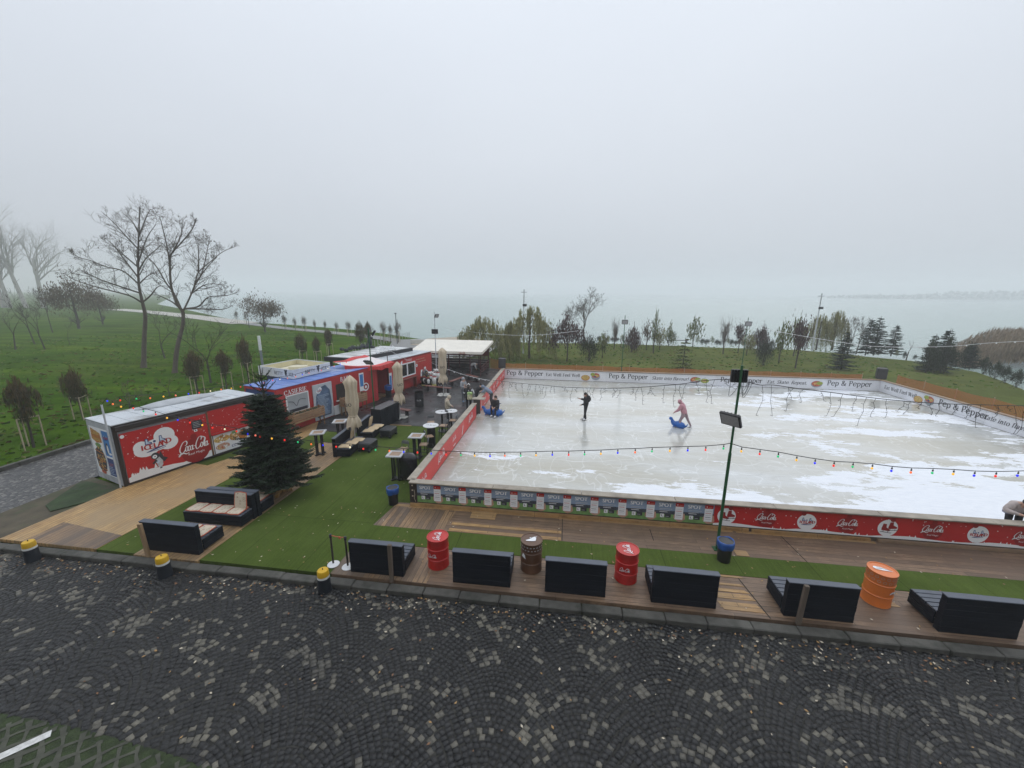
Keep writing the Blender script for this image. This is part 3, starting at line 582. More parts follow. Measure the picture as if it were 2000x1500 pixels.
for i in range(NB):
    u=i*bw+.0
    sh.text('SPOT',u+.3,.5,.13,wH,1,w=.4,bold=.008)
    for k in range(2): sh.rect(u+.12,.42-.06*k,.4-.08*k,.018,gY,1)
    sh.rect(u+.1,.29,.42,.06,cR,1.0); sh.rect(u+.13,.31,.25,.018,wH,1.3)
    sh.rect(u+.16,.12,.12,.13,wH,1.5); sh.stroke([(u+.2,.22),(u+.2,.16),(u+.24,.16)],.018,iK,2); sh.rect(u+.31,.12,.18,.12,iK,1.5); sh.rect(u+.33,.16,.1,.012,gY,2)
    px_=u+.74
    sh.disc(px_+.03,.13,.15,sKN,1.2,12,.13); sh.poly([(px_+.1,.05),(px_+.2,.1),(px_+.17,.3),(px_+.12,.3)],sKN,1.4); sh.poly([(px_-.17,.12),(px_-.11,.1),(px_-.1,.28),(px_-.16,.24)],sKN,1.5)
    sh.rect(px_-.13,.08,.25,.58,wH,2.2); sh.rect(px_-.13,.54,.25,.125,rED,2.8); sh.disc(px_-.07,.6,.018,wH,3.2,8); sh.rect(px_-.02,.585,.1,.012,sKN,3.2)
    for k in range(5): sh.rect(px_-.1,.44-.07*k,.19-.02*(k%2),.014,(gY,rED,gY,iK,gY)[k],2.8)
    for k in range(2): sh.rect(px_-.155,.12+.06*k,.03,.04,sKN,3)
sh.build('advert_print',PM,ban)
X2=XA+SW+.01; L2=L-X2-.2
ban=MB().box((X2+L2/2,-.045,.52),(L2,.012,.74)).build('banner',RED,t)
sh=Sheet((X2,-.052,.15),(1,0,0),(0,0,1)); snowline(sh,L2,wH,.03,.11,3); flakes(sh,L2,.74,150,wH,4)
for px_,kind in zip((1412,1484,1554,1624,1690,1763,1834,1906,1978,2060,2140),'SCICSCICSCI'):
    u=at(px_,1030).x-(RX0-.06)-X2
    if px_>2000: u=(at(1978,1030).x-(RX0-.06)-X2)+(px_-1978)/72*1.02
    if kind=='C':
        sh.disc(u,.33,.27,dR,1.5,24); sh.disc(u,.63,.07,dR,1.4,10); cola(sh,u,.4,.58,wH,2,k2=1.15); sh.text('Real Magic',u+.02,.19,.045,wH,2,w=.3)
    else:
        sh.disc(u,.34,.275,wH,1.5,26); sh.disc(u+(.1 if kind=='S' else -.12),.62,.075,dR,1.9,10)
        if kind=='S': skates(sh,u+.02,.33,.36,dR,2.3)
        else: iceland(sh,u,.33,.46,2.3)
sh.build('winter_print',PM,ban)
# left boards (inner side red), split by the gate
def redprint(t,L,items,side):
    ban=MB().box((L/2,side*.045,.47),(L-.02,.012,.8)).build('banner',REDB,t)
    sh=Sheet((0 if side<0 else L,side*.052,.07),(1 if side<0 else -1,0,0),(0,0,1))
    for u,kind in items:
        if side>0: u=L-u
        if kind=='c': cola(sh,u,.45,.95,wH,2,k2=1.1)
        elif kind=='r': sh.stroke(spline([(u-.35,.02),(u-.1,.35),(u+.05,.75)],6),[.02]*3+[.1]*6+[.02]*4,wH,1.2)
        else: cola(sh,u,.45,.6,wH,2,swash=False); sh.rect(u-.2,.12,.4,.05,wH,1.4)
    sh.build('drink_print',PM,ban)
t,L=board('near length of the left rink board beside the bar stools, red inner print',(RX0,RY0+.02),(RX0,22.35),1,railm,.3,railside=.05)
# ice side is local -y (x axis runs +Y, so local y is -X)
redprint(t,L,[(1.0,'n'),(3.2,'c'),(5.2,'n'),(6.9,'r'),(8.6,'c')],-1)
t,L=board('far length of the left rink board behind the gate, with a leaning person on it',(RX0,23.15),(RX0,RY1),1,railm,.3,railside=.05)
redprint(t,L,[(.8,'r'),(1.8,'n'),(3.6,'c'),(5.2,'n'),(6.6,'c'),(8.2,'n'),(9.4,'c')],-1)
MB().box((.03,.09,.46),(.1,.4,.9)).build('end_post',mat('dark_wood',(.05,.038,.03),.7),t); MB().bbox((.12,.0,.968),(.5,.75,.04),.01).build('end_cap',railm,t)
# back board and right board (white food adverts on the ice side)
WB=mat('banner_white',(.74,.75,.79),.45,.06,1,.08)
def foodprint(sh,u,v,k,i,l=1.2):
    if i==0:
        sh.disc(u,v-.1,.36*k,cA,l,18,.24*k); sh.disc(u,v-.08,.31*k,fO2,l+.4,18,.2*k); sh.disc(u+.85*k,v-.02,.36*k,bO,l,18,.26*k); sh.disc(u+.83*k,v+.12,.34*k,fR,l+.4,16,.2*k); sh.disc(u+.6*k,v+.2,.2*k,lF,l+.7,10,.14*k); sh.disc(u+.95*k,v+.1,.16*k,fO2,l+.9,10,.1*k); sh.disc(u+.8*k,v+.02,.1*k,nV,l+1.1,8,.06*k)
    else:
        sh.disc(u,v,.42*k,bO,l,18,.27*k); sh.disc(u,v+.04,.37*k,fR,l+.4,16,.22*k); sh.disc(u+.2*k,v+.08,.24*k,lF,l+.7,12,.14*k); sh.disc(u-.1*k,v+.05,.14*k,fO,l+.9,10,.09*k)
        if i==1: sh.disc(u+.75*k,v-.05,.4*k,WHTI,l,16,.25*k); sh.disc(u+.75*k,v-.04,.33*k,lF,l+.4,14,.19*k); sh.disc(u+.7*k,v-.02,.2*k,fO2,l+.8,10,.1*k); sh.stroke([(u-.3*k,v-.2),(u+.8*k,v+.24)],.05*k,gY,l+1.2)
WHTI=wH
def foodboard(t,L,seq,X,side):
    ban=MB().box((L/2,side*.045,.46),(L-.04,.012,.82)).build('banner',WB,t)
    sh=Sheet((0,side*.052,.05),(1,0,0),(0,0,1)) if side<0 else Sheet((L,side*.052,.05),(-1,0,0),(0,0,1))
    for it,u in seq:
        if it=='P': serif(sh,'Pep & Pepper',u,.32,.4,iK,1.2,sq=.93,wt=1.15); sh.rect(u-1.4,.14,2.8,.015,gY,1)
        elif it in (0,1,2): foodprint(sh,u,.38,1.0,it)
        elif it=='|': sh.rect(u,.02,.012,.78,gY,1)
        else: serif(sh,it,u,.32,.27,iK,1.2,sq=.95 if len(it)<20 else .9,wt=1.15,shear=.2 if it[0]=='S' or it.startswith('Eat.') else 0)
    sh.build('food_print',PM,ban)
t,L=board('back board of the rink facing the camera, white with restaurant slogans',(RX0,RY1),(RX1,RY1),-1,railm2,.3)
B0=lambda px,py:at(px,py,.5).x-RX0
xb=lambda px:onp(px,745,(RX0,RY1),(RX1,RY1)).x-RX0
foodboard(t,L,[('P',xb(1025)),('|',xb(1064)),('Eat Well Feel Well',xb(1099)),(0,xb(1143)),('|',xb(1183)),('P',xb(1226)),('|',xb(1270)),('Skate into flavour!',xb(1308)),(1,xb(1357)),('|',xb(1400)),('P',xb(1447)),('|',xb(1496)),('Eat. Skate. Repeat.',xb(1537)),(2,xb(1595)),('|',xb(1620)),('P',xb(1659))],None,-1)
t,L=board('right board of the rink running towards the camera, white with restaurant slogans',(RX1,RY1),(RX1,RY0),-1,railm2,.3)
yr=lambda px:RY1-onp(px,800,(RX1,RY1),(RX1,RY0)).y
foodboard(t,L,[('Eat Well Feel Well',yr(1751)),(0,yr(1790)),('|',yr(1834)),('P',yr(1881)),('|',yr(1930)),('Skate into flavour!',yr(1978)),(1,yr(2040)),('P',yr(2120))],None,-1)
# orange soil/mesh band outside the boards
SOIL=mat('orange_soil',(.3,.14,.06),.9,.25,1.5,.3,dirt=(.2,.12,.06))
sheet('soil_band',[(-7.6,33.9),(-7.6,38.0),(-5.9,38.8),(4,36.9),(25,36.6),(27.6,35.5),(28.5,22),(28.5,8),(24.5,8),(24.5,33.9)],-.09,SOIL)
# ---------------------------------------------------------------- kiosks and shelters
STEEL=mat('dark_steel',(.03,.024,.022),.5,.25,4); GALV=mat('galvanised_roof',(.52,.55,.58),.42,.12,1.5,.15,dirt=(.2,.18,.16)); FRAMEG=mat('grey_frame_paint',(.42,.44,.47),.5,.12,3,dirt=(.22,.22,.22))
WOODB=mat('brown_batten',(.2,.11,.05),.65,.2,3,stretch=(1,1,.2)); GLASS=mat('dark_glass',(.02,.025,.025),.06,.2,2); PVC=mat('white_pvc',(.78,.79,.8),.4,.04,3)
def cont_frame(t,L,Wd,H,m,roofm,edge=.1):
    """local: origin at front-left corner of the long side, +x along the front, +y into the box"""
    fb=MB()
    for x in (edge/2,L-edge/2):
        for y in (edge/2,Wd-edge/2): fb.box((x,y,H/2),(edge,edge,H))
    for y in (edge/2,Wd-edge/2):
        fb.box((L/2,y,H-.07),(L-2*edge,edge,.14)); fb.box((L/2,y,.06),(L-2*edge,edge,.12))
    for x in (edge/2,L-edge/2):
        fb.box((x,Wd/2,H-.07),(edge,Wd-2*edge,.14)); fb.box((x,Wd/2,.06),(edge,Wd-2*edge,.12))
    fb.build('frame',m,t)
    r=MB(); n=9
    r.box((L/2,Wd/2,H+.012),(L+.04,Wd+.04,.03))
    for i in range(1,n): r.box((L*i/n,Wd/2,H+.034),(.03,Wd,.014))
    return r.build('roof',roofm,t)
def wallbox(t,L,Wd,H,m,name='wall',e=.03):
    return MB().box((L/2,Wd/2,H/2-.005),(L-2*e,Wd-2*e,H-.03)).build(name,m,t)
# --- pancake container
p0=Vector((-16.55,11.95,0)); d1=(Vector((-14.95,17.0,0))-p0); L1=d1.length; rz1=math.atan2(d1.y,d1.x)
t=thing('kiosk_container','red pancake kiosk container with winter print and grey end panel of food posters','kiosk',p0,rz1)
W1,H1=2.05,2.45
wallbox(t,L1,W1,H1,mat('kiosk_wall',(.3,.31,.33),.6,.15,2)); rf=cont_frame(t,L1,W1,H1,STEEL,GALV,.12)
rm=MB().lathe([(1.05,0),(1.0,.06),(.7,.13),(.3,.17),(.02,.18)],20,(2.9,1.6,H1+.02),0,1.5,.45); rm.build('roof_tarpaulin',mat('tarpaulin',(.4,.42,.44),.5,.2,2,.3),rf,smooth=True)
# front print
pw=MB().box((1.62,-.012,1.09),(2.95,.016,1.98)); f1=pw.build('front_panel',RED,t)
sh=Sheet((.15,-.022,.1),(1,0,0),(0,0,1)); snowline(sh,2.94,wH,.12,.3,8); flakes(sh,2.94,1.95,70,wH,5,.5,.022)
# rink logo cloud
def cloud(sh,pts,m,l): [sh.disc(u,v,r,m,l+.07*i,18,ry) for i,(u,v,r,ry) in enumerate(pts)]
cloud(sh,[(.72,1.12,.42,.3),(1.05,1.2,.5,.26),(1.35,1.5,.36,.34),(1.45,1.18,.34,.3),(.55,1.25,.25,.25)],wH,1.3); iceland(sh,1.02,1.2,1.05,2.2)
sh.disc(2.35,.5,.55,dR,1.7,28); sh.disc(2.35,1.12,.12,dR,1.6,12); cola(sh,2.33,.72,1.15,wH,2.3,k2=1.35); sh.text('Real Magic',2.36,.34,.1,wH,2.3,w=.62)
# penguin on the print
P=lambda a,b_:(1.02+a*.42,.5+b_*.42)
sh.poly([P(-.25,.5),P(.12,.55),P(.3,.2),P(.28,-.4),P(.1,-.62),P(-.12,-.55),P(-.22,0)],gY,1.8); sh.poly([P(.05,.5),P(.25,1.0),P(.4,.35),P(.75,.1),P(.55,-.05),P(.4,-.2),P(.25,.1)],iK,2); sh.poly([P(-.2,.3),P(-.55,-.05),P(-.45,-.15),P(-.1,.05)],iK,2.1)
sh.disc(*P(-.22,.62),.14,iK,2.2,14); sh.disc(*P(-.26,.56),.08,wH,2.5,10); sh.disc(*P(-.24,.58),.022,iK,2.8,8); sh.poly([P(.0,-.62),P(-.05,-.75),P(.15,-.75),P(.14,-.6)],iK,2.3); sh.disc(*P(-.1,0),.07,pB,2.1,8)
sh.disc(.07,1.86,.07,wH,2,10)
# small menu board on the print
sh.rect(2.35,1.42,.4,.36,iK,2.4); [sh.rect(2.4,1.7-.07*k,.3-.05*(k%2),.015,gY,2.8) for k in range(4)]; sh.rect(2.4,1.3,.13,.1,wH,2.4); sh.rect(2.58,1.3,.13,.1,fR,2.4); sh.rect(2.44,1.33,.05,.05,iK,2.8)
sh.build('winter_print',PM,f1)
f2=MB().box((4.02,-.012,1.62),(1.68,.016,1.06)).build('serving_hatch',RED,t)
sh=Sheet((3.18,-.022,1.1),(1,0,0),(0,0,1)); flakes(sh,1.66,1.03,30,wH,6,.1,.02); sh.build('snowflake_print',PM,f2)
f3=MB().box((4.02,-.012,.54),(1.68,.016,.86)).build('food_panel',WB,t)
MB().box((4.02,-.07,1.05),(1.7,.12,.05)).build('counter_shelf',RED,t)
sh=Sheet((3.18,-.022,.12),(1,0,0),(0,0,1))
def heap(u,v,r,ry,ms,l,seed,n=26):
    rg=random.Random(seed); sh.disc(u,v,r,ms[0],l,14,ry)
    for i in range(n):
        a=rg.uniform(0,2*PI); q=rg.random()**.5; s=rg.uniform(.1,.25)*r; b_=rg.uniform(0,PI); cu,cv=u+math.cos(a)*q*r*.92,v+math.sin(a)*q*ry*.92
        sh.poly([(cu+s*math.cos(b_+k*1.57)*(1 if k%2 else .5),cv+s*math.sin(b_+k*1.57)*(1 if k%2 else .5)) for k in range(4)],ms[1+i%(len(ms)-1)],l+.3+.03*i)
heap(.4,.62,.34,.16,[fO2,fO,fO2,cA,wH],1,1); heap(.4,.26,.3,.15,[sKN,fR,wH,fO2,sKN],1,2); heap(.92,.58,.2,.2,[fO,cA,fO2,wH,iK],1,3); heap(1.35,.55,.24,.24,[cA,fO2,fO,fR,wH],1,4); sh.rect(.86,.7,.2,.12,gR,2.6)
serif(sh,'CLATITE',1.12,.08,.13,nV,2,wt=1.4); sh.stroke([(1.06,.235),(1.1,.215),(1.14,.235)],.014,nV,2); sh.rect(.02,0,.03,.86,iK,2)
sh.build('food_print',PM,f3)
f4=MB().box((5.06,-.012,1.1),(.34,.016,1.96)).build('end_strip',RED,t); sh=Sheet((4.9,-.022,.12),(1,0,0),(0,0,1)); flakes(sh,.32,1.9,16,wH,7,.1); snowline(sh,.32,wH,.1,.2,4); [sh.stroke([(.06,1.5-.2*k),(.26,1.62-.2*k)],.05,dR,1.5) for k in range(4)]; sh.build('snowflake_print',PM,f4)
for x in (3.14,4.88): MB().box((x,-.02,1.12),(.05,.03,2.0)).build('batten',WOODB,t)
MB().bbox((L1/2,-.03,H1-.16),(L1-.1,.09,.2),.02).build('awning_roll',STEEL,t)
# end panel: local -x face
e=MB().box((-.012,W1/2,H1/2),(.016,W1-.1,H1-.06)).build('end_panel',FRAMEG,t)
sh=Sheet((-.024,W1-.12,.16),(0,-1,0),(0,0,1)); EW=W1-.24
sh.rect(.08,.12,EW-.14,1.95,wH,.4); sh.rect(1.07,.98,.5,1.02,bL,1); sh.rect(1.07,.16,.5,.74,nV,1); sh.rect(1.0,.12,.05,1.9,gY,1)
heap(.56,.72,.4,.55,[iK,fO2,fO,fO2,cA,fO],1,9,44); [sh.stroke([(.22,1.1-.34*k),(.9,1.0-.34*k)],.05,cA,3) for k in range(3)]
sh.disc(.56,.2,.2,fR,2.4,10,.08); sh.disc(.56,1.32,.24,gR,.8,12,.1)
sh.poly([(.14,1.55),(.2,2.0),(.9,1.86),(.96,1.48),(.5,1.42)],cA,1); sh.text('Clatite',.54,1.76,.2,fO2,2,w=.64,shear=.15,bold=.012); [sh.stroke(spline([(.24+.13*k,1.64),(.22+.13*k,1.54),(.3+.13*k,1.52),(.31+.13*k,1.62)],4),.035,fO2,2+.2*k) for k in range(5)]
iceland(sh,1.32,1.72,.42,1.6); sh.disc(1.3,1.3,.12,iK,1.6,10,.24); sh.disc(1.33,1.27,.07,wH,2,10,.18); sh.disc(1.42,1.1,.16,wH,1.5,8,.05)
[sh.rect(1.12,.66-.07*k,.38-.06*(k%3),.02,pB if k>1 else fR,1.6) for k in range(7)]
sh.build('poster_print',PM,e)
# --- blue roofed bar container
B2=Vector((-14.62,18.05,0)); rz2=R(90-15.0); u2=Vector((math.cos(rz2),math.sin(rz2),0)); L2,W2,H2=7.25,2.4,2.42
t=thing('bar_container','red bar and ticket container with bright blue roof and frosted menu door','kiosk',B2,rz2)
BLUER=mat('blue_roof_paint',(.13,.22,.52),.45,.16,1.2,.1,dirt=(.3,.36,.52)); BLUED=mat('blue_wall',(.03,.055,.17),.5,.15,2); REDW=mat('red_container_wall',(.42,.03,.032),.5,.1,1.5,dirt=(.3,.02,.02))
wallbox(t,L2,W2,H2,BLUED); cont_frame(t,L2,W2,H2,REDW,BLUER,.1)
fp=MB().box((L2/2,-.0,1.2),(L2-.02,.03,2.3)).build('front_panel',REDW,t)
sh=Sheet((0,-.018,0),(1,0,0),(0,0,1)); flakes(sh,L2,2.3,60,dR,9,.3,.03,.4); serif(sh,'CASIERIE',1.15,2.0,.24,wH,1,wt=1.3); serif(sh,'BAR',4.6,1.98,.26,wH,1,wt=1.3)
sh.disc(6.35,1.2,.28,wH,1,16); sh.disc(6.35,1.22,.2,dR,1.5,12); sh.disc(6.35,1.2,.1,wH,1.9,10); sh.rect(5.8,1.0,.42,1.2,wH,.8); sh.rect(5.86,1.3,.3,.8,bL,1.3)
sh.build('wall_print',PM,fp)
w=MB(); 
for a,b_,c_,d_ in ((.5,.95,1.4,.06),(.5,1.9,1.4,.06),(.5,.95,.06,1.0),(1.84,.95,.06,1.0)): w.box((a+c_/2,-.03,b_+d_/2),(c_,.05,d_))
wn=w.build('window',PVC,t); MB().box((1.2,-.025,1.42),(1.3,.02,.96)).build('pane',mat('frosted_pane',(.38,.4,.42),.3,.1,2),wn)
w=MB().tube(spline([(.62,-.045,1.62),(.9,-.045,1.55),(1.1,-.045,1.3),(1.3,-.045,1.6),(1.7,-.045,1.55)],5),.012,4); w.box((1.2,-.05,1.08),(1.1,.03,.16)); w.build('blind_cord',INK,wn)
# menu door
dr=MB().bbox((2.86,-.045,1.12),(1.36,.05,2.1),.012).build('menu_door',mat('door_frost',(.5,.53,.57),.3,.1,3),t)
sh=Sheet((2.2,-.072,.1),(1,0,0),(0,0,1))
ob=mat('frost_blue',(.1,.15,.24),.3,.45,2.2); PM2=PM+[ob]
sh.poly([(.12,.12),(1.12,.12),(1.22,.9),(1.15,1.6),(.85,1.95),(.4,1.85),(.16,1.4),(.08,.7)],19,.6)
cloud(sh,[(.34,1.66,.16,.13),(.46,1.76,.13,.13)],wH,1.1); iceland(sh,.38,1.68,.32,1.5)
rg=random.Random(2)
for k in range(17): sh.rect(.2+.02*(k%3),1.38-.072*k,rg.uniform(.5,.85),.02,pB,1.2)
sh.build('menu_print',PM2,dr)
w=MB().box((4.55,-.02,1.36),(1.35,.02,1.02)); bw_=w.build('bar_opening',mat('dark_interior',(.02,.013,.01),.7,.4,3),t)
w=MB(); w.box((4.55,-.06,.86),(1.5,.12,.05)); w.box((5.26,-.04,1.36),(.07,.06,1.05)); w.build('frame',PVC,bw_)
MB().box((3.75,-.04,.32),(.36,.05,.56)).build('lower_panel',PVC,t); MB().box((4.6,-.035,.33),(1.3,.04,.6)).build('kick_panel',mat('pale_panel',(.5,.46,.4),.6,.15,3),t)
ep=MB().box((-.012,W2/2,H2/2-.1),(.016,W2-.2,H2-.4)).build('end_panel',BLUED,t)
sh=Sheet((-.024,W2-.1,.3),(0,-1,0),(0,0,1)); sh.poly([(.15,1.7),(1.0,1.75),(1.6,1.3),(1.75,.9),(1.4,.65),(.9,.75),(.7,1.1),(.3,1.4)],wH,1); sh.poly([(.3,1.6),(.9,1.62),(1.4,1.25),(.9,.9),(.7,1.25)],iK,1.4); sh.disc(1.2,1.05,.22,wH,1.8,10); sh.build('animal_print',PM,ep)
# planters / serving ledges in front of the windows
def slat_counter(loc,rz,Lc,label):
    t=thing('slatted_planter',label,'planter',loc,rz,'slatted wooden counters below the kiosk windows'); SL=mat('slat_wood',(.33,.2,.11),.65,.25,2,.2,dirt=(.2,.14,.1)); 
    b=MB(); 
    for k in range(4):
        z=.62+.13*k; b.bbox((Lc/2,-.02,z),(Lc,.03,.1),.006); b.bbox((Lc/2,.4,z),(Lc,.03,.1),.006)
        for x in (.015,Lc-.015): b.bbox((x,.19,z),(.03,.38,.1),.006)
    b.build('slats',SL,t); MB().box((Lc/2,.19,.62),(Lc-.07,.37,.04)).build('tray',mat('red_tray',(.2,.03,.02),.7),t)
    for x in (.06,Lc-.06):
        for y in (.03,.35): MB().box((x,y,.56),(.05,.05,1.12)).build('leg',WOODB,t)
    return t
q=B2+u2*.25+Vector((math.sin(rz2),-math.cos(rz2),0))*.75
s1=slat_counter((q.x,q.y,0),rz2,2.0,'slatted wood planter counter with fir cuttings below the ticket window')
g=MB(); rg=random.Random(3)
for i in range(70):
    p=Vector((rg.uniform(.1,1.8),rg.uniform(.05,.36),1.0)); a=rg.uniform(0,6.28); e=p+Vector((math.cos(a)*.14,math.sin(a)*.14,rg.uniform(.02,.12))); g.tube([p,e],[.022,.006],4)
g.build('fir_cuttings',mat('fir_cutting',(.03,.05,.02),.8,.4,9),s1)
q=B2+u2*3.75+Vector((math.sin(rz2),-math.cos(rz2),0))*.72
slat_counter((q.x,q.y,0),rz2,1.9,'slatted wood counter standing below the dark bar hatch')
# --- ice-cream kiosk behind, white fascia box on a blue body
zt=3.0; a_=at(503.6,714.7,zt); b_=at(571.3,723,zt); c_=at(644,707.7,zt); d_=a_+c_-b_
ctr=(a_+c_)/2; t=thing('ice_cream_kiosk','white boxed fascia of an ice cream kiosk rising behind the blue roof','kiosk',(ctr.x,ctr.y,0),0)
qs=[Vector((p.x-ctr.x,p.y-ctr.y)) for p in (a_,b_,c_,d_)]
def ringwall(mb,qs,z0,z1,th):
    c=sum(qs,Vector((0,0)))/4; n=4
    for i in range(4):
        p,q=qs[i],qs[(i+1)%4]; pi=p+(c-p)*th; qi=q+(c-q)*th
        mb.add([(p.x,p.y,z0),(q.x,q.y,z0),(qi.x,qi.y,z0),(pi.x,pi.y,z0),(p.x,p.y,z1),(q.x,q.y,z1),(qi.x,qi.y,z1),(pi.x,pi.y,z1)],[(3,2,1,0),(4,5,6,7),(0,1,5,4),(2,3,7,6),(1,2,6,5),(3,0,4,7)])
fb=MB(); ringwall(fb,qs,zt-.52,zt,.035); fa=fb.build('fascia',mat('fascia_white',(.66,.68,.7),.5,.06,2,dirt=(.5,.5,.48)),t)
ib=MB(); qi=[q*.93 for q in qs]; ib.add([(q.x,q.y,zt-.34) for q in qi],[(0,1,2,3)]); ib.box((0,.3,zt-.25),(1.0,.6,.16),.4); ib.build('roof',mat('cream_roof',(.6,.56,.42),.7,.15,1.2,.2,dirt=(.36,.35,.3)),t)
lb=MB(); 
for i in range(4):
    p,q=qi[i]*.995,qi[(i+1)%4]*.995; lb.add([(p.x,p.y,zt-.33),(q.x,q.y,zt-.33),(q.x,q.y,zt-.04),(p.x,p.y,zt-.04)],[(3,2,1,0)])
lb.build('inner_lining',mat('cream_lining',(.62,.56,.36),.7,.12,1.5),t)
MB().prism([(q.x*.8,q.y*.8) for q in qs],0,zt-.52).build('wall',BLUED,t)
for i,(p,q) in enumerate(((qs[0],qs[1]),(qs[1],qs[2]))):
    e=(q-p); Ls=e.length; e=e.normalized(); sh=Sheet((p.x,p.y,zt-.52),(e.x,e.y,0),(0,0,1))
    u=Ls*(.77 if i==0 else .62); sh.text('BETTY',u-.52,.16,.2,iK,1,w=.72); sh.text('ICE',u+.55,.16,.2,iK,1,w=.36); sh.disc(u+.09,.3,.09,iK,1,8,.14); sh.disc(u+.16,.44,.07,iK,1.2,6); sh.disc(u+.02,.44,.05,iK,1.3,6); sh.poly([(u+.04,.2),(u+.14,.2),(u+.09,.06)],iK,1.5); sh.build('fascia_lettering',PM,fa)
# --- entrance gap with red awning between the containers
B3=Vector((-12.56,26.75,0)); rz3=R(90-14.8); u3=Vector((math.cos(rz3),math.sin(rz3),0)); n3=Vector((math.sin(rz3),-math.cos(rz3),0))
E2=B2+u2*L2
t=thing('entrance_porch','grey panelled entrance porch with red awning between the two red containers','porch',E2,math.atan2((B3-E2).y,(B3-E2).x))
Lp=(B3-E2).length
w=MB(); w.box((Lp/2,1.7,1.2),(Lp,.06,2.4))
for k in range(7): w.box((Lp*(k+.5)/7,1.66,1.2),(.02,.03,2.3))
w.build('back_wall',mat('grey_panelling',(.22,.22,.23),.5,.15,3),t); MB().box((Lp*.62,1.645,1.05),(.75,.03,2.05)).build('door',mat('pale_door',(.42,.42,.43),.5,.08,2),t)
MB().box((.35,1.0,1.05),(.5,.4,2.0)).build('drink_cooler',mat('cooler_dark',(.03,.035,.05),.3,.5,4),t)
MB().box((Lp/2,.9,.04),(Lp,1.7,.08)).build('floor_boards',mixd,t)
MB().box((.12,.02,1.2),(.3,.1,2.4)).build('post',REDW,t); MB().tube([(Lp-.03,-.05,0),(Lp-.03,-.05,3.0)],.03,6).build('pole',STEEL,t)
AWR=mat('awning_red',(.55,.03,.03),.6,.12,2,.2); AWW=mat('awning_sun_bleached',(.72,.66,.66),.6,.06,1.5)
ab=MB(); xs=[-1.75,-.2,Lp*.5,Lp+.15]
def awpt(x,f): 
    yb=1.9; return (x,yb-2.35*f,2.86-.42*f+.04*math.sin(x*3+f*2)*(1-f)-.05*math.sin(f*PI))
nx,ny=14,6; vs=[];fs=[]
for j in range(ny+1):
    for i in range(nx+1):
        x=-1.6+(Lp+1.75)*i/nx; f=j/ny
        if x<-.05: f=f*(.35+.65*(1-max(0,-x)/1.6))
        vs.append(awpt(x,f))
for j in range(ny):
    for i in range(nx): k=j*(nx+1)+i; fs.append((k,k+1,k+nx+2,k+nx+1)[::-1])
ab.add(vs,fs); aw=ab.build('awning',AWW,t,smooth=True)
vb=MB(); row=vs[-(nx+1):]
va=[];vf=[]
for i,p in enumerate(row):
    s_=.26+.05*math.sin(i*1.9); va+=[p,(p[0],p[1]-.03-.03*math.sin(i*2.3),p[2]-s_)]
vf=[(2*i,2*i+1,2*i+3,2*i+2) for i in range(len(row)-1)]; vb.add(va,vf)
vb.add([(p[0],p[1]+.0,p[2]+.012) for p in vs[-(nx+1)*2:]],[(i,i+1,nx+2+i,nx+1+i)[::-1] for i in range(nx)]); vb.add([(p[0],p[1],p[2]+.014) for p in vs[:2*(nx+1)]],[(i,i+1,nx+2+i,nx+1+i)[::-1] for i in range(nx)])
vb.build('valance',AWR,aw)
# --- skate hire container
t=thing('skate_hire_container','red container with wide white sliding window and pale roof beside the canopy','kiosk',B3,rz3)
L3,W3,H3=5.55,2.4,2.45
REDL=mat('bright_red_wall',(.5,.045,.04),.5,.1,1.5,dirt=(.4,.03,.03)); wallbox(t,L3,W3,H3,REDL); cont_frame(t,L3,W3,H3,mat('dark_red_frame',(.25,.02,.02),.5,.15,2),GALV,.09)
fp=MB(); n=28
for i in range(n): fp.box((L3*(i+.5)/n,-.004*(1 if i%2 else 3),1.2),(L3/n-.002,.03,2.2))
fp=fp.build('corrugated_front',REDL,t)
w=MB(); x0,z0,ww,wh=1.15,.98,2.05,1.05
for a,b_,c_,d_ in ((0,0,ww,.09),(0,wh-.09,ww,.09),(0,.09,.09,wh-.18),(ww-.09,.09,.09,wh-.18),(ww/2-.06,.09,.12,wh-.18)): w.box((x0+a+c_/2,-.05,z0+b_+d_/2),(c_,.07,d_))
wn=w.build('window',PVC,t)
for k in (0,1): MB().box((x0+.09+(ww/2-.105)/2+k*(ww/2-.045),-.035,z0+wh/2),(ww/2-.15,.02,wh-.18)).build('pane',GLASS,wn)
sb=MB().bbox((2.1,-.22,.86),(2.0,.34,.04),.01); sb.box((1.3,-.2,.42),(.06,.28,.84)); sb.box((2.9,-.2,.42),(.06,.28,.84)); sb.build('counter_ledge',mat('red_brown_wood',(.2,.05,.035),.6,.2,3),t)
sh=Sheet((0,-.032,0),(1,0,0),(0,0,1)); serif(sh,'PATINE',2.45,2.12,.16,wH,1,shear=.15,wt=1.2); [sh.rect(3.38+.17*k,2.04-.2*j,.12+.03*((k+j)%2),.06,sKN,1) for j in range(2) for k in range(7+j)]; cloud(sh,[(1.55,2.12,.1,.1),(1.6,2.2,.07,.07)],wH,1)
sh.rect(.62,1.2,.26,.3,wH,1); sh.rect(.67,1.26,.16,.16,gY,1.4); sh.disc(3.42,1.62,.13,wH,1,12); sh.disc(3.42,1.62,.08,gY,1.4,10); sh.rect(.05,.3,.3,1.3,wH,.8); sh.rect(.09,.5,.22,.9,bL,1.2)
skates(sh,4.35,.8,.9,wH,1.2); skates(sh,4.4,.82,.6,iK,1.9)
sh.build('wall_print',PM,fp)
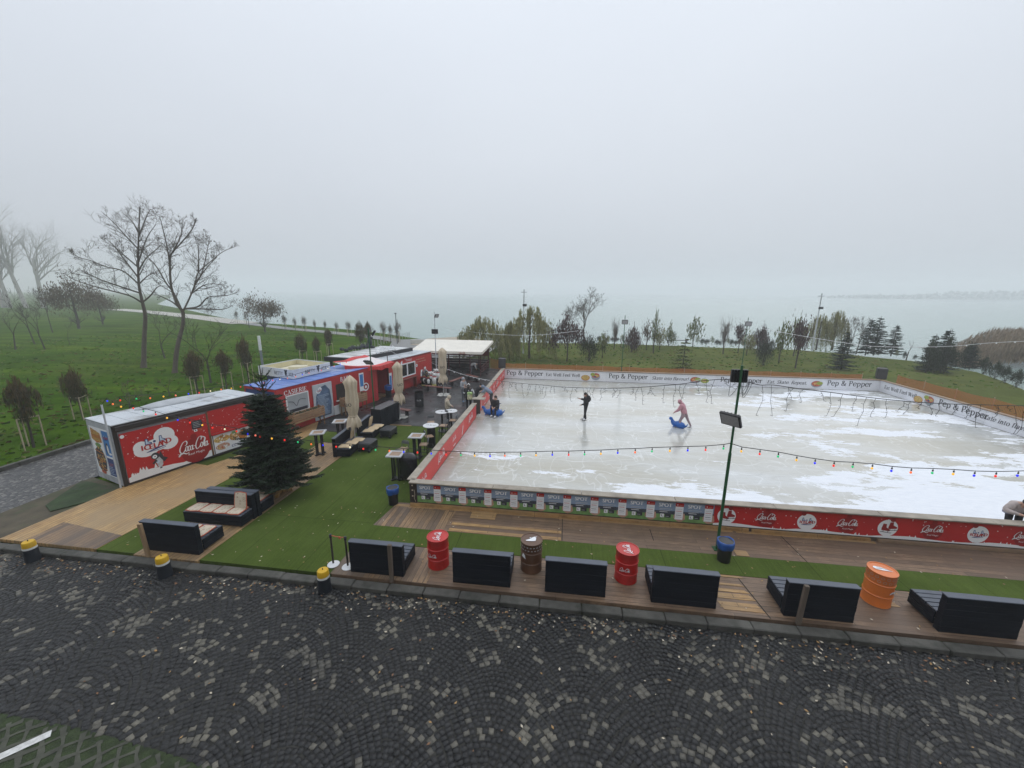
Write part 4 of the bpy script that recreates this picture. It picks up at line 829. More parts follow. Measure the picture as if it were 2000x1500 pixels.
# --- canopy shelter
CRE=mat('cream_awning',(.74,.7,.62),.6,.06,1.5,.1); DKR=mat('maroon_wall',(.16,.012,.02),.55,.15,2); DKB=mat('dark_red_post',(.07,.012,.014),.5)
x0,x1,y0,y1=-13.2,-7.3,34.2,38.0
t=thing('canopy_shelter','cream canopy shelter with maroon rear walls at the far end of the black floor','shelter',(x0,y0,0),0)
w=MB(); ov=.75
top=[(-.3,-ov,2.3),(x1-x0+.25,-ov,2.3),(x1-x0+.4,y1-y0+.1,2.75),(-.5,y1-y0+.1,2.75)]
nx,ny=8,4; vs=[];fs=[]
for j in range(ny+1):
    for i in range(nx+1):
        a=Vector(top[0]).lerp(Vector(top[1]),i/nx); b_=Vector(top[3]).lerp(Vector(top[2]),i/nx); p=a.lerp(b_,j/ny); p.z-=.06*math.sin(PI*j/ny)*(.6+.4*math.sin(i*1.3)); vs.append(p)
for j in range(ny):
    for i in range(nx): k=j*(nx+1)+i; fs.append((k,k+1,k+nx+2,k+nx+1))
w.add(vs,fs); w.add([p-Vector((0,0,.02)) for p in vs],[f[::-1] for f in fs]); cv=w.build('canopy',CRE,t,smooth=True)
vb=MB(); fr=vs[:nx+1]; va=[]
for i,p in enumerate(fr): va+=[p+Vector((0,-.01,0)),p+Vector((0,-.02,-.2-.015*math.sin(i*2)))]
vb.add(va,[(2*i,2*i+1,2*i+3,2*i+2) for i in range(nx)]); rt=[vs[j*(nx+1)+nx] for j in range(ny+1)]; va=[]
for p in rt: va+=[p+Vector((.01,0,0)),p+Vector((.02,0,-.2))]
vb.add(va,[(2*i,2*i+1,2*i+3,2*i+2) for i in range(ny)]); vl=vb.build('valance',CRE,cv)
sh=Sheet((x1-x0-1.9,-ov-.03,2.12),(1,0,0),(0,0,1)); cola(sh,.4,.07,.55,14,1,swash=False); vs_=sh.build('valance_print',PM,cv)
lx,ly=x1-x0,y1-y0
MB().box((lx/2,ly,1.75),(lx,.05,1.0)).build('rear_panel',DKR,t); rb=MB()
for k,z in enumerate((1.12,.92,.72,.5)): rb.box((lx/2,ly-.02,z),(lx,.04,.1))
rb.build('rear_slats',mat('grey_slat',(.3,.27,.26),.7,.25,3),t); MB().box((lx/2,ly+.12,.45),(lx,.03,.9)).build('rear_screen',mat('dark_screen',(.02,.02,.02),.7),t)
sh=Sheet((lx-1.1,ly-.03,1.4),(1,0,0),(0,0,1)); skates(sh,.5,.35,.6,gY,1); sh.build('rear_print',PM,t)
for x in (lx-.05,lx-1.0,lx*.5,.05):
    MB().box((x,.0,1.1),(.08,.08,2.2)).build('post',DKB,t); MB().box((x,ly-.08,1.25),(.08,.08,2.5)).build('post',DKB,t)
MB().box((lx/2,.0,2.18),(lx,.08,.1)).build('front_beam',DKB,t)
sd_=MB(); [sd_.box((lx,ly/2,z),(.04,ly-.2,.1)) for z in (.35,.6,.85)]; sd_.build('side_rail',DKB,t)
# --- black framed pergola behind
zt=2.75; P_=[at(632,697,zt),at(689,700.5,zt),at(806,679,zt),at(748,675,zt)]
c0=sum(P_,Vector((0,0,0)))/4; t=thing('pergola','black framed pergola with white roof panels and a standing script sign behind the containers','pergola',(c0.x,c0.y,0),0)
q=[p-Vector((c0.x,c0.y,0)) for p in P_]; BLK=mat('black_frame',(.018,.018,.02),.5)
MB().hull(q,.3).build('roof_frame',BLK,t)
rp=MB(); n=6
for i in range(n):
    a=q[0].lerp(q[3],(i+.06)/n*.96+.02).lerp(q[1].lerp(q[2],(i+.06)/n*.96+.02),.04); 
    f0,f1=.03+i/n*.95,.03+(i+.88)/n*.95
    cs=[q[0].lerp(q[1],.05),q[0].lerp(q[1],.95)]
    A=q[0].lerp(q[3],f0);B=q[1].lerp(q[2],f0);Cc=q[1].lerp(q[2],f1);D=q[0].lerp(q[3],f1)
    rp.hull([A.lerp(B,.05)+Vector((0,0,.02)),A.lerp(B,.95)+Vector((0,0,.02)),D.lerp(Cc,.95)+Vector((0,0,.02)),D.lerp(Cc,.05)+Vector((0,0,.02))],.03)
rp.build('roof_panels',mat('white_roof_panel',(.62,.63,.63),.4,.1,2,dirt=(.4,.4,.38)),t)
for i in range(4):
    p=q[i]*.86; MB().box((p.x,p.y,1.22),(.14,.14,2.44)).build('post',BLK,t)
e=(q[2]-q[1]).normalized(); sh=Sheet(q[1]+e*2.3+Vector((0,0,.06)),(e.x,e.y,0),(0,0,1)); 
sh.stroke(spline([(.1,.5),(-.1,.3),(0,.05),(.3,.02)],5),.09,wH,1); [sh.stroke(spline([(.4+.33*k,.42-.1*(k%2)),(.32+.33*k,.2),(.42+.33*k,.08),(.56+.33*k,.2),(.5+.33*k,.34),(.4+.33*k,.22)],4),.06,wH,1+.2*k) for k in range(5)]; sh.rect(-.1,0,2.2,.04,iK,.6); sh.build('sign_letters',PM,t)
mo=MB(); m0=q[3].lerp(q[0],.45); rg=random.Random(6)
for k in range(16): mo.ball(m0+Vector((rg.uniform(-.3,.3),0,.1))+e*rg.uniform(-1.5,1.3)+Vector((0,0,rg.uniform(0,.25))),(.22,.18,.14),6)
mo.ball(m0+e*1.2+Vector((0,0,.5)),(.22,.2,.35),8); mo.ball(m0+e*1.35+Vector((0,0,.85)),(.2,.14,.12),8); mo.build('roof_ornament',mat('dark_ornament',(.03,.035,.04),.7,.4,5),t)
# ---------------------------------------------------------------- furniture in front of the rink
NAVYP=mat('black_blue_paint',(.009,.0115,.017),.55,.3,3,.25,stretch=(.3,1,3),spec=.12,dirt=(.013,.015,.019)); NAVYT=mat('bench_top_lit',(.075,.088,.115),.5,.15,3,.2)  # NAVYT: paler copy for upward faces, sky light put into the colour
CUSH,nt,b=base_mat('dotted_cushion',.8,0,.2); v=coords(nt); vo=nn(nt,'ShaderNodeTexVoronoi',Scale=9.0,Randomness=.35); nt.links.new(v,vo.inputs['Vector'])
c=ramp(nt,vo.outputs['Distance'],[(0,(.05,.03,.03)),(.17,(.05,.03,.03)),(.2,(.55,.47,.36)),(.36,(.55,.47,.36)),(.38,(.38,.28,.2)),(.43,(.38,.28,.2)),(.45,(.58,.5,.39))],'CONSTANT'); nt.links.new(c,b.inputs['Base Color'])
CUSHB=mat('cushion_piping',(.45,.1,.05),.7); TANC=mat('tan_cushion',(.52,.4,.25),.8,.12,3,.3)
def slatbench(label,x0,x1,y,face=1,group='black pallet benches along the street edge',rz=0,depth=.72,bh=.93):
    """back stands at y, seat towards face; local x along the bench"""
    L=x1-x0; t=thing('pallet_bench',label,'bench',((x0+x1)/2,y,0),rz,group); f=face; b=MB()
    n=6; bhh=bh/n
    for k in range(n): b.bbox((0,f*(.075+.003*math.sin(k*2)),bhh*(k+.5)),(L-.006*(k%2),.15,bhh-.002),.004)
    b.build('backrest',NAVYP,t); MB().bbox((0,f*.075,bh+.012),(L+.02,.17,.024),.006).build('top_plank',NAVYT,t)
    s=MB(); d0=.155; 
    for k in range(5): s.bbox((0,f*(d0+(k+.5)*depth/5),.40),(L-.02,depth/5-.02,.03),.006)
    s.build('seat_slats',NAVYT,t); s=MB()
    for z in (.13,.29): 
        s.bbox((0,f*(d0+depth-.02),z),(L,.04,.15),.008)
        for q in (-1,1): s.bbox((q*(L/2-.02),f*(d0+depth/2),z),(.04,depth-.05,.15),.008)
    s.box((0,f*(d0+depth-.02),.38),(L,.045,.03)); s.build('base',NAVYP,t)
    return t
BX=[(-5.51,-4.02,'black pallet bench next to the queue posts with a timber post at its back'),(-2.67,-1.17,'black pallet bench between the first red drum and the brown drum'),(-.28,1.22,'black pallet bench between the brown drum and the second red drum'),(2.32,3.82,'black pallet bench just right of the second red drum'),(5.33,6.82,'black pallet bench with a wooden post at its back beside the orange drum'),(8.56,10.1,'black pallet bench at the far right edge beyond the orange drum')]
for i,(a,b_,lab) in enumerate(BX): slatbench(lab,a,b_,8.70,1,rz=(-.0,.01,.008,-.004,-.006,.0)[i],bh=.9)
def cushion(parent_xy,z,rz,label,group,w=.42,d=.55,upright=False,m=None,tilt=0,name='seat_cushion'):
    t=thing(name,label,'cushion',(parent_xy[0],parent_xy[1],z),rz,group)
    b=MB(); n=6; vs=[]; 
    def pt(i,j,s):
        u=-1+2*i/n; v_=-1+2*j/n; k=(1-u**6)*(1-v_**6); ru=u*(1-.06*v_*v_); rv=v_*(1-.06*u*u)
        return Vector((ru*w/2,rv*d/2,.035+s*(.012+.026*k)+.006*math.sin(i*1.7+j)))
    for s in (-1,1):
        vs=[pt(i,j,s) for j in range(n+1) for i in range(n+1)]
        b.add(vs,[((j*(n+1)+i,j*(n+1)+i+1,(j+1)*(n+1)+i+1,(j+1)*(n+1)+i) if s>0 else (j*(n+1)+i,(j+1)*(n+1)+i,(j+1)*(n+1)+i+1,j*(n+1)+i+1)) for j in range(n) for i in range(n)])
    b.build('pad',m or CUSH,t,smooth=True)
    per=[pt(i,0,0) for i in range(n)]+[pt(n,j,0) for j in range(n)]+[pt(n-i,n,0) for i in range(n)]+[pt(0,n-j,0) for j in range(n+1)]
    MB().tube(per,.018,5,cap=False).build('piping',CUSHB if m is None else m,t)
    if upright: t.rotation_euler=(upright,0,rz)
    return t
g='black pallet benches on the middle deck'
tA=slatbench('black pallet bench nearest the yellow bollard, cream cushion at its right end',-11.92,-10.14,8.74,1,g,0,.72,.9)
for i in range(2): cushion((-10.42-.45*i,9.22),.415,.05*i,['right one of two dotted cushions on the bench by the yellow bollard','dotted cushion on the front bench mostly hidden behind its back'][i],'dotted cream cushions on the middle deck benches')
tB=slatbench('black pallet bench facing the camera with four dotted cushions in a row',-12.05,-9.98,10.78,-1,g,0,.5,.86)
tB2=slatbench('black pallet bench turned away, back to back with the four cushion bench',-11.75,-9.95,10.8,1,g,0,.58,.88)
for i in range(4): cushion((-11.75+.48*i,10.38),.415,(.03,-.02,.02,0)[i],'%s dotted cushion on the seat of the camera facing bench'%('leftmost','second','third','right end')[i],'dotted cream cushions on the middle deck benches',.45,.48)
cushion((-10.28,10.56),.7,0,'dotted back cushion standing upright at the right end of the bench','dotted cream cushions on the middle deck benches',.42,.58,upright=R(80))
cushion((-10.25,11.22),.415,0,'dotted cushion on the rear bench beside the christmas tree','dotted cream cushions on the middle deck benches',.45,.55)
# benches C and D face the rink
g2='black benches by the beige parasol'
def sideb(label,x,y0,y1): 
    L=y1-y0; t=slatbench(label,-L/2,L/2,0,1,g2,0,.62,.88); t.location=(x,(y0+y1)/2,0); t.rotation_euler.z=R(-90+6); return t
sideb('black bench with tan cushions nearest the high table and christmas tree',-10.35,15.72,17.35)
sideb('black bench with tan cushions between the nearest parasol and the black bar cabinet',-10.32,17.85,19.35)
gc='tan cushions on the black benches by the parasol'
for i in range(3): cushion((-9.83+.1*i,16.05+.42*i),.415,R(-84),'%s tan seat pad on the bench nearest the christmas tree'%('near','middle','far')[i],gc,.42,.5,m=TANC)
cushion((-10.02,17.15),.66,R(-84),'tan pad standing upright behind the parasol pole',gc,.42,.5,upright=R(78),m=TANC)
for i in range(3): cushion((-9.75+.06*i,18.15+.4*i),.415,R(-84),'%s tan seat pad on the bench by the black cabinet'%('near','middle','far')[i],gc,.42,.5,m=TANC)
cushion((-10.0,18.95),.66,R(-84),'tan pad standing upright on the bench by the black cabinet',gc,.4,.5,upright=R(78),m=TANC)
# low black stools
OTT=mat('black_stool_plastic',(.02,.022,.026),.5,.15,4)
for i,(x,y,lab) in enumerate([(-9.15,16.85,'black low box stool in front of the near bench on the turf'),(-8.98,18.75,'black low box stool in front of the bench by the cabinet')]):
    t=thing('box_stool',lab,'stool',(x,y,0),R(-4),'black box stools on the turf'); MB().bbox((0,0,.27),(.62,.78,.36),.05).build('seat',OTT,t,smooth=30)
    for a in (-1,1):
        for b_ in (-1,1): MB().box((a*.25,b_*.33,.05),(.1,.1,.1)).build('leg',OTT,t)
# black bar cabinet
t=thing('bar_cabinet','tall black bar cabinet with small items on its top beside the green lamp pole','cabinet',(-9.95,20.55,0),R(-10)); MB().bbox((0,0,.54),(.62,1.75,1.08),.012).build('body',NAVYP,t); MB().bbox((0,0,1.1),(.68,1.8,.05),.01).build('counter_top',mat('black_counter',(.025,.025,.028),.25,.2,3),t)
b=MB(); [b.box((.31,-.875+.35*(k+.5),.54),(.02,.33,.98)) for k in range(5)]; b.build('door_panels',NAVYP,t)
# wooden posts leaning on benches
for i,((x,y),h,lean,lab,m) in enumerate([((-11.55,8.52),1.06,(.02,-.03),'light timber post standing behind the bench by the yellow bollard',mat('light_timber',(.33,.22,.12),.7,.2,3,.2,stretch=(3,3,.4))),((-4.27,8.53),1.1,(.0,.0),'weathered timber post at the back of the first front bench',mat('weathered_timber',(.13,.1,.075),.75,.25,3,.3,stretch=(3,3,.4))),((5.56,8.53),1.05,(.02,.015),'weathered timber post at the bench beside the orange drum',mat('weathered_timber',(.13,.1,.075)))]):
    o=MB().bbox((0,0,h/2),(.1,.08,h),.008).build('timber_post',m,None,loc=(x,y,-.03)); o.rotation_euler=(lean[0],lean[1],.05); tag(o,lab,'post','timber posts along the street edge')
# queue posts with belt
CHR=mat('dark_chrome',(.12,.11,.1),.3,.2,5,metal=.8)
for i,(x,y) in enumerate([(-6.13,8.9),(-5.68,8.86)]):
    t=thing('queue_post',['left queue post with a red belt knotted to its partner','right queue post half hidden by the first front bench'][i],'queue post',(x,y,.012),0,'queue posts on the turf')
    MB().lathe([(.16,0),(.16,.012),(.12,.03),(.03,.05)],24).build('base',mat('white_base',(.68,.69,.7),.35,.08,3),t,smooth=40); MB().lathe([(.026,.04),(.026,.86)],12).build('pole',CHR,t,smooth=40); MB().lathe([(.036,.84),(.036,.93),(.03,.94)],12).build('belt_head',INK,t,smooth=40)
    if i==0:
        MB().tube([(.03,0,.9),(.15,-.005,.885),(.22,0,.88),(.26,0,.86)],.012,5).build('belt',CUSHB,t); k=MB(); k.ball((.26,0,.865),(.035,.03,.035),6); k.tube([(.26,0,.86),(.3,-.02,.82)],.012,4); k.tube([(.26,0,.865),(.42,-.02,.9)],.011,5); k.build('belt_knot',CUSHB,t)
# bollards
BY=mat('bollard_yellow',(.62,.37,.012),.5,.12,3,.1,dirt=(.4,.25,.03)); BK=mat('bollard_black',(.013,.017,.024),.5,.25,4); BWh=mat('bollard_white',(.66,.66,.64),.5,.1,4)
for i,(px,py) in enumerate([(60,1096),(319,1127),(632,1155)]):
    p=at(px,py,-.15); t=thing('bollard',['yellow topped bollard at the far left by the worn path end','yellow topped bollard in front of the left pallet bench','yellow topped bollard by the queue posts'][i],'bollard',(p.x,p.y+.06,-.17),.4*i,'yellow, white and black bollards on the cobbles')
    MB().lathe([(.165,0),(.165,.03),(.15,.40)],24).build('body',BK,t,smooth=40); MB().lathe([(.15,.40),(.145,.455)],24).build('white_band',BWh,t,smooth=40); MB().lathe([(.145,.455),(.138,.585),(.125,.61),(.0,.625)],24).build('cap',BY,t,smooth=50); MB().lathe([(.012,.61),(.012,.66)],8).build('eyelet',STEEL,t)
# drums
def drum(label,x,y,m,kind,rz=0):
    t=thing('oil_drum',label,'drum',(x,y,0),rz,'painted oil drums used as tables'); r=.285
    prof=[(r,0),(r+.008,.012),(r,.03),(r,.27),(r+.012,.285),(r,.30),(r,.58),(r+.012,.595),(r,.61),(r,.85),(r+.01,.865),(r+.01,.885),(r-.012,.885),(r-.012,.872)]
    MB().lathe(prof,36).build('body',m,t,smooth=35); tp=MB().lathe([(.001,.868),(r-.012,.874)],36).build('lid',m,t)
    lid=Sheet((0,0,.876),(1,0,0),(0,1,0)); 
    def wrap(u,v,o): a=u/r-PI/2; q=r+o+.004; return Vector((q*math.cos(a),q*math.sin(a),v))
    sd=Sheet((0,0,0),(1,0,0),(0,0,1),map3=wrap)
    if kind=='cola':
        k=Sheet((0,0,.876),(0,1,0),(-1,0,0)); cola(k,0,.0,.36,wH,1,k2=1.6); k.build('lid_print',PM,tp); cola(sd,-.08,.43,.26,wH,1,k2=1.3); sd.build('side_print',PM,t)
    elif kind=='brown':
        lid.poly([(-.16,-.06),(-.03,.02),(.02,.09),(.07,.12),(.12,.06),(.11,-.06),(.03,-.08),(-.13,-.09)],wH,1); lid.disc(-.03,.05,.03,gY,2,8); lid.poly([(.06,.12),(.14,.13),(.1,.09)],wH,1.3); lid.build('lid_print',PM,tp)
        for j in range(2):
            for i in range(16): sd.disc((i-8)*.085+.03*j,.80-.09*j,.022,wH,1,7,.014); sd.disc((i-8)*.085+.03*j,.80-.09*j,.01,iK,1.5,5)
        sd.poly([(-.27,.48),(-.22,.6),(-.16,.56),(-.13,.44),(-.19,.47)],wH,1); sd.build('side_print',PM,t)
    else:
        lid.poly([(-.16,.1),(-.1,.14),(.02,.08),(.17,-.1),(-.02,-.04),(-.14,.02)],wH,1); lid.stroke([(-.06,.1),(.15,-.08)],.012,iK,1.5); lid.stroke([(-.12,.05),(.0,.02)],.01,iK,1.6); lid.build('lid_print',PM,tp)
        for j in range(2):
            for i in range(16): sd.stroke([((i-8)*.105+.05*j+.032*math.cos(k*1.05),.80-.1*j+.028*math.sin(k*1.05)) for k in range(6)],.012,sKN,1,closed=True)
        sd.disc(.06,.4,.08,wH,1,12,.075,0,PI); sd.stroke([(.02,.42),(.1,.42)],.01,iK,1.4); sd.build('side_print',PM,t)
    return t
DR_=mat('drum_red',(.48,.016,.014),.36,.14,3,.06,dirt=(.3,.014,.01))
drum('red drum with white drink script nearest the queue posts, beside the first bench',-3.26,9.34,DR_,'cola')
drum('brown drum with white bird and bean prints between two black benches',-.7,9.55,mat('drum_brown',(.1,.045,.022),.4,.15,2,dirt=(.15,.07,.035)),'brown')
drum('second red drum with white drink script, right of the brown drum',1.82,9.5,DR_,'cola')
drum('orange drum with two raised hoops and a white paper cone print at the right',7.85,9.55,mat('drum_orange',(.66,.17,.03),.35,.1,2),'orange',.2)
# litter bins with blue liners
BINB=mat('bin_black',(.012,.012,.014),.45,.2,5); LIN=mat('blue_liner',(.012,.075,.3),.35,.25,6,.6)
def litter(label,x,y,z=0,h=.62,r=.2):
    t=thing('litter_bin',label,'bin',(x,y,z),RNG.uniform(0,3),'black litter bins with blue liners')
    MB().lathe([(r*.8,0),(r*.95,h)],24).build('body',BINB,t,smooth=40)
    b=MB(); n=28; prof=[(r*.98,h*.66),(r*1.06,h*.74),(r*1.08,h*.93),(r*1.05,h*1.03),(r*.93,h*1.02),(r*.85,h*.8),(r*.8,h*.5)]; vs=[]
    rg=random.Random(int(x*100))
    for i,(q,z_) in enumerate(prof):
        for j in range(n): a=2*PI*j/n; w=1+.025*math.sin(a*7+i*1.3)+rg.uniform(-.012,.012); vs.append((q*w*math.cos(a),q*w*math.sin(a),z_+.02*math.sin(a*3+1)*(i in(0,3))))
    b.add(vs,[(i*n+j,i*n+(j+1)%n,(i+1)*n+(j+1)%n,(i+1)*n+j) for i in range(len(prof)-1) for j in range(n)]); b.build('liner',LIN,t,smooth=True)
litter('black litter bin with blue liner at the left front corner of the rink',-5.86,12.25,-.0,.62)
litter('black litter bin with blue liner at the foot of the green lamp pole',4.68,10.62,.012,.62,.21)
litter('black litter bin with blue rim inside the entrance porch',-12.3,26.1,0,.85,.24)
# high tables, bar stools, grill
TIN=mat('tin_table_top',(.42,.43,.44),.35,.1,3); TWD=mat('table_wood',(.3,.2,.13),.5,.2,4); TBL=mat('black_table_leg',(.014,.014,.017),.45)
def sqtable(label,x,y,rz,s=.62):
    t=thing('high_table',label,'table',(x,y,0),rz,'square high tables'); w=MB()
    for a in (-1,1): w.box((a*(s/2-.05),0,1.07),(.1,s,.05)); w.box((0,a*(s/2-.05),1.068),(s-.2,.1,.05))
    w.build('top_rim',TIN,t); MB().box((0,0,1.06),(s-.2,s-.2,.04)).build('top_inlay',TWD,t)
    for a in (-1,1):
        for b_ in (-1,1):
            MB().box((a*.12,b_*.12,.52),(.06,.06,1.04)).build('leg',TBL,t)
    w=MB(); w.box((0,0,.03),(.5,.1,.05),R(45)); w.box((0,0,.035),(.1,.5,.05),R(45)); w.build('foot',TBL,t)
sqtable('square high table with steel rim beside the christmas tree',-11.04,15.95,R(20)); sqtable('square high table with steel rim on the black floor behind the near bench',-10.95,17.6,R(18))
sqtable('square high table with wood inlay between the round table and the covered grill',-6.45,16.2,R(4)); sqtable('square high table nearest the rink corner, beside the covered grill',-6.52,14.1,R(4))
WT=mat('white_table_top',(.6,.61,.62),.3,.05,3)
def rtable(label,x,y,r=.36,h=1.1,drumleg=True):
    t=thing('round_table',label,'table',(x,y,0),0,'round white high tables'); tp=MB().lathe([(r,h-.03),(r+.005,h-.015),(r,h)],32).build('top',WT,t,smooth=30)
    if drumleg: MB().lathe([(.2,0),(.2,h-.03)],24).build('pedestal',TBL,t,smooth=40)
    else: MB().lathe([(.24,0),(.24,.03),(.05,.06),(.05,h-.03)],20).build('pedestal',TBL,t,smooth=30)
    s=Sheet((0,0,h+.001),(1,0,0),(0,1,0)); s.disc(0,0,.045,iK,1,8); s.stroke(spline([(-.22,-.02),(-.14,.05),(-.08,-.03)],5),.02,iK,1); s.stroke(spline([(.1,.02),(.16,-.04),(.24,.04)],5),.02,iK,1); s.build('top_print',PM,tp)
rtable('round white high table on a black pedestal, nearest the square tables',-6.27,17.62,.37); rtable('round white high table in front of the person in a cream hooded coat',-6.42,19.85,.34,1.1,False); rtable('round white high table tucked against the rink rail by the cream coat',-5.98,20.1,.34,1.1,False)
SGR=mat('stool_grey_back',(.1,.11,.12),.45,.15,4)
def stool(label,x,y,rz):
    t=thing('bar_stool',label,'bar stool',(x,y,0),rz,'black bar stools along the rink rail')
    MB().bbox((0,0,.77),(.36,.36,.035),.012).build('seat',TWD,t)
    for a in (-1,1):
        for b_ in (-1,1): MB().tube([(a*.15,b_*.15,.76),(a*.2,b_*.2,0)],.016,6).build('leg',TBL,t)
    w=MB(); [w.tube([(a*.18,-.18,.3),(a*.18,.18,.3)],.012,5) for a in (-1,1)]; [w.tube([(-.18,a*.18,.3),(.18,a*.18,.3)],.012,5) for a in (-1,1)]; w.build('footrest',TBL,t)
    w=MB(); pts=[(-.17,.17,.78),(-.17,.2,1.0)]+[(-.17*math.cos(PI*k/8),.21,1.0+.09*math.sin(PI*k/8)) for k in range(9)]+[(.17,.2,1.0),(.17,.17,.78)]; w.tube(pts,.015,6); w.box((0,.2,.99),(.3,.02,.12)); w.build('backrest',SGR,t)
for x,y,rz,lab in [(-6.15,17.0,2.2,'bar stool between the square table and the round table on the turf'),(-6.75,15.35,-.2,'bar stool in front of the square table nearest the covered grill'),(-6.55,14.75,2.9,'bar stool at the rear of the square table by the covered grill'),(-5.95,18.6,-1.6,'bar stool between the nearest round table and the rink rail'),(-6.75,19.0,.3,'bar stool on the black floor before the round tables'),(-5.7,19.5,-1.5,'bar stool against the rink rail beside the farthest tables'),(-6.05,16.0,-1.4,'bar stool against the rink rail behind the square table')]: stool(lab,x,y,rz)
t=thing('covered_grill','barbecue under a shiny black cover beside the rink corner','barbecue',(-6.02,14.15,0),R(8)); b=MB(); n=20; prof=[(.27,.1),(.29,.3),(.27,.6),(.28,.85),(.25,1.0),(.16,1.1),(.02,1.13)]; vs=[]
rg=random.Random(12)
for i,(q,z_) in enumerate(prof):
    for j in range(n): a=2*PI*j/n; w=1+.06*math.sin(a*5+i)*(1-i/7)+rg.uniform(-.02,.02); vs.append((q*1.25*w*math.cos(a),q*.95*w*math.sin(a),z_))
b.add(vs,[(i*n+j,i*n+(j+1)%n,(i+1)*n+(j+1)%n,(i+1)*n+j) for i in range(6) for j in range(n)]); b.build('cover',mat('shiny_cover',(.012,.012,.015),.25,.2,4),t,smooth=True)
for a in (-1,1): MB().lathe([(.07,-.02),(.07,.02)],12).build('wheel',STEEL,t).matrix_local=Matrix.Translation((a*.25,-.1,.07))@Matrix.Rotation(PI/2,4,'Y')
MB().tube([(.2,.12,0),(.2,.12,.3)],.02,6).build('leg',STEEL,t); MB().tube([(-.2,.12,0),(-.2,.12,.3)],.02,6).build('leg',STEEL,t)
# black drink drums on the rubber floor
for x,y,lab in [(-9.36,24.3,'black drum with a white drink script on the open black floor'),(-9.3,28.6,'black drum under the farthest parasol')]:
    t=thing('oil_drum',lab,'drum',(x,y,.004),0,'painted oil drums used as tables'); r=.29
    MB().lathe([(r,0),(r,.3),(r+.012,.315),(r,.33),(r,.62),(r+.012,.635),(r,.65),(r,.93),(r+.012,.95)],28).build('body',TBL,t,smooth=35); MB().lathe([(.001,.951),(r,.951)],28).build('lid',WT,t)
    sd=Sheet((0,0,0),(1,0,0),(0,0,1),map3=lambda u,v,o:Vector(((r+o+.004)*math.cos(u/r-PI/2),(r+o+.004)*math.sin(u/r-PI/2),v))); cola(sd,.08,.45,.3,wH,1,swash=False); sd.build('side_print',PM,t)
# low plank benches
PLK=mat('red_plank',(.17,.06,.045),.5,.2,3,.2,stretch=(.3,3,3))
for (x0,y0),(x1,y1),lab in [((-10.5,22.4),(-9.05,21.9),'low red brown plank bench behind the second parasol base'),((-10.4,28.3),(-8.2,27.75),'low red brown plank bench before the farthest parasol'),((-8.9,29.9),(-8.35,31.8),'low red brown plank bench leading to the canopy shelter'),((-8.3,32.9),(-7.1,31.9),'low red brown plank bench at the canopy front')]:
    d=Vector((x1-x0,y1-y0)); t=thing('plank_bench',lab,'bench',((x0+x1)/2,(y0+y1)/2,.004),math.atan2(d.y,d.x),'low plank benches on the black floor'); L=d.length
    MB().bbox((0,0,.42),(L,.28,.05),.01).build('seat',PLK,t)
    for a in (-1,1): MB().box((a*(L/2-.25),0,.2),(.06,.24,.4)).build('leg',TBL,t)
# closed parasols
PARA=mat('beige_parasol_cloth',(.57,.475,.355),.85,.14,2.5,.3,stretch=(2,2,.4),dirt=(.45,.36,.26)); POL=mat('white_pole',(.6,.6,.6),.4,.06,3); CON=mat('concrete_base',(.5,.5,.47),.8,.15,5,.2,dirt=(.3,.3,.27))
def parasol(label,x,y,h,seed,rz=0):
    t=thing('closed_parasol',label,'parasol',(x,y,0),rz,'closed beige parasols'); rg=random.Random(seed)
    MB().lathe([(.028,.05),(.026,h-.1)],10).build('pole',POL,t,smooth=True)
    for k in range(4): MB().bbox((.24*math.cos(k*PI/2+.5),.24*math.sin(k*PI/2+.5),.05),(.42,.42,.1),.03,k*PI/2+.5).build('base_slab',CON,t)
    b=MB(); n=48; zs=[.95,1.0,1.25,1.45,1.5,1.55,1.9,2.3,2.7,3.0,3.15,3.3,3.42]; rr=[.3,.31,.28,.2,.17,.19,.25,.26,.23,.23,.26,.17,.05]; k=h/3.55; vs=[]
    for i,(z_,r_) in enumerate(zip(zs,rr)):
        for j in range(n):
            a=2*PI*j/n; f=1+(.2*math.sin(a*8+seed+.4*math.sin(i))+.07*math.sin(a*5+i))*(1 if i<11 else .3)*(.35 if 3<i<6 else 1); sq=1+.1*math.cos(4*a)*(i>8)
            vs.append((r_*f*sq*math.cos(a),r_*f*sq*math.sin(a),z_*k+(.09*math.sin(a*6+seed) if i==0 else 0)+rg.uniform(-.012,.012)))
    m=len(zs); fs=[(i*n+j,i*n+(j+1)%n,(i+1)*n+(j+1)%n,(i+1)*n+j) for i in range(m-1) for j in range(n)]+[tuple((m-1)*n+j for j in range(n))]
    b.add(vs,fs); cl=b.build('canopy_cloth',PARA,t,smooth=True)
    MB().lathe([(.2,1.47*k),(.21,1.5*k),(.2,1.53*k)],24).build('tie_strap',PARA,cl,smooth=True)
    sd=Sheet((0,-.35,2.05*k),(1,0,0),(0,0,1)); serif(sd,'uo',-.08,0,.22,iK,1); o=sd.build('cloth_print',PM,cl)
parasol('closed beige parasol nearest the camera, standing between the two black benches',-9.98,17.2,3.62,1,.2); parasol('closed beige parasol beside the red skate hire container front',-9.62,21.75,3.5,2,.9); parasol('closed beige parasol farthest away, in front of the canopy shelter',-8.62,27.2,3.62,3,.5)
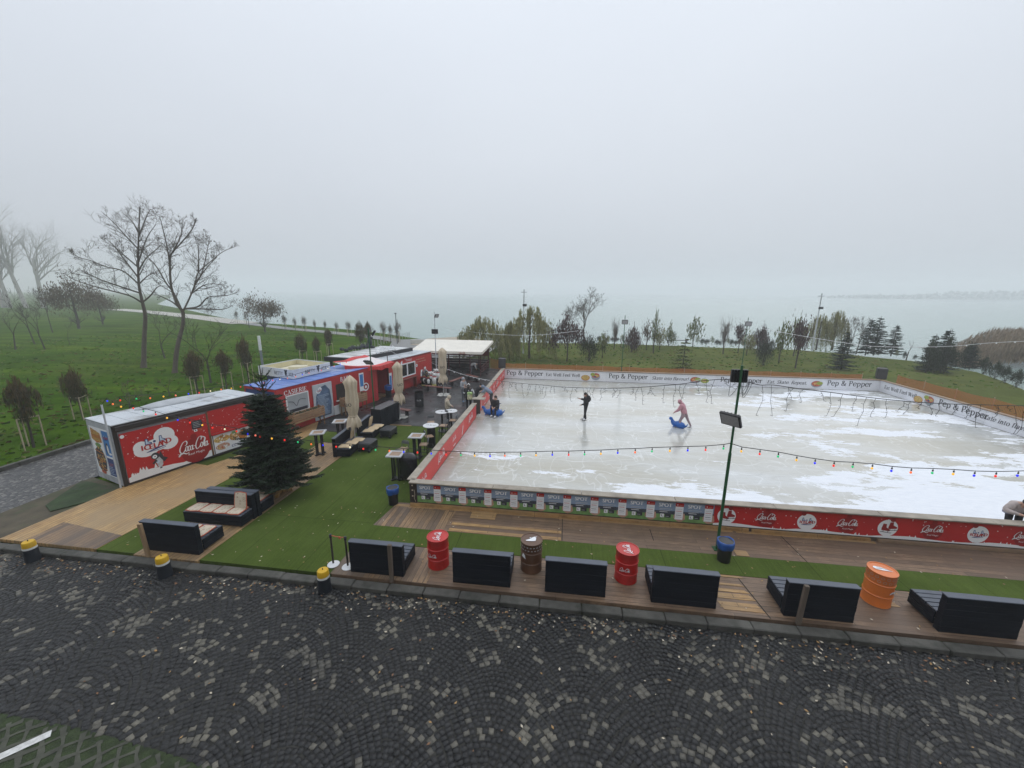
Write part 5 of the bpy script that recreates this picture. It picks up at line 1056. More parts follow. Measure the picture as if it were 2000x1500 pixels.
# blue bag, tray of small things
b=MB(); b.ball((0,0,.16),(.3,.2,.16),10); b.ball((.18,.05,.2),(.16,.12,.12),8); o=b.build('blue_bag',LIN,None,loc=(-11.1,24.6,.004)); tag(o,'crumpled blue bag on the black floor behind the second parasol','bag')
b=MB(); b.ball((0,0,.12),(.25,.22,.12),10); b.ball((.1,.05,.2),(.12,.1,.08),8); o=b.build('clear_bag',mat('pale_plastic',(.4,.45,.45),.2,.15,6),None,loc=(-9.42,17.35,0)); tag(o,'pale plastic bag slumped at the end of the near tan cushion bench','bag')
# loudspeakers on the rink corners
SPK=mat('speaker_black',(.02,.022,.026),.5,.15,6)
for p,rz,lab in [((-5.35,33.75),.2,'black loudspeaker on a pole at the far left rink corner'),((24.6,34.1),-.4,'black loudspeaker on a stand at the far right rink corner')]:
    t=thing('loudspeaker',lab,'loudspeaker',(p[0],p[1],-.05),rz,'loudspeakers at the rink corners'); MB().tube([(0,0,0),(0,0,.95)],.03,8).build('stand',STEEL,t); b=MB(); b.bbox((0,0,1.4),(.62,.5,.85),.04); b.build('cabinet',SPK,t); MB().box((0,-.255,1.4),(.5,.02,.7)).build('grille',mat('speaker_grille',(.03,.03,.033),.7,.3,40),t); MB().tube([(-.2,0,1.85),(-.2,0,1.9),(.2,0,1.9),(.2,0,1.85)],.02,5).build('handle',SPK,t)
# rough grass tufts on the lawns
_v=[];_t=[];rg=np.random.default_rng(17); mb=MB()
for i in range(6500):
    if i<4500: d_=20+rg.random()**1.5*75; a=rg.uniform(-1.15,-.62) ; x,y=d_*math.sin(a),d_*math.cos(a)
    else: x,y=rg.uniform(-8,38),rg.uniform(37,62)
    if x>-23.6 and y<36.8: continue
    s=rg.uniform(.06,.2); a=rg.uniform(0,6.28); h=rg.uniform(.04,.1); q=[(x-s*math.cos(a),y-s*math.sin(a),-.214),(x+s*math.cos(a),y+s*math.sin(a),-.214),(x+s*.8*math.cos(a)+.05,y+s*.8*math.sin(a),-.214+h),(x-s*.8*math.cos(a)+.03,y-s*.8*math.sin(a)+.03,-.214+h)]; mb.add(q,[(0,1,2,3)],int(rg.choice([0,0,0,0,1,2,2,3])))
o=mb.build('grass_tufts',[mat('tuft_green',(.07,.14,.015),.9,spec=0),mat('tuft_dark',(.03,.07,.01),.9,spec=0),mat('tuft_straw',(.2,.19,.07),.9,spec=0),mat('tuft_brown',(.12,.08,.035),.9,spec=0)]); tag(o,'rough grass tufts and dead leaves on the lawns','grass',kind='stuff')
# fallen leaves and specks of litter
rg=np.random.default_rng(3); mb=MB(); 
for i in range(900):
    if i<430: x,y,z=rg.uniform(-16,12),8.2-abs(rg.normal(0,.35)),-.135
    elif i<620: x,y,z=rg.uniform(-15,12),rg.uniform(4.5,8.2),-.135
    elif i<700: x,y,z=rg.uniform(-13,-5.5),rg.uniform(8.7,19),.004
    else: x,y,z=rg.uniform(-13,12),rg.uniform(8.7,12),.022
    s=rg.uniform(.018,.045); a=rg.uniform(0,6.28); q=[(x+s*math.cos(a+k*PI/2)*(1 if k%2 else .55),y+s*math.sin(a+k*PI/2)*(1 if k%2 else .55),z+rg.uniform(0,.012)) for k in range(4)]; mb.add(q,[(0,1,2,3)],int(rg.integers(0,3)))
o=mb.build('fallen_leaves',[mat('leaf_ochre',(.33,.2,.08),.7),mat('leaf_brown',(.2,.1,.05),.7),mat('leaf_pale',(.5,.44,.34),.7)]); tag(o,'scattered fallen leaves along the kerb and decks','leaves',kind='stuff')
# ---------------------------------------------------------------- trees
def leafmat(name,a,b_,rough=.7,sp=.25):
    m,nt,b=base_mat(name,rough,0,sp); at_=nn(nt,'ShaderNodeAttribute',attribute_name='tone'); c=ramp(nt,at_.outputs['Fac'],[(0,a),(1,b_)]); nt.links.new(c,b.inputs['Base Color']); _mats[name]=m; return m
LM={'young':leafmat('young_tree_leaves',(.02,.03,.012),(.13,.09,.04)),'willow':leafmat('willow_leaves',(.11,.12,.045),(.3,.29,.12)),'dark':leafmat('dark_evergreen_leaves',(.012,.022,.012),(.05,.065,.035)),'green':leafmat('green_leaves',(.05,.075,.02),(.17,.19,.06)),'rust':leafmat('rusty_leaves',(.06,.045,.03),(.16,.118,.07)),'plum':leafmat('plum_leaves',(.04,.025,.028),(.12,.075,.07)),'spruce':leafmat('spruce_needles',(.012,.024,.016),(.055,.08,.05)),'fir':leafmat('fir_needles',(.004,.011,.004),(.026,.05,.022),.6,.3),'reed':leafmat('reed_stalks',(.13,.1,.065),(.34,.27,.19)),'twig':leafmat('fine_twigs',(.06,.045,.035),(.2,.16,.13))}
BARK=mat('grey_brown_bark',(.085,.068,.052),.85,.35,4,.5,stretch=(3,3,.6)); BARKD=mat('dark_bark',(.045,.036,.03),.85,.3,5,.4); BARKP=mat('hazed_bark',(.3,.29,.27),.85,.2,4,.3); STK=mat('stake_wood',(.4,.33,.24),.8,.15,4)  # BARKP: poplar bark paled further, fog fade put into its colour
class Leaves:
    def __init__(s,seed): s.v=[];s.t=[];s.r=np.random.default_rng(seed)
    def add(s,P,size,tone,asp=.55,D=None,flat=0):
        """P (n,3) centres; random quads"""
        n=len(P); 
        if n==0: return
        a=s.r.normal(0,1,(n,3)) if D is None else D+s.r.normal(0,.25,(n,3)); a/=np.linalg.norm(a,axis=1,keepdims=True)+1e-9
        b_=s.r.normal(0,1,(n,3)); b_[:,2]*=(1-flat); b_-=a*(a*b_).sum(1,keepdims=True); b_/=np.linalg.norm(b_,axis=1,keepdims=True)+1e-9
        sz=np.asarray(size)*s.r.uniform(.7,1.3,n); a=a*sz[:,None]; b_=b_*sz[:,None]*asp
        s.v.append(np.stack([P-a,P+b_,P+a,P-b_],1)); s.t.append(np.clip(np.asarray(tone)+s.r.normal(0,.12,n),0,1))
    def mesh(s,name,m):
        V=np.concatenate(s.v).reshape(-1,3); T=np.concatenate(s.t); n=len(T); me=bpy.data.meshes.new(name)
        me.vertices.add(n*4); me.vertices.foreach_set('co',V.astype(np.float32).ravel()); me.loops.add(n*4); me.loops.foreach_set('vertex_index',np.arange(n*4,dtype=np.int32)); me.polygons.add(n); me.polygons.foreach_set('loop_start',np.arange(0,n*4,4,dtype=np.int32))
        A=me.attributes.new('tone','FLOAT','FACE'); A.data.foreach_set('value',T.astype(np.float32)); me.materials.append(m); me.update(calc_edges=True); return me
def ob(name,me,parent,loc=None):
    o=bpy.data.objects.new(name,me); C.objects.link(o)
    if parent: o.parent=parent
    if loc is not None: o.location=loc
    return o
def crown_pts(r,n,rx,rz,shape,clump=9):
    """points of an uneven crown, base at z=0, height 2*rz"""
    cs=r.uniform(-1,1,(clump*4,3)); cs=cs[(cs**2).sum(1)<1][:clump*2]; k=r.integers(0,len(cs),n); P=cs[k]*.8+r.normal(0,.22,(n,3)); z=(P[:,2]+1)/2; z=np.clip(z,0,1.08)
    if shape=='oval': w=np.sqrt(np.clip(1-(2*z-.86)**2/1.45,.1,1))*.85*(1+.18*np.sin(P[:,0]*9)*np.cos(P[:,1]*7))
    elif shape=='cone': w=np.clip(1.05-z,.04,1)*1.25
    elif shape=='column': w=np.where(z<.85,.95,np.clip((1.1-z)*4,.1,1))
    elif shape=='vase': w=.25+.8*z
    elif shape=='dome': w=np.sqrt(np.clip(1.04-z**2,.02,1))
    else: w=np.ones(n)
    q=np.stack([P[:,0]*rx*w*1.45,P[:,1]*rx*w*1.45,z*2*rz],1); return q
def bare(mb,p,d,L,r,lv,rg,n0=5,up=.25,spread=.8,kids_=5,tips=None):
    segs=max(3,int(5-lv*.0)) if lv>0 else 3; pts=[p]; dd=d.copy(); rs=[r]
    for i in range(segs):
        dd=(dd+Vector((rg.gauss(0,.16),rg.gauss(0,.16),rg.gauss(0,.12)+up*.22))).normalized(); pts.append(pts[-1]+dd*L/segs); rs.append(max(.0075,r*(1-.75*(i+1)/segs)))
    mb.tube(pts,rs,n0 if lv>1 else 3,cap=False)
    if lv<=0:
        if tips is not None: tips.append(pts[-1])
        return
    for k in range(kids_):
        f=rg.uniform(.25,1); i=min(segs-1,int(f*segs)); q=pts[i].lerp(pts[i+1],f*segs-i); ax=(pts[i+1]-pts[i]).normalized(); o=ax.orthogonal().normalized(); o.rotate(Matrix.Rotation(rg.uniform(0,6.28),3,ax)); nd=(ax*(1-spread*.5)+o*spread+Vector((0,0,up*.5))).normalized()
        bare(mb,q,nd,L*rg.uniform(.45,.68)*(1.15-.4*f),max(.0075,rs[i]*.55),lv-1,rg,n0,up,spread,kids_,tips)
def limbtree(name,label,cat,base,trunk,limbs,seed,r0=.22,sub=3.0,group=None,m=None,dens=2.2,lev=2):
    """big bare tree whose main limbs follow the photograph, spread in depth"""
    rg=random.Random(seed); B=Vector((base.x,base.y,-.22)); t=thing(name,label,cat,B,0,group); d=Vector((base.x,base.y,0)).normalized()
    def W(px,py,off): q=facing(px,py,base)-B; return q+d*off
    tb=MB(); tp=[W(px,py,0) for px,py in trunk]; tp[0].z=-.1; tp=[Vector(p) for p in spline(tp,3)]; k=len(tp); tr=[r0*(1-.9*(i/(k-1))**.8)+.012 for i in range(k)]; tr[0]*=1.3; tb.tube(tp,tr,9,cap=False); tb.build('trunk',m or BARK,t,smooth=True)
    lb=MB(); tips=[]; allp=[(tp[k//2:],tr[k//2:])]
    for li,l in enumerate(limbs):
        dep=rg.uniform(-1,1)*.5; n=len(l); pts=[W(px,py,dep*(i/(n-1))*5 if i else 0) for i,(px,py) in enumerate(l)]; st=min(tp,key=lambda q:(q-pts[0]).length); r1=min(r0*.5,max(.06,.6*tr[tp.index(st)])); pts=[Vector(p) for p in spline(pts,4)]; kk=len(pts); rs=[r1*(1-.88*i/(kk-1))+.008 for i in range(kk)]; lb.tube(pts,rs,6,cap=False); allp.append((pts,rs))
    for pts,rs in allp:
        L=sum((pts[i+1]-pts[i]).length for i in range(len(pts)-1)); n=int(L*dens)
        for q in range(n):
            f=rg.uniform(.18,1); i=min(len(pts)-2,int(f*(len(pts)-1))); p=pts[i]; ax=(pts[i+1]-pts[i]).normalized(); o=ax.orthogonal().normalized(); o.rotate(Matrix.Rotation(rg.uniform(0,6.28),3,ax)); nd=(ax*.55+o*.8+Vector((0,0,.3))).normalized()
            bare(lb,p,nd,sub*rg.uniform(.4,1)*(1.1-.78*f),max(.012,rs[i]*.45),lev,rg,4,.3,.75,4,tips)
    lb.build('branches',m or BARK,t)
    L_=Leaves(seed); T=np.array([tuple(p) for p in tips]); T=T[np.random.default_rng(seed).random(len(T))<.07]; L_.add(T,.06,.5,.8); ob('seed_balls',L_.mesh('seed_balls',LM['twig']),t)['kind']='stuff'
    return t
Zc=lambda l:[(x/3.948,380+y/3.948) for x,y in l]
gB='large bare plane trees on the lawn'
limbtree('plane_tree','tall bare plane tree with a straight single trunk on the left lawn','tree',at(280,718,-.2),Zc([(1105,1335),(1112,1100),(1120,940),(1095,820),(1070,690),(1065,500),(1070,300),(1080,100)]),[Zc(l) for l in [[(1088,830),(1000,780),(850,740),(700,700),(560,650),(500,610)],[(1068,690),(950,590),(830,560),(700,510),(600,480),(530,430)],[(1066,640),(960,500),(870,380),(790,310)],[(1066,420),(960,310),(880,220),(780,130)],[(1072,690),(1150,620),(1220,600)],[(1100,830),(1160,780),(1220,710),(1290,705)],[(1068,520),(1130,340),(1200,240)],[(1070,320),(1130,170),(1160,110)],[(1064,560),(960,470),(880,400),(780,350)],[(1070,300),(1020,200),(950,130)],[(1080,760),(900,700),(760,650),(640,590)],[(1066,600),(1120,500),(1210,420),(1250,380)]]],11,.22,2.7,gB,BARK,2.5)
limbtree('plane_tree','bare plane tree that forks low into a wide V beside the straight one','tree',at(341,728,-.2),Zc([(1345,1375),(1360,1220),(1385,1100),(1410,1000),(1410,910),(1385,870),(1350,800),(1320,710),(1310,560),(1320,460),(1390,380),(1480,270),(1515,180)]),[Zc(l) for l in [[(1412,900),(1460,800),(1500,700),(1530,600),(1620,520),(1720,440),(1820,400)],[(1400,890),(1340,760),(1280,680),(1210,560),(1140,480),(1080,420)],[(1510,680),(1600,560),(1680,480)],[(1425,880),(1530,860),(1600,790),(1720,780),(1790,760)],[(1420,880),(1580,880),(1700,880),(1770,850)],[(1530,600),(1530,480),(1520,350)],[(1310,560),(1290,420),(1250,250),(1230,180)],[(1330,450),(1400,300),(1410,160)],[(1380,870),(1330,830),(1250,790),(1200,770)],[(1500,700),(1560,600),(1600,430),(1620,320)],[(1480,760),(1600,690),(1750,700)]]],12,.2,2.4,gB,BARK,2.7)
def stub(label,px,py,ty,seed,fork=2,wide=.5,cat='tree',name='bare_tree',group='small bare trees on the lawn',m=None,lv=3,kids_=4,up=.35,r=.06,base_h=.3):
    p=at(px,py,-.22); d=p.to_2d().length; h=0
    top=facing(px,ty,p); h=top.z+.22; rg=random.Random(seed); t=thing(name,label,cat,p,0,group); tb=MB(); hb=h*base_h; e=Vector((rg.uniform(-.05,.05)*h,rg.uniform(-.05,.05)*h,hb)); tb.tube([Vector((0,0,-.1)),e*.5,e],[r*1.3,r,r*.9],7,cap=False); tb.build('trunk',m or BARKD,t,smooth=True)
    lb=MB()
    for k in range(fork):
        a=rg.uniform(0,6.28) if fork>3 else k*PI*2/fork+rg.uniform(-.4,.4)+.3; nd=Vector((math.cos(a)*wide,math.sin(a)*wide*.8,1)).normalized(); bare(lb,e,nd,(h-hb)*rg.uniform(.62,.85),r*.75,lv,rg,4,up,.62,kids_)
    lb.build('branches',m or BARKD,t); return t
for i,(px,py,ty,f,w,lab) in enumerate([(30,683,590,2,.3,'leaning bare sapling at the far left edge of the lawn'),(68,672,572,2,.4,'thin bare tree second from the left on the foggy lawn'),(88,682,585,3,.5,'forked bare tree third from the left on the foggy lawn'),(103,650,560,3,.5,'bare tree close behind the forked one on the foggy lawn'),(412,748,600,2,.45,'two stemmed bare tree behind the round staked crowns'),(137,674,622,1,.3,'tiny bare sapling between the bare trees and the big plane tree'),(255,805,745,3,.6,'low bare shrub tree behind the pancake kiosk roof'),(332,775,728,2,.5,'bare staked sapling behind the pancake kiosk roof'),(322,700,612,2,.6,'slim bare tree between the two plane trunks')]):
    stub(lab,px,py,ty,40+i,f,w,lv=3 if ty<620 else 2,r=.03 if i in(5,6,7) else .07,m=BARK if i in (6,7) else None)
# poplars in the fog
for i,(px,tilt,lab,sd,hh) in enumerate([(52,-.22,'tall foggy tree leaning left at the left edge',3,37),(86,.03,'tall foggy tree standing upright at the left edge',4,35),(20,-.1,'farthest foggy tree cut by the left edge',9,29),(8,-.05,'foggy tree with low crown at the left edge',17,26)]):
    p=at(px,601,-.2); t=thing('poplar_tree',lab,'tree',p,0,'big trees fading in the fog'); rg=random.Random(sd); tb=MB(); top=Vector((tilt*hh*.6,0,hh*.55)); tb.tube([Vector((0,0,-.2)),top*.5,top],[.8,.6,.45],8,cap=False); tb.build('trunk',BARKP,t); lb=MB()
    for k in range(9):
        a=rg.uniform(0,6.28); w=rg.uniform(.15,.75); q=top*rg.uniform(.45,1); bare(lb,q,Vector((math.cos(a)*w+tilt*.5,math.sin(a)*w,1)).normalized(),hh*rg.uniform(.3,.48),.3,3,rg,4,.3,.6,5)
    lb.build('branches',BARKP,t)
# crowns on a trunk
def crown_mesh(kind,shape,n,rx,rz,leaf,seed,droop=0,asp=.5):
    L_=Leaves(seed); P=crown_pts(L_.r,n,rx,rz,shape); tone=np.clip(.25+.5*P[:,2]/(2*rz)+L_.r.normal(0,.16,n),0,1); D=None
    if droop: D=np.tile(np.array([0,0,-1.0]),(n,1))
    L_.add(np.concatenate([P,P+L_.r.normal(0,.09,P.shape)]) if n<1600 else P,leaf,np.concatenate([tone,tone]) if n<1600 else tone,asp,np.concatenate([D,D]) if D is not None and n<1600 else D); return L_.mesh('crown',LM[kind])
_trunks={}
def place(name,label,px,py,ty,me,h0,group,stakes=False,trunk_r=.05,crown0=.35,wpx=None,m=None,ref_w=1,rz=None,twig=0):
    """tree whose crown mesh is made for unit height 1 (crown from crown0 to 1)"""
    p=at(px,py,-.22); H_=facing(px,ty,p).z+.22; t=thing(name,label,'tree',p,RNG.uniform(0,6) if rz is None else rz,group)
    key=(trunk_r,crown0,m.name if m else '')
    if key not in _trunks:
        tb=MB(); tb.tube([(0,0,-.03),(.01,.0,crown0*.6),(0,.01,crown0+.18),(0,0,.85)],[trunk_r*1.2,trunk_r,trunk_r*.8,trunk_r*.2],6,cap=False); rg=random.Random(5)
        for k in range(10): z=rg.uniform(crown0,.75); a=rg.uniform(0,6.28); tb.tube([(0,0,z),(math.cos(a)*.12,math.sin(a)*.12,z+.12)],[trunk_r*.4,.004],3,cap=False)
        o=tb.build('trunk',m or BARKD,t); _trunks[key]=o.data
    else: o=ob('trunk',_trunks[key],t)
    o.scale=(H_,H_,H_); c=ob('crown',me,t); w=H_
    if wpx: w=(facing(px+wpx,py-5,p)-facing(px,py-5,p)).length*1.0/ref_w
    c.scale=(w,w,H_)
    if stakes:
        sb=MB(); hs=H_*min(.5,crown0+.1)
        for k in range(3): a=k*2.09+.4; sb.tube([(.42*math.cos(a),.42*math.sin(a),-.1),(.42*math.cos(a),.42*math.sin(a),hs)],.03,5)
        for k in range(3): a,b_=k*2.09+.4,(k+1)*2.09+.4; sb.tube([(.42*math.cos(a),.42*math.sin(a),hs-.05),(.42*math.cos(b_),.42*math.sin(b_),hs-.05)],.022,4)
        sb.build('stakes',STK,t)
    return t
def unit(kind,shape,n,w,crown0,leaf,seed,droop=0,asp=.5):
    me=crown_mesh(kind,shape,n,w,(1-crown0)/2,leaf,seed,droop,asp); me.transform(Matrix.Translation((0,0,crown0))); return me
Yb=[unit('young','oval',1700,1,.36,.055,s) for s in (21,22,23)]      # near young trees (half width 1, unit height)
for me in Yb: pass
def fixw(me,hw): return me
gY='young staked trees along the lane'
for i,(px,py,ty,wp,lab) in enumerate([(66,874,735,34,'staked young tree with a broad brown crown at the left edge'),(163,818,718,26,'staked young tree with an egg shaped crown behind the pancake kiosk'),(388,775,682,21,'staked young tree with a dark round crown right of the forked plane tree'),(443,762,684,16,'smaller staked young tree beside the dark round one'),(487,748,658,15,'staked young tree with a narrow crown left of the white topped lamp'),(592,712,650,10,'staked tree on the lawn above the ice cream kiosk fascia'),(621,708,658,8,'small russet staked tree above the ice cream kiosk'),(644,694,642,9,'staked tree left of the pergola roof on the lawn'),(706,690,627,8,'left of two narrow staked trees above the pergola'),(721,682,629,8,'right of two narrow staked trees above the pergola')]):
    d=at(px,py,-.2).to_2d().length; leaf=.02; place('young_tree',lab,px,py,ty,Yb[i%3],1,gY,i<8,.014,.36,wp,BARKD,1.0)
Yf=[unit('rust' if s==2 else 'young','oval',420,1,.42,.05,30+s) for s in (1,2)]
gw='small staked trees along the promenade'
for i,(px,py,ty,wp,lab) in enumerate([(464,632,606,4,'small promenade tree just right of the plane trees'),(482,634,608,4,'second small promenade tree from the left'),(557,643,615,5,'small promenade tree right of the round crowned maple'),(577,645,620,4,'thin promenade tree beside the round crowned maple'),(596,648,617,5,'small promenade tree with a neat crown before the water'),(616,650,624,3,'nearly bare promenade tree left of the pair'),(636,652,626,3,'nearly bare promenade tree with stakes above the white fascia'),(658,654,629,4,'small promenade tree above the left end of the pergola'),(682,657,627,5,'small promenade tree above the pergola ornament'),(749,668,628,6,'small promenade tree left of the thin lamp pole'),(763,668,634,5,'slim promenade tree beside the thin lamp pole'),(778,670,626,6,'brown promenade tree at the lamp pole by the water')]): place('young_tree',lab,px,py,ty,Yf[i%2],1,gw,i not in(5,6),.014,.42,wp,BARKD)
Mf=[unit('rust',"dome",1500,1,.3,.035,s) for s in (50,51)]
for i,(px,py,ty,wp,lab) in enumerate([(154,642,534,46,'round crowned brown maple in the fog left of the plane trees'),(201,634,566,30,'low spreading maple in the fog behind the straight plane tree'),(518,648,572,32,'round crowned maple standing at the water right of the plane trees')]):
    t=place('maple_tree',lab,px,py,ty,Mf[i%2],1,'round maples on the lawn',False,.02,.3,wp,BARKD); c=[k for k in t.children if k.name.startswith('crown')]
    lb=MB(); rg=random.Random(i); H_=t.children[0].scale[0]
    for k in range(7): a=k*.9; bare(lb,Vector((0,0,H_*.25)),Vector((math.cos(a)*.8,math.sin(a)*.8,1)).normalized(),H_*.55,.09,2,rg,4,.3,.6,4)
    lb.build('branches',BARKD,t)
# trees behind the rink
gR='trees on the lakeside lawn behind the rink'
def willow_mesh(n,seed,leaf=.03):
    L_=Leaves(seed); r=L_.r
    for k in range(190):
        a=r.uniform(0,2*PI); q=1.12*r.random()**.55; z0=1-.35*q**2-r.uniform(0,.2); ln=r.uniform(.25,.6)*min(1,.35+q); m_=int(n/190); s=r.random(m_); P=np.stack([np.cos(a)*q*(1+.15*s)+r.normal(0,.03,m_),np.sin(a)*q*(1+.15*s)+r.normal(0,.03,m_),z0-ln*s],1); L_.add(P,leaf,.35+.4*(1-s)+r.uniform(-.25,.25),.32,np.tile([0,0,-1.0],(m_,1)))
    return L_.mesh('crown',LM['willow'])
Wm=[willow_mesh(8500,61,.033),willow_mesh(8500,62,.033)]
place('willow_tree','drooping willow just right of the canopy shelter',945,706,616,Wm[0],1,gR,False,.02,.3,46,BARK); place('willow_tree','tall willow behind the left end of the back board, a pole above it',1034,700,594,Wm[1],1,gR,False,.02,.3,44,BARK); place('willow_tree','pale willow below the right utility pole',1594,682,612,Wm[0],1,gR,False,.02,.3,28,BARK); place('willow_tree','pale willow right of the utility pole, blown to the right',1625,682,603,Wm[1],1,gR,False,.02,.3,26,BARK); place('willow_tree','small willow like tree leaning beside the tall left willow',995,700,625,Wm[0],1,gR,False,.02,.3,18,BARK)
def U(kind,shape,n,c0,leaf,seed,**k): return unit(kind,shape,n,1,c0,leaf,seed,**k)
um={'plumdome':U('plum','dome',900,.3,.05,71),'col':U('dark','column',1500,.03,.04,72),'cone':U('green','cone',700,.08,.05,73),'thin':U('rust','oval',170,.25,.08,74),'thing':U('green','oval',200,.2,.085,75),'yel':U('willow','oval',450,.1,.06,76),'weep':U('plum','dome',900,.02,.06,77,droop=1),'vase':U('plum','vase',500,.35,.06,78),'dark':U('dark','oval',900,.05,.055,79),'twigv':U('twig','vase',260,.3,.12,80,droop=1,asp=.12)}
for key,px,py,ty,wp,lab in [('plumdome',1107,706,622,26,'dark brown round tree left of the tall bare lakeside tree'),('col',1150,706,642,14,'dark dense column tree right of the brown round tree'),('weep',1233,688,636,14,'dark weeping dome tree right of the green floodlight pole'),('thin',1262,684,625,10,'thin rusty tree behind the centre of the back board'),('thing',1276,690,612,6,'narrow spire tree right of the rusty thin tree'),('yel',1288,684,632,12,'yellow green young tree beside the spire tree'),('cone',1306,676,630,12,'green leafy cone tree right of the yellow green one'),('thing',1353,678,624,14,'thin leafy tree above the small pine'),('twigv',1412,692,620,12,'bare vase shaped tree left of the right floodlight'),('vase',1441,690,634,14,'flat topped tree at the right floodlight pole'),('yel',1458,694,645,14,'yellow green shrub tree below the right floodlight'),('weep',1482,690,634,15,'weeping arched tree right of the floodlight'),('col',1490,714,652,14,'dark column evergreen in front of the weeping arch'),('thing',1521,708,634,17,'open leafy tree right of the dark column evergreen'),('thing',1549,696,626,16,'open leafy tree below the right utility pole'),('vase',1553,720,626,20,'plum coloured vase tree with a bare stem on the grass'),('thin',1180,690,648,6,'thin bare sapling right of the dark column tree'),('twigv',1199,682,622,9,'fine twiggy birch left of the green floodlight pole'),('thing',1176,700,655,12,'bushy sapling beside the dark column tree')]: place('park_tree',lab,px,py,ty,um[key],1,gR,False,.014,.3,wp,BARKD)
stub('tall bare tree with fan of pale twigs behind the rink',1142,668,574,91,5,.42,group=gR,lv=4,kids_=4,r=.11,base_h=.25,m=BARK); stub('bare tree with upright twigs left of the tall bare fan tree',1112,668,596,92,4,.4,group=gR,lv=3,kids_=5,r=.08,m=BARK); stub('bare upright tree right of the slanting willows',1655,690,620,93,4,.3,group=gR,lv=3,kids_=4,r=.06,m=BARK); stub('bare thin tree left of the double spruce',1672,690,618,94,3,.3,group=gR,lv=3,kids_=4,r=.06,m=BARK); stub('slanting bare pole tree right of the single spruce',1770,702,650,95,1,.9,group=gR,lv=1,kids_=3,r=.05,m=BARK)
def conifer(n_tiers,nb,seed,kind='spruce',leaf=.03,open_=0,tw=9,wid=.34,jag=.25):
    """unit height conifer"""
    L_=Leaves(seed); r=L_.r; mb=MB(); mb.tube([(0,0,-.03),(.004,0,.5),(0,0,1)],[.016,.011,.003],6,cap=False)
    for k in range(n_tiers):
        z=.07+.9*(k/n_tiers)**.95; R_=wid*(1-z)**.85*(1+r.uniform(-jag,jag)*.6)+.015
        for b_ in range(nb if z<.8 else max(4,nb//2)):
            a=r.uniform(0,2*PI); R2=R_*r.uniform(.72,1.12); m_=max(3,int(tw*(R2/wid)+3)); s=np.linspace(.12,1,m_); dz=-.18*R2*s+.16*R2*s**2.5+r.normal(0,.006); P=np.stack([np.cos(a)*R2*s,np.sin(a)*R2*s,z+dz],1)
            for side in (-1,0,1):
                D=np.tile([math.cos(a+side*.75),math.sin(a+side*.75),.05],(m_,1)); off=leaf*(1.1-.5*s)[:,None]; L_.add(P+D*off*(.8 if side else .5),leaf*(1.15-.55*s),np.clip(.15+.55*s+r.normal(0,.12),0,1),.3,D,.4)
    return L_.mesh('crown',LM[kind]),mb
def conif(name,label,px,py,ty,me,mb,group,cat='tree',rz=0,tilt=0):
    p=at(px,py,-.22); H_=facing(px,ty,p).z+.22; t=thing(name,label,cat,p,rz,group); o=ob('crown',me,t); o.scale=(H_,)*3
    if mb.__class__ is MB: mb.me=getattr(mb,'me',None) or mb.build('trunk',BARKD,t).data
    tr=[k for k in t.children if k.name.startswith('trunk')]; tr=tr[0] if tr else ob('trunk',mb.me,t); tr.scale=(H_,)*3; t.rotation_euler.y=tilt; return t
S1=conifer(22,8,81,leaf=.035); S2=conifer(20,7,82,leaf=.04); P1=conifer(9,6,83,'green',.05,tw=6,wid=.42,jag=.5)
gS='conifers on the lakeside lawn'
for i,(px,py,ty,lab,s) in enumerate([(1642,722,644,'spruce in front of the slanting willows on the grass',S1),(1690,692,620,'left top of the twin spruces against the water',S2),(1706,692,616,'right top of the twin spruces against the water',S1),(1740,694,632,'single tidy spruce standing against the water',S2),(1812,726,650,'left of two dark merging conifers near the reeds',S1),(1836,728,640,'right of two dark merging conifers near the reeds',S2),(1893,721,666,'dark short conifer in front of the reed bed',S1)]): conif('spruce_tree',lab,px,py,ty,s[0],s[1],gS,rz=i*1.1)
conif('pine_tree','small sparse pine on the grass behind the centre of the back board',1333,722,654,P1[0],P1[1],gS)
DC=[unit('dark','cone',1300,1,.02,.05,s) for s in (85,86)]
for i,(px,py,ty,wp,lab) in enumerate([(1808,728,664,24,'bushy dark conifer filling the left of the merging pair'),(1842,730,660,20,'bushy dark conifer filling the right of the merging pair'),(1885,719,670,22,'dark bush before the reed bed'),(1921,731,699,16,'round laurel bush at the water edge right of the dark conifer'),(1941,741,708,15,'second laurel bush at the water edge'),(1962,749,716,14,'third laurel bush at the water edge'),(1984,757,722,14,'laurel bush cut by the right edge'),(1858,722,696,9,'small leafy shrub right of the dark conifers')]): place('dark_shrub',lab,px,py,ty,DC[i%2] if i<3 else um['dark'],1,'dark shrubs at the right shore',False,.014,.05,wp,BARKD)
for i,px in enumerate([1362,1371,1380,1390,1399,1405,1421,1428,1436,1443,1452,1196,1188,1170,1204,1215,1508,1716,1750,1766,1786]):
    y=671+(px-1362)*.03 if px<1600 else 692+(px-1716)*.12; place('shore_shrub','low shrub in the thin planted row along the water edge',px,y+2,y-RNG.uniform(9,15),um['col'] if i%3 else um['thing'],1,'low shrubs along the water edge',False,.014,.1,4)
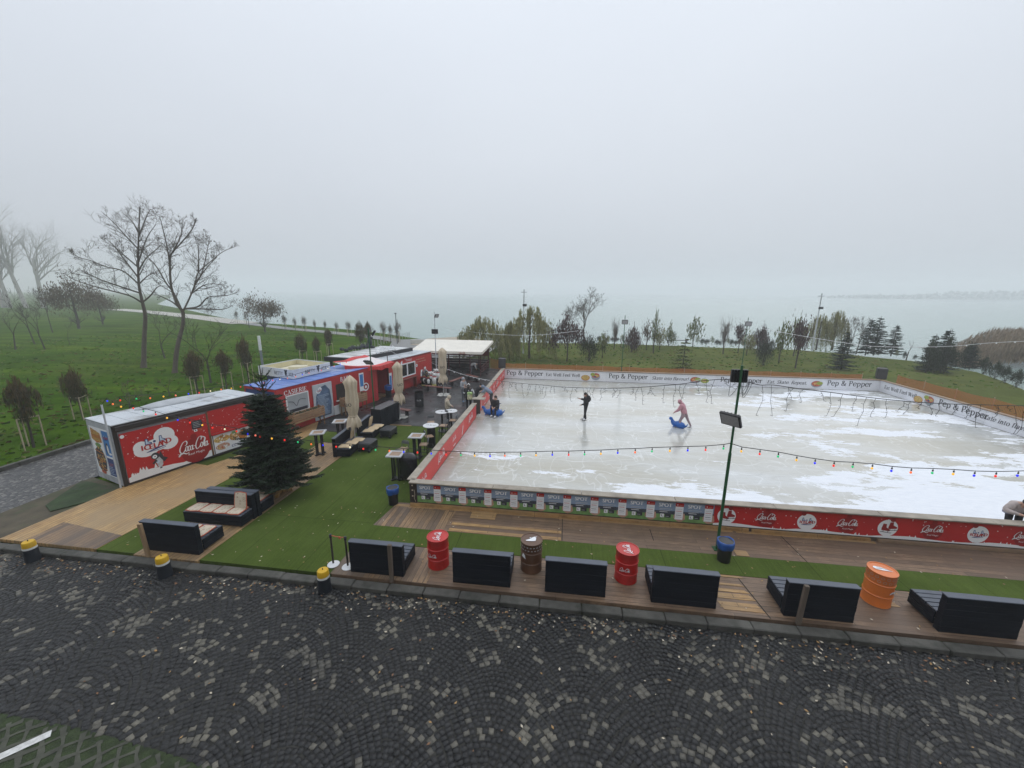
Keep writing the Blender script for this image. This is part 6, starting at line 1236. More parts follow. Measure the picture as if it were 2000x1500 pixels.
# reed bed and far shore
L_=Leaves(95); r=L_.r; n=16000; u=r.random(n); v_=r.random(n); A=at(1862,708,-.7).to_2d(); B=at(2120,722,-.7).to_2d(); D_=at(2120,660,-.7).to_2d(); 
x=44.5+u*34+v_*6; y=51+u*7+v_*11-5*u; hh=(1.1+2.7*np.clip(u*6,0,1)*np.clip((1-v_)*3+.6,0,1))*r.uniform(.6,1.05,n)*np.clip(.45+u*5,0,1)
for f in (.3,.65,.95): L_.add(np.stack([x+.1*hh*f,y,-.7+hh*f],1),.42,.3+.4*f*r.random(n),.09,np.tile([.25,0,1.0],(n,1)))
o=ob('reed_bed',L_.mesh('reed_bed',LM['reed']),None); tag(o,'pale brown reed bed standing in the lake at the right','reeds',kind='stuff')
L_=Leaves(96); r=L_.r; n=3800; a=r.random(n)**.7; x=300+a*380; y=470-a*40+r.random(n)*80; top=(2+24*a)*(.75+.15*np.sin(a*23)+.1*np.sin(a*61)); P=np.stack([x,y,-.7+top*r.random(n)**1.3],1); P[:,:2]*=1.75; P[:,2]*=1.5; L_.add(P,3.6,.5,.7); o=ob('far_shore_woods',L_.mesh('far_shore_woods',leafmat('far_wood_hazed',(.24,.235,.225),(.34,.33,.315))),None); tag(o,'far wooded shore fading into the fog on the right','woods',kind='stuff')  # twigs tinted close to the fog, haze put into their colour
# ---------------------------------------------------------------- christmas tree
p=at(545,962,0); t=thing('christmas_tree','big dark green christmas fir standing on the turf between the wooden path and benches','christmas tree',p)
HT=facing(529,711,p).z; L_=Leaves(101); r=L_.r; mb=MB(); lean=Vector((-.06,0,0)); mb.tube([(0,0,-.02),(-.05,0,HT*.5),(-.1,.02,HT)],[.09,.06,.012],8,cap=False); bb=MB()
k=0
for z in list(np.linspace(.12,.76,30)): 
    R_=1.4*(1-z)**.8*(1+.13*math.sin(k*2.1))+.02; k+=1
    nb=int(15*(1-z)+8)
    for b_ in range(nb):
        a=r.uniform(0,2*PI); R2=R_*r.uniform(.72,1.1)*(1.22 if (abs(((a-.0+PI)%(2*PI))-PI)<.3 and .1<z<.3) else 1); m_=max(6,int(R2*20)); s=np.linspace(.1,1,m_); cx=-.1*z; zz=z*HT-.16*R2*s+.2*R2*s**2.4+r.normal(0,.02); P=np.stack([cx+np.cos(a)*R2*s,np.sin(a)*R2*s,zz],1)
        bb.tube([tuple(P[0]),tuple(P[m_//2]),tuple(P[-1])],[.018,.012,.005],3,cap=False)
        for side in (-1,0,1):
            ang=a+side*.8; D=np.tile([math.cos(ang),math.sin(ang),.12],(m_,1)); ln=(.17*(1.1-.55*s))
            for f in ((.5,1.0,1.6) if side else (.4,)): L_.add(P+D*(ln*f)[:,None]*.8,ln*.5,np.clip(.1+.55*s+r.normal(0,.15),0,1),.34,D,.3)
for w,(z,R2,nb) in enumerate([(.80,.42,7),(.84,.36,6),(.895,.36,6)]):
    for b_ in range(nb):
        a=2*PI*b_/nb+w*.5; s=np.linspace(.05,1,12); P=np.stack([-.1*z+np.cos(a)*R2*s,np.sin(a)*R2*s,z*HT+.32*s**1.6],1); bb.tube([tuple(q) for q in P[::3]],[.012,.01,.009,.006],4,cap=False)
        for q in (0,1,2): L_.add(np.repeat(P,2,0),.035,.4,.3)
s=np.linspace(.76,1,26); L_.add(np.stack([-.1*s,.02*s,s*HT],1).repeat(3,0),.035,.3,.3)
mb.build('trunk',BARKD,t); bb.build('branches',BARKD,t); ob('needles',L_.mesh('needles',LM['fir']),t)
MB().box((0,0,.06),(.9,.12,.1),.5).build('stand',tan,t); MB().box((0,0,.065),(.9,.12,.1),.5+PI/2).build('stand',tan,t)
# ---------------------------------------------------------------- people
SK=mat('skin',(.5,.3,.22),.55,.05,8); HAIRD=mat('dark_hair',(.02,.014,.01),.6,.2,30); SHW=mat('white_skate_boot',(.7,.7,.72),.45,.05,5); FACE=mat('face_features',(.06,.025,.02),.6)
def cloth(n,c,**k): return mat(n,c,.85,.12,9,.25,**k)
JO=dict(pel=(0,0,.53),spi=(0,.0,.62),che=(0,.0,.735),nec=(0,.01,.825),hd1=(0,.02,.88),hd2=(0,.022,.945),
 hL=(-.055,0,.505),kL=(-.06,.015,.28),aL=(-.062,0,.05),tL=(-.068,.085,.022),hR=(.055,0,.505),kR=(.06,.015,.28),aR=(.062,0,.05),tR=(.068,.085,.022),
 sL=(-.105,0,.785),eL=(-.135,-.02,.625),wL=(-.135,.05,.49),sR=(.105,0,.785),eR=(.135,-.02,.625),wR=(.135,.05,.49))
RA=dict(pel=.085,spi=.078,che=.088,nec=.034,hd1=.05,hd2=.052,h=.058,k=.036,a=.028,t=.024,s=.047,e=.034,w=.022)
def person(label,loc,rz,h,J,jacket,trousers,shoes,puff=1.0,group=None,hair=None,hairmat=None,hat=None,extra=None,skates_=False):
    t=thing('person',label,'person',loc,rz,group); j=dict(JO); j.update(J); P={k:Vector(v)*h for k,v in j.items()}
    names=list(P); V=[P[n] for n in names]; rad=[]; lab=[]
    for n in names:
        r=RA.get(n) or RA[n[0]]; 
        if n in('spi','che','pel') or n[0] in 'se' and n not in('spi',): r*=puff
        r*=1.16
        rad.append((r*h*(1.15 if n in('pel','che','spi') else 1),r*h*(.8 if n in('pel','che','spi') else 1)))
    ix={n:i for i,n in enumerate(names)}; E=[];L=[]
    def ed(a,b,l): E.append((ix[a],ix[b]) if isinstance(a,str) else (a,b)); L.append(l)
    ed('pel','spi',0);ed('spi','che',0);ed('che','nec',0);ed('nec','hd1',2);ed('hd1','hd2',2)
    for s in 'LR':
        ed('pel','h'+s,1);ed('h'+s,'k'+s,1);ed('k'+s,'a'+s,1);ed('a'+s,'t'+s,3);ed('che','s'+s,0);ed('s'+s,'e'+s,0);ed('e'+s,'w'+s,0)
        d=(P['w'+s]-P['e'+s]).normalized(); o=d.cross(Vector((0,0,1))); o=(o if o.length>.1 else Vector((1,0,0))).normalized(); up_=o.cross(d).normalized(); pm=P['w'+s]+d*.045*h; k=len(V); V.append(pm); rad.append((.021*h,.012*h)); E.append((ix['w'+s],k)); L.append(2)
        for q in range(5):
            off=(q-1.5)*.0085*h if q<4 else (-.024*h if s=='R' else .024*h); ln=(.04,.046,.043,.034,.03)[q]*h; p1=pm+o*off+d*(.018*h if q<4 else -.012*h); p2=p1+d*ln*.5-up_*.006*h+(o*off*.3 if q==4 else Vector()); p3=p1+d*ln*.9-up_*.02*h
            i=len(V); V+=[p1,p2,p3]; rad+=[(.0052*h,)*2,(.005*h,)*2,(.004*h,)*2]; E+=[(k,i),(i,i+1),(i+1,i+2)]; L+=[2,2,2]
    me=bpy.data.meshes.new('b'); me.from_pydata([tuple(v) for v in V],E,[]); o=bpy.data.objects.new('b',me); C.objects.link(o); sk=o.modifiers.new('s','SKIN'); sk.use_smooth_shade=True
    if not me.skin_vertices: me.skin_vertices.new()
    for i,sv in enumerate(me.skin_vertices[0].data): sv.radius=rad[i]; sv.use_root=(i==0)
    ss=o.modifiers.new('u','SUBSURF'); ss.levels=1; ss.render_levels=1
    dg=bpy.context.evaluated_depsgraph_get(); bm=bpy.data.meshes.new_from_object(o.evaluated_get(dg)); bpy.data.objects.remove(o); bm.name='body'; bm.materials.clear()
    for m in (jacket,trousers,SK,shoes): bm.materials.append(m)
    A=np.array([V[a] for a,b in E]); B=np.array([V[b] for a,b in E])-A; LL=np.array(L); bb=(B**2).sum(1)+1e-9
    for f in bm.polygons:
        c=np.array(f.center); tt=np.clip(((c-A)*B).sum(1)/bb,0,1); d=((A+B*tt[:,None]-c)**2).sum(1); l=LL[d.argmin()]
        if l==1 and (c[2]>j['pel'][2]*h*.99): l=0
        f.material_index=int(l)
    bm.polygons.foreach_set('use_smooth',[True]*len(bm.polygons)); body=ob('body',bm,t)
    hd=(P['hd1']+P['hd2'])/2; upv=(P['hd2']-P['nec']).normalized(); fw=Vector((0,1,0)); fw=(fw-upv*fw.dot(upv)).normalized(); rt=fw.cross(upv)
    fb=MB(); fb.ball(hd+fw*.058*h-upv*.01*h,(.008*h,.012*h,.012*h),6); fb.build('nose',SK,t)
    fb=MB(); [fb.ball(hd+fw*.05*h+rt*s*.018*h+upv*.008*h,.006*h,6) for s in (-1,1)]; fb.box(hd+fw*.052*h-upv*.03*h,(.022*h,.006*h,.005*h)); fb.build('face',FACE,t)
    rot=Matrix((rt,fw,upv)).transposed().to_euler()
    if hair:
        hb=MB(); hb.ball(hd-fw*.012*h+upv*.014*h,(.058*h,.06*h,.062*h),12,0,rot.z,rot.x,rot.y)
        if hair=='long': hb.tube([hd-fw*.02*h,hd-fw*.045*h-upv*.06*h,hd-fw*.05*h-upv*.15*h],[.05*h,.055*h,.03*h],10)
        hb.build('hair',hairmat or HAIRD,t,smooth=True)
    if hat:
        m,kind=hat; hb=MB()
        if kind=='hood': hb.ball(hd-fw*.02*h+upv*.006*h,(.07*h,.068*h,.078*h),14,0,rot.z,rot.x,rot.y); hb.tube([hd-fw*.03*h-upv*.05*h,P['nec']-fw*.03*h,P['che']-fw*.05*h],[.05*h,.06*h,.03*h],10)
        else: hb.ball(hd+upv*.022*h-fw*.005*h,(.06*h,.062*h,.055*h),14,0,rot.z,rot.x,rot.y); hb.ball(hd+upv*.08*h,.02*h,8)
        hb.build('hood' if kind=='hood' else 'beanie',m,t,smooth=True)
    if skates_:
        for s in 'LR':
            b=MB(); a,tt=P['a'+s],P['t'+s]; b.box(((a+tt)/2)-Vector((0,0,.035*h)),(.006,.16*h,.02*h),math.atan2(-(tt-a).x,(tt-a).y)); b.build('skate_blade',CHR,t)
    return t,P,h
IZ=.075
p=at(1143,822,.03)
t,P,h=person('skater all in black with white boots holding a phone in the middle of the ice',(p.x,p.y,IZ),R(80),1.72,dict(eR=(.13,.06,.68),wR=(.06,.2,.72),eL=(-.14,.0,.62),wL=(-.1,.13,.56),hd1=(0,.03,.875),hd2=(0,.045,.935),aL=(-.05,-.02,.05),tL=(-.055,.075,.022),aR=(.05,.05,.05),tR=(.055,.14,.022)),cloth('black_coat',(.014,.014,.017)),cloth('black_trousers',(.016,.016,.019)),SHW,1.38,'people on the ice','long',skates_=True)
b=MB(); b.ball((0,-.12,1.3),(.2,.15,.2),12); b.build('hood_down',cloth('black_coat',(.014,.014,.017)),t,smooth=True); b=MB().bbox(P['wR']+Vector((.0,.14,.04)),(.08,.16,.012),.004); b.build('phone',GLASS,t)
BLUEP=mat('blue_seal_plastic',(.012,.11,.42),.35,.12,4)
def seal(label,x,y,rz,group='blue seal shaped skating aids'):
    t=thing('skating_seal',label,'skating aid',(x,y,.03),rz,group); t.scale=(.68,.62,.8); b=MB(); b.tube(spline([(0,-.62,.1),(0,-.45,.17),(0,-.1,.24),(0,.25,.24),(0,.42,.36),(0,.5,.5),(0,.6,.56)],4),[.05+.2*math.sin(PI*min(1,(i+3)/20)) if i<14 else .2-.012*(i-13) for i in range(25)],12); b.ball((0,.6,.58),(.12,.17,.12),10); b.build('body',BLUEP,t,smooth=True)
    b=MB(); [b.tube([(0,-.6,.1),(s*.14,-.78,.2),(s*.16,-.86,.34)],[.06,.05,.02],6) for s in (-1,1)]; b.build('tail_fin',BLUEP,t,smooth=True)
    for s in (-1,1): MB().tube([(s*.18,.25,.15),(s*.34,.3,.05)],[.07,.03],6).build('flipper',BLUEP,t,smooth=True)
    MB().tube([(-.2,-.28,.95),(.2,-.28,.95)],.02,8).build('handle',NAVY,t); MB().tube([(0,-.05,.3),(0,-.28,.95)],[.06,.03],8).build('handle_stem',BLUEP,t); return t
p=at(1333,836,.03)
t,P,h=person('skater in pink hoodie and mauve trousers stooping to push a blue seal aid',(p.x,p.y,IZ),R(62),1.66,dict(pel=(0,-.03,.505),spi=(0,.02,.6),che=(0,.075,.705),nec=(0,.125,.785),hd1=(0,.165,.825),hd2=(0,.195,.885),sL=(-.105,.09,.75),eL=(-.14,.15,.61),wL=(-.09,.27,.51),sR=(.105,.09,.75),eR=(.14,.15,.61),wR=(.09,.27,.51),hL=(-.055,-.02,.48),kL=(-.07,.07,.27),aL=(-.08,.1,.05),tL=(-.09,.18,.022),hR=(.055,-.03,.48),kR=(.08,-.12,.27),aR=(.1,-.24,.05),tR=(.11,-.16,.022)),cloth('pink_hoodie',(.5,.25,.29)),cloth('mauve_trousers',(.33,.24,.26)),SHW,1.3,'people on the ice',hat=(cloth('pink_hoodie',(.5,.25,.29)),'hood'),skates_=True)
q=at(1322,836,.03); seal('blue seal aid pushed along by the skater in pink',q.x+.04,q.y+.12,R(64))
p=at(969,812,.03); seal('blue seal aid under the seated skater by the gate',p.x+.1,p.y,R(150)); q=at(946,812,.03); seal('blue seal aid lying against the left board beside the seated skater',q.x+.25,q.y+.2,R(82))
bc=cloth('black_puffer',(.018,.017,.02))
t,P,h=person('young woman in black coat sitting on a blue seal aid by the rink gate',(p.x-.02,p.y-.02,.05),R(165),1.66,dict(pel=(0,-.02,.31),spi=(0,.0,.4),che=(0,.02,.515),nec=(0,.03,.61),hd1=(-.01,.04,.665),hd2=(-.015,.045,.73),hL=(-.06,0,.29),kL=(-.09,.22,.3),aL=(-.09,.24,.06),tL=(-.095,.33,.03),hR=(.06,0,.29),kR=(.08,.21,.29),aR=(.07,.19,.06),tR=(.075,.28,.03),sL=(-.105,.02,.565),eL=(-.13,.06,.42),wL=(-.05,.18,.36),sR=(.105,.02,.565),eR=(.13,.06,.42),wR=(.05,.18,.36)),bc,cloth('black_trousers',(.016,.016,.019)),SHW,1.15,'people on the ice','long',skates_=True)
t,P,h=person('person in grey blue hoodie leaning over the left rink board from the ice',(-4.62,24.75,IZ),R(88),1.7,dict(pel=(0,.02,.53),spi=(0,.1,.6),che=(0,.2,.655),nec=(0,.27,.695),hd1=(0,.315,.72),hd2=(0,.36,.76),sL=(-.1,.22,.68),eL=(-.13,.28,.58),wL=(-.08,.38,.575),sR=(.1,.22,.68),eR=(.13,.28,.58),wR=(.08,.38,.575),aL=(-.05,-.03,.05),tL=(-.05,.05,.022),aR=(.06,-.06,.05),tR=(.06,.03,.022)),cloth('grey_blue_hoodie',(.2,.24,.31)),cloth('charcoal_trousers',(.04,.04,.045)),INK,1.15,'people at the rink gate',hat=(cloth('grey_blue_hoodie',(.2,.24,.31)),'hood'))
t,P,h=person('person in black coat crouching at the outside of the left rink board',(-5.75,25.3,.0),R(-60),1.6,dict(pel=(0,0,.5),spi=(0,.06,.59),che=(0,.13,.67),nec=(0,.18,.74),hd1=(0,.21,.79),hd2=(0,.23,.85),eL=(-.13,.2,.58),wL=(-.06,.28,.56),eR=(.13,.2,.58),wR=(.06,.28,.56),sL=(-.1,.14,.71),sR=(.1,.14,.71)),bc,cloth('black_trousers',(.016,.016,.019)),INK,1.1,'people at the rink gate','short')
gh=cloth('grey_hoodie',(.3,.31,.33))
t,P,h=person('person in grey hoodie with the hood up standing by the rink gate',(-6.75,25.75,.004),R(-115),1.75,dict(eR=(.17,.02,.64),wR=(.09,.12,.62),eL=(-.16,.02,.64),wL=(-.06,.12,.66),aL=(-.05,.05,.05),tL=(-.055,.13,.022)),gh,cloth('grey_joggers',(.13,.14,.16)),mat('blue_skate_boot',(.16,.25,.38),.5),1.15,'people at the rink gate',hat=(gh,'hood'))
t,P,h=person('person in black coat and white beanie with a green and yellow bag on the back',(-5.92,23.85,.004),R(8),1.75,dict(eR=(.16,.03,.64),wR=(.12,.1,.54),eL=(-.15,.0,.63),wL=(-.12,.06,.5)),bc,cloth('wide_black_trousers',(.013,.013,.015)),INK,1.2,'people at the rink gate','long',hat=(mat('white_knit',(.74,.73,.72),.85,.05,20,.3),'beanie'))
b=MB().bbox((.1,-.24,1.02),(.32,.14,.52),.05); b.build('bag',mat('printed_bag',(.62,.6,.4),.7,.4,7,dirt=(.6,.32,.1)),t,smooth=30); b=MB().bbox((.1,-.25,1.17),(.33,.13,.2),.04); b.build('bag_flap',mat('green_bag_print',(.35,.5,.2),.7,.5,9),t); b=MB(); b.tube([(.02,-.18,1.3),(.02,-.02,1.45),(-.02,.1,1.25)],.015,5); b.tube([(.2,-.18,1.3),(.2,-.02,1.45),(.2,.1,1.25)],.015,5); b.build('bag_strap',WT,t)
b=MB(); b.tube([P['sR']+Vector((.02,0,.0)),P['eR']+Vector((.02,0,0)),P['wR']],[.08,.075,.055],10); b.build('white_sleeve',WT,t,smooth=True); b=MB(); b.tube([P['eL']+Vector((0,-.03,.1)),P['wL']+Vector((0,-.02,.02))],[.075,.05],10); b.build('white_cuff',WT,t,smooth=True)
ch=mat('cream_fleece',(.5,.43,.34),.95,.12,14,.5)
t,P,h=person('person in cream hooded fleece standing behind the round white tables',(-6.55,21.3,.004),R(-65),1.66,dict(nec=(0,.04,.82),hd1=(0,.07,.865),hd2=(0,.1,.92),eL=(-.13,.05,.64),wL=(-.05,.15,.58),eR=(.13,.05,.64),wR=(.05,.15,.58)),ch,cloth('black_trousers',(.016,.016,.019)),INK,1.25,None,hat=(ch,'hood'))
bj=mat('pale_plaid_jacket',(.42,.36,.34),.85,.3,6,.4)
t,P,h=person('person in pale checked jacket leaning on the front rail at the right edge',(13.78,12.9,IZ),R(160),1.78,dict(pel=(0,-.05,.53),spi=(0,.04,.6),che=(0,.12,.645),nec=(0,.17,.69),hd1=(0,.2,.73),hd2=(0,.22,.79),sL=(-.11,.14,.67),eL=(-.2,.24,.58),wL=(-.06,.31,.585),sR=(.11,.14,.67),eR=(.24,.22,.58),wR=(.1,.31,.585)),bj,cloth('black_trousers',(.016,.016,.019)),INK,1.35,'people on the ice','short',hat=(cloth('navy_cap',(.02,.018,.03)),'beanie'))
b=MB(); b.ball((.34,.36,1.0),(.12,.1,.07),8); o=b.build('cuff',cloth('lilac_cuff',(.3,.3,.4)),t,smooth=True)
t,P,h=person('person in white jacket bending down inside the canopy shelter',(-8.35,34.9,.004),R(-75),1.65,dict(pel=(0,-.05,.52),spi=(0,.06,.58),che=(0,.17,.6),nec=(0,.24,.58),hd1=(0,.28,.55),hd2=(0,.32,.52),sL=(-.1,.19,.59),eL=(-.12,.22,.45),wL=(-.08,.26,.34),sR=(.1,.19,.59),eR=(.12,.22,.45),wR=(.08,.26,.34)),WT,cloth('grey_joggers',(.13,.14,.16)),INK,1.15,None,'short')
# penguin and bear shaped skating aids parked by the skate hire window
PB=mat('aid_black',(.013,.013,.015),.35,.1,4); PW=mat('aid_white',(.7,.7,.68),.4,.06,4); PY=mat('aid_yellow',(.5,.45,.12),.45,.1,4); PR_=mat('aid_red',(.45,.05,.05),.5)
def aid(label,x,y,rz,kind):
    t=thing('skating_aid',label,'skating aid',(x,y,.004),rz,'penguin and bear skating aids by the hire window'); M1=PB if kind=='penguin' else PW
    b=MB().lathe([(.2,.05),(.24,.2),(.25,.4),(.2,.6),(.13,.7)],16); b.build('body',M1,t,smooth=True); b=MB(); b.ball((0,-.09,.38),(.17,.18,.29),12); b.build('belly',PW,t,smooth=True)
    b=MB(); b.ball((0,0,.83),(.16,.16,.16),12); 
    if kind!='penguin': [b.ball((s*.12,0,.97),.05,8) for s in (-1,1)]
    b.build('head',M1,t,smooth=True); b=MB()
    if kind=='penguin': b.tube([(0,-.14,.82),(0,-.26,.79)],[.04,.008],6); b.build('beak',PY,t)
    else: [b.ball((s*.06,-.15,.86),.018,6) for s in (-1,1)]; b.ball((0,-.16,.8),.025,6); b.build('face',PB,t)
    b=MB().lathe([(.16,.66),(.17,.7),(.16,.73)],16); b.build('scarf',PR_,t); b=MB(); b.bbox((0,-.03,.03),(.44,.52,.06),.02); b.build('base',PY,t)
    for s in (-1,1): MB().tube([(s*.22,0,.58),(s*.33,-.04,.36)],[.05,.03],6).build('flipper',M1,t)
    MB().tube([(-.22,.14,.98),(.22,.14,.98)],.02,6).build('handle',PB,t)
for i,(px,py,kd,lab) in enumerate([(829,752,'penguin','leftmost black penguin aid below the red container'),(836,754,'penguin','second black penguin aid from the left'),(840,749,'bear','white bear aid behind the second penguin aid'),(845,749,'bear','white bear aid in the middle of the parked row'),(851,743,'bear','white bear aid at the back of the parked row'),(856,743,'bear','rightmost white bear aid beside the farthest parasol'),(849,752,'bear','white bear aid at the front right of the parked row'),(833,746,'penguin','black penguin aid against the red container wall')]):
    q=at(px,py); aid(lab,q.x,q.y,.4+.2*math.sin(i*2.1),kd)
# ---------------------------------------------------------------- unseen building behind the viewpoint, added to shade street and benches
bm_=mat('plaster_wall',(.3,.29,.27),.8,.08,1); t=thing('building','unseen pale building added behind the viewpoint to shade street and benches','building',(0,-9,-.2)); MB().box((0,-6,7),(90,10,14)).build('wall',bm_,t)
for k in range(-8,9): MB().box((k*5,-.98,8.5),(2,.06,2.2)).build('window',GLASS,t)
# ---------------------------------------------------------------- lamp poles
GRNP=mat('green_pole_paint',(.014,.085,.03),.45,.15,4); BLKP=mat('black_lamp_body',(.016,.017,.019),.4,.15,5); LENS=mat('lamp_lens',(.34,.35,.36),.2,.12,20)
def flood(t,z,az,tilt,k=1,off=.18):
    """floodlight body on a short arm pointing to azimuth az"""
    d=Vector((math.cos(az),math.sin(az),0)); c=d*(off+.1)+Vector((0,0,z)); M_=Matrix.Translation(c)@Matrix.Rotation(az,4,'Z')@Matrix.Rotation(tilt,4,'Y')
    b=MB(); b.T=M_; b.bbox((0,0,0),(.07*k,.42*k,.32*k),.015); [b.box((-.05*k,y*k,0),(.05*k,.015,.26*k)) for y in (-.15,-.08,0,.08,.15)]; b.T=None; b.tube([(0,0,z-.05),tuple(c-d*.05)],.018,5); o=b.build('floodlight',BLKP,t); l=MB(); l.T=M_; l.box((.037*k,0,0),(.006,.36*k,.26*k)); l.build('lens',LENS,o)
def pole(name,label,x,y,h,m=GRNP,r=.045,group='lamp poles around the rink',z=0):
    t=thing(name,label,'lamp pole',(x,y,z),0,group); b=MB(); b.tube([(0,0,0),(0,0,h*.55)],r,10); b.tube([(0,0,h*.55),(0,0,h)],r*.75,10); b.box((0,0,.012),(.22,.22,.02)); b.build('pole',m,t,smooth=40); return t
P0=at(1400,1072,0); t=pole('lamp_pole','tall green lamp pole rising from the turf strip beside the blue lined bin',P0.x,P0.y,facing(1441,713,P0).z,r=.042)
ztop=facing(1440,735,P0).z; zf=facing(1424,815,P0).z; flood(t,zf,R(222),R(28),1.3,.12)
b=MB(); b.bbox((.0,.1,ztop),(.42,.1,.36),.015); [b.box((x,.03,ztop+.02),(.012,.05,.3)) for x in (-.16,-.08,.08,.16)]; b.box((0,.03,ztop+.1),(.36,.02,.015)); b.build('floodlight',BLKP,t)
b=MB(); rg=random.Random(5)
for k in range(5): x0=rg.uniform(-.25,.1); b.tube(spline([(x0,-.02,ztop-.15),(x0+rg.uniform(-.1,.1),-.05,ztop-.45-.1*k*.3),(x0+.18,-.03,ztop-.3),(x0+.22,0,ztop-.12)],5),.0055,4)
b.build('cable_loops',BLKP,t)
t=pole('lamp_pole','green lamp pole beside the black bar cabinet',-10.35,20.05,facing(737,640,Vector((-10.35,20.05,0))).z,r=.04); flood(t,5.2,R(20),R(30)); flood(t,3.65,R(-100),R(50),1.1,.1)
t=pole('lamp_pole','thin grey lamp pole at the corner of the skate hire container',-10.85,32.5,5.75,GALV,.04); flood(t,5.4,R(-30),R(25)); b=MB().bbox((0,-.06,4.1),(.55,.1,.4),.02); b.build('speaker_box',BLKP,t)
for px,ty,yy,lab in [(1213,616,36.0,'green floodlight pole behind the centre of the back board'),(1446,620,36.2,'green floodlight pole seen right above the near lamp pole')]:
    q=onp(px,735,(0,yy),(1,yy)); t=pole('lamp_pole',lab,q.x,yy,facing(px+(6 if px<1300 else 14),ty,q).z+.1,GRNP,.035,z=-.1); flood(t,5.0,R(-95),R(20),1.25,.1)
for px,py,ty,lab in [(1022,690,565,'tall grey utility pole rising above the left willow'),(1586,684,573,'tall grey utility pole rising above the right willows')]:
    p=at(px,py,-.2); h=facing(px+3,ty,p).z+.2; t=pole('utility_pole',lab,p.x,p.y,h,GALV,.09,'utility poles by the lake',-.2); b=MB(); b.box((0,0,h-.35),(.7,.08,.08)); b.build('crossarm',GALV,t); MB().bbox((.12,-.1,h-1.9),(.5,.25,.3),.02).build('lamp_box',BLKP,t)
p=at(514,722,-.2); t=thing('street_lamp','grey lamp column with a long white luminous head above the blue roof','street lamp',p); h=facing(507,656,p).z+.2; h1=facing(511,684,p).z+.2; MB().tube([(0,0,0),(0,0,h1)],.11,12).build('column',mat('lamp_column_grey',(.2,.22,.25),.5,.1,3),t,smooth=40); MB().tube([(0,0,h1),(0,0,h)],.13,12).build('head',mat('lamp_head_white',(.74,.75,.77),.35,.05,3),t,smooth=40)
for px,py,ty,lab in [(776,672,612,'thin lamp pole on the promenade by the water'),(487,640,604,'thin lamp pole at the shore right of the round maple')]:
    p=at(px,py,-.2); h=facing(px,ty,p).z+.2; t=pole('lamp_pole',lab,p.x,p.y,h,BLKP,.06,'promenade lamps',-.2); MB().bbox((0,0,h),(.35,.2,.12),.03).build('lamp_head',BLKP,t)
# ---------------------------------------------------------------- festoon lights and cables
CABL=mat('black_cable',(.012,.012,.013),.6); BC={}
for nme,c in (('red',(.85,.03,.02)),('blue',(.02,.03,.8)),('green',(.02,.45,.16)),('yellow',(.9,.45,.04)),('orange',(.95,.16,.04)),('white',(.85,.75,.5)),('pink',(.9,.2,.12))):
    BC[nme]=mat('bulb_'+nme,c,.25,.02,3,emit=.85)
def festoon(label,pts,cols,group='festoon light strings',drop=.12,r=.028,cable_pts=None):
    t=thing('string_light',label,'light string',(0,0,0),0,group); MB().tube(cable_pts or pts,.011,4).build('cable',CABL,t); 
    for i,p in enumerate(pts):
        sk=MB(); p=Vector(p); sk.tube([p,p-Vector((0,0,drop*.6))],.008,4); sk.tube([p-Vector((0,0,drop*.35)),p-Vector((0,0,drop*.75))],.018,6); MB().ball(p-Vector((0,0,drop+.02)),(r,r,r*1.25),10).build('bulb',BC[cols[i%len(cols)]],t,smooth=True); sk.build('socket',CABL,t)
    return t
A=(-16.5,11.85); Bq=(P0.x,P0.y)
front=[(208,777,'blue'),(219,783,'orange'),(235,788,'yellow'),(259,791,'red'),(279,797,'green'),(303,803,'red'),(325,810,'yellow'),(346,814,'blue'),(370,819,'red'),(394,824,'yellow'),(414,829,'red'),(438,832,'white'),(461,836,'red'),(483,841,'blue'),(498,844,'pink'),(507,846,'red'),(530,850,'yellow'),(555,853,'red'),(581,857,'green'),(607,861,'orange'),(630,863,'blue'),(656,866,'red'),(683,867,'white'),(709,870,'red'),(733,872,'green'),(760,874,'orange'),(788,876,'blue'),(815,877,'red'),(842,879,'blue'),(871,881,'red'),(900,882,'green'),(927,883,'yellow'),(957,884,'blue'),(986,883,'orange'),(1017,883,'green'),(1047,882,'yellow'),(1079,881,'blue'),(1111,881,'red'),(1142,880,'green'),(1174,879,'yellow'),(1207,877,'blue'),(1241,876,'orange'),(1274,874,'green'),(1309,873,'yellow'),(1344,872,'blue'),(1379,871,'red'),(1414,868,'green')]
festoon('long coloured bulb string from the pancake kiosk past the fir to the green lamp pole',[onp(x,y,A,Bq) for x,y,_ in front],[c for _,_,c in front],drop=.1,cable_pts=[Vector((-16.6,11.85,3.3))]+[onp(x,y,A,Bq) for x,y,_ in front]+[Vector((Bq[0],Bq[1],facing(1427,865,P0).z))])
right=[(1449,873,'yellow'),(1485,878,'red'),(1521,883,'green'),(1557,890,'yellow'),(1593,896,'blue'),(1630,901,'red'),(1667,903,'green'),(1705,906,'yellow'),(1743,911,'blue'),(1781,914,'orange'),(1823,915,'green'),(1864,917,'yellow'),(1905,920,'blue'),(1947,921,'red'),(1990,920,'blue'),(2035,918,'green')]
festoon('coloured bulb string from the green lamp pole across the rink to the right edge',[onp(x,y,Bq,(16,P0.y+.2)) for x,y,_ in right],[c for _,_,c in right],drop=.11,cable_pts=[Vector((Bq[0],Bq[1],facing(1427,866,P0).z))]+[onp(x,y,Bq,(16,P0.y+.2)) for x,y,_ in right])
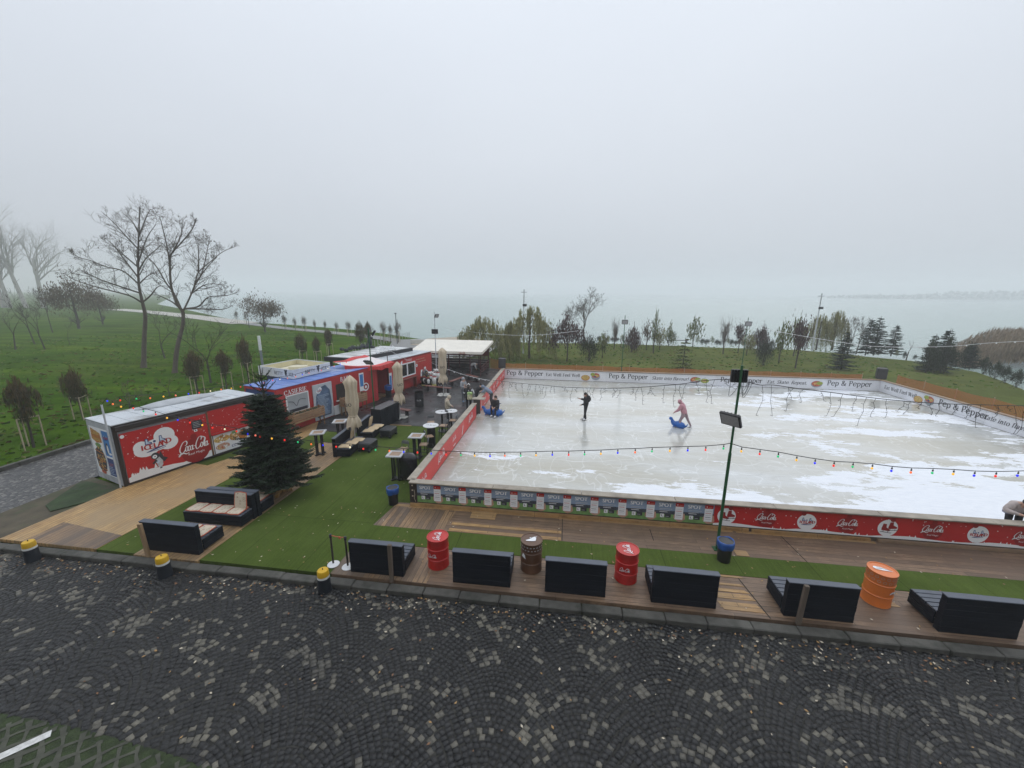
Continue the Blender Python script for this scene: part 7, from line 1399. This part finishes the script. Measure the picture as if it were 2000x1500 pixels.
back=[(233,775,'red'),(265,772,'green'),(292,771,'orange'),(318,768,'yellow'),(342,766,'pink'),(367,763,'blue'),(388,761,'red'),(410,758,'white'),(431,755,'orange'),(451,753,'yellow'),(469,750,'red'),(489,747,'blue'),(515,743,'pink'),(532,738,'red'),(546,736,'white'),(561,734,'pink'),(577,731,'orange'),(590,727,'blue'),(603,724,'pink'),(627,719,'red'),(640,715,'white'),(652,711,'pink'),(664,707,'blue'),(676,704,'red')]
festoon('coloured bulb string running over the kiosk roofs towards the awning',[onp(x,y,(-16.5,11.85),(-14.0,24.2)) for x,y,_ in back],[c for _,_,c in back],drop=.12)
# small mast on the corner of the pancake kiosk
o=MB().tube([(0,0,0),(0,0,3.35)],.03,8).build('kiosk_mast',GALV,None,smooth=40,loc=(-16.62,11.86,-.05)); tag(o,'thin grey mast at the near corner of the pancake kiosk','mast')
# icicle lights across the rink
def icicles(label,pts,seed,group='icicle light strings',lo=.25,hi=.75,step=.28):
    t=thing('icicle_light',label,'light string',(0,0,0),0,group); pts=[Vector(p) for p in spline([tuple(p) for p in pts],6)]; MB().tube(pts,.01,4).build('cable',CABL,t); rg=random.Random(seed)
    d=0
    for i in range(len(pts)-1):
        seg=(pts[i+1]-pts[i]).length; d+=seg
        while d>step:
            d-=step*rg.uniform(.7,1.5); p=pts[i].lerp(pts[i+1],rg.random()); L=rg.uniform(lo,hi)*rg.choice([.5,.8,1,1.2]); q=[p]; n=4
            for k in range(n): q.append(q[-1]+Vector((rg.uniform(-.07,.07),rg.uniform(-.04,.04),-L/n)))
            b=MB(); b.tube(q,.0055,3,cap=False)
            for k in range(1,n+1): b.tube([q[k],q[k]+Vector((rg.choice([-.06,.06]),0,rg.uniform(-.03,.04)))],.0055,3)
            b.build('strand',CABL,t)
PT=(-10.85,32.5)
icicles('dark icicle light string crossing the rink from the left board to the green lamp pole',[onp(x,y,PT,Bq) for x,y in [(958,742),(985,745),(1020,749),(1060,752),(1100,756),(1160,758),(1210,758),(1270,755),(1330,750),(1370,744),(1410,741),(1436,744)]],1)
icicles('dark icicle light string running from the green lamp pole to the right edge',[onp(x,y,Bq,(18,13.5)) for x,y in [(1440,744),(1460,746),(1485,752),(1510,752),(1560,759),(1620,766),(1680,774),(1740,781),(1800,786),(1860,789),(1930,791),(2010,793)]],2)
def wire(label,pts,m,r=.012,bul=0,group='white festoon wires',cat='cable'):
    t=thing('festoon_wire',label,cat,(0,0,0),0,group); pts=[Vector(p) for p in spline([tuple(p) for p in pts],5)]; MB().tube(pts,r,4).build('cable',m,t); b=MB(); rg=random.Random(int(r*1000)+len(pts))
    for i in range(1,len(pts)-1,2): b.ball(pts[i]-Vector((0,0,.06)),.05 if rg.random()<.2 else .025,6)
    b.build('fittings',m,t)
WCB=mat('white_cable',(.7,.71,.72),.5)
wire('white wire sloping down from the skate hire container to the rink board',[onp(x,y,PT,Bq) for x,y in [(800,697),(838,707),(868,719),(900,730),(930,738),(956,743)]],WCB,.014)
wire('white wire sagging across the willows behind the rink',[onp(x,y,(-15,42),(8,40)) for x,y in [(870,640),(920,648),(970,653),(1020,655),(1070,653),(1130,646)]],WCB,.016)
wire('white wire sagging across the right conifers',[onp(x,y,(15,40),(40,33)) for x,y in [(1480,640),(1560,655),(1640,668),(1700,676),(1780,678),(1860,676),(1930,670),(2010,666)]],WCB,.016)
wire('white wire from the pole by the cabinet to the container roof',[onp(x,y,(-10.35,20.05),(-12.2,31)) for x,y in [(739,672),(760,684),(785,697),(812,712)]],WCB,.01)
# promenade fence
t=thing('wire_fence','low post and cable fence along the grey promenade behind the containers','fence',(0,0,0)); b=MB(); pb=MB()
FP=[at(x,y,-.13) for x,y in [(690,690),(720,680),(750,672),(775,664),(800,660)]]; pts=[Vector(p) for p in spline([tuple(p) for p in FP],5)]
CP=mat('concrete_post',(.4,.4,.38),.8)
for i,p in enumerate(pts): MB().tube([p,p+Vector((0,0,.9))],.04,5).build('post',CP,t)
for z in (.4,.65,.88): pb.tube([p+Vector((0,0,z)) for p in pts],.015,3)
pb.build('cables',CABL,t)
t=thing('low_wall','low pale concrete wall beside the sand landing','wall',at(845,672,-.13)); MB().bbox((0,0,.3),(6.5,.35,.6),.03,.05).build('wall',mat('pale_concrete',(.5,.49,.45),.8,.12,2),t)
t=thing('jetty_bench','long dark bench at the water edge behind the rink centre','bench',at(1322,670,-.2)); MB().box((0,0,.45),(3.2,.5,.08)).build('seat',BLK,t); [MB().box((a,0,.2),(.1,.45,.42)).build('leg',BLK,t) for a in (-1.4,1.4)]
# orange safety net behind the boards
nm=bpy.data.materials.new('orange_net'); nm.use_nodes=True; nt=nm.node_tree; b=nt.nodes['Principled BSDF']; b.inputs['Base Color'].default_value=(.5,.16,.05,1); b.inputs['Roughness'].default_value=.6
v=coords(nt); sx=nn(nt,'ShaderNodeSeparateXYZ'); nt.links.new(v,sx.inputs[0])
def teeth(sock,f):
    a=nn(nt,'ShaderNodeMath',operation='MULTIPLY'); nt.links.new(sock,a.inputs[0]); a.inputs[1].default_value=f; b_=nn(nt,'ShaderNodeMath',operation='FRACT'); nt.links.new(a.outputs[0],b_.inputs[0]); c=nn(nt,'ShaderNodeMath',operation='LESS_THAN'); nt.links.new(b_.outputs[0],c.inputs[0]); c.inputs[1].default_value=.36; return c.outputs[0]
mx=nn(nt,'ShaderNodeMath',operation='MAXIMUM'); nt.links.new(teeth(sx.outputs[0],12),mx.inputs[0]); nt.links.new(teeth(sx.outputs[2],16),mx.inputs[1]); nt.links.new(mx.outputs[0],b.inputs['Alpha'])
def net(label,a,b_,h):
    d=Vector((b_[0]-a[0],b_[1]-a[1])); L=d.length; t=thing('safety_net',label,'safety net',(a[0],a[1],-.1),math.atan2(d.y,d.x),'orange safety nets round the rink'); m=MB(); n=int(L/2.5)+1; vs=[]
    for i in range(n*2+1): x=L*i/(n*2); vs+=[(x,0,0),(x,.02*math.sin(i),h-(.06 if i%2 else 0))]
    m.add(vs,[(2*i,2*i+2,2*i+3,2*i+1) for i in range(n*2)]); m.build('netting',nm,t); 
    for i in range(n+1): MB().tube([(L*i/n,.03,0),(L*i/n,.03,h+.1)],.025,5).build('post',STK,t)
net('orange net behind the back board from the canopy to the far speaker',(-5.9,36.4),(24.6,36.0),1.0); net('orange net running along the outside of the right board',(26.6,35.2),(27.2,11),1.15); net('orange net between canopy shelter and left rink corner',(-7.2,38.1),(-5.7,37.4),1.1)
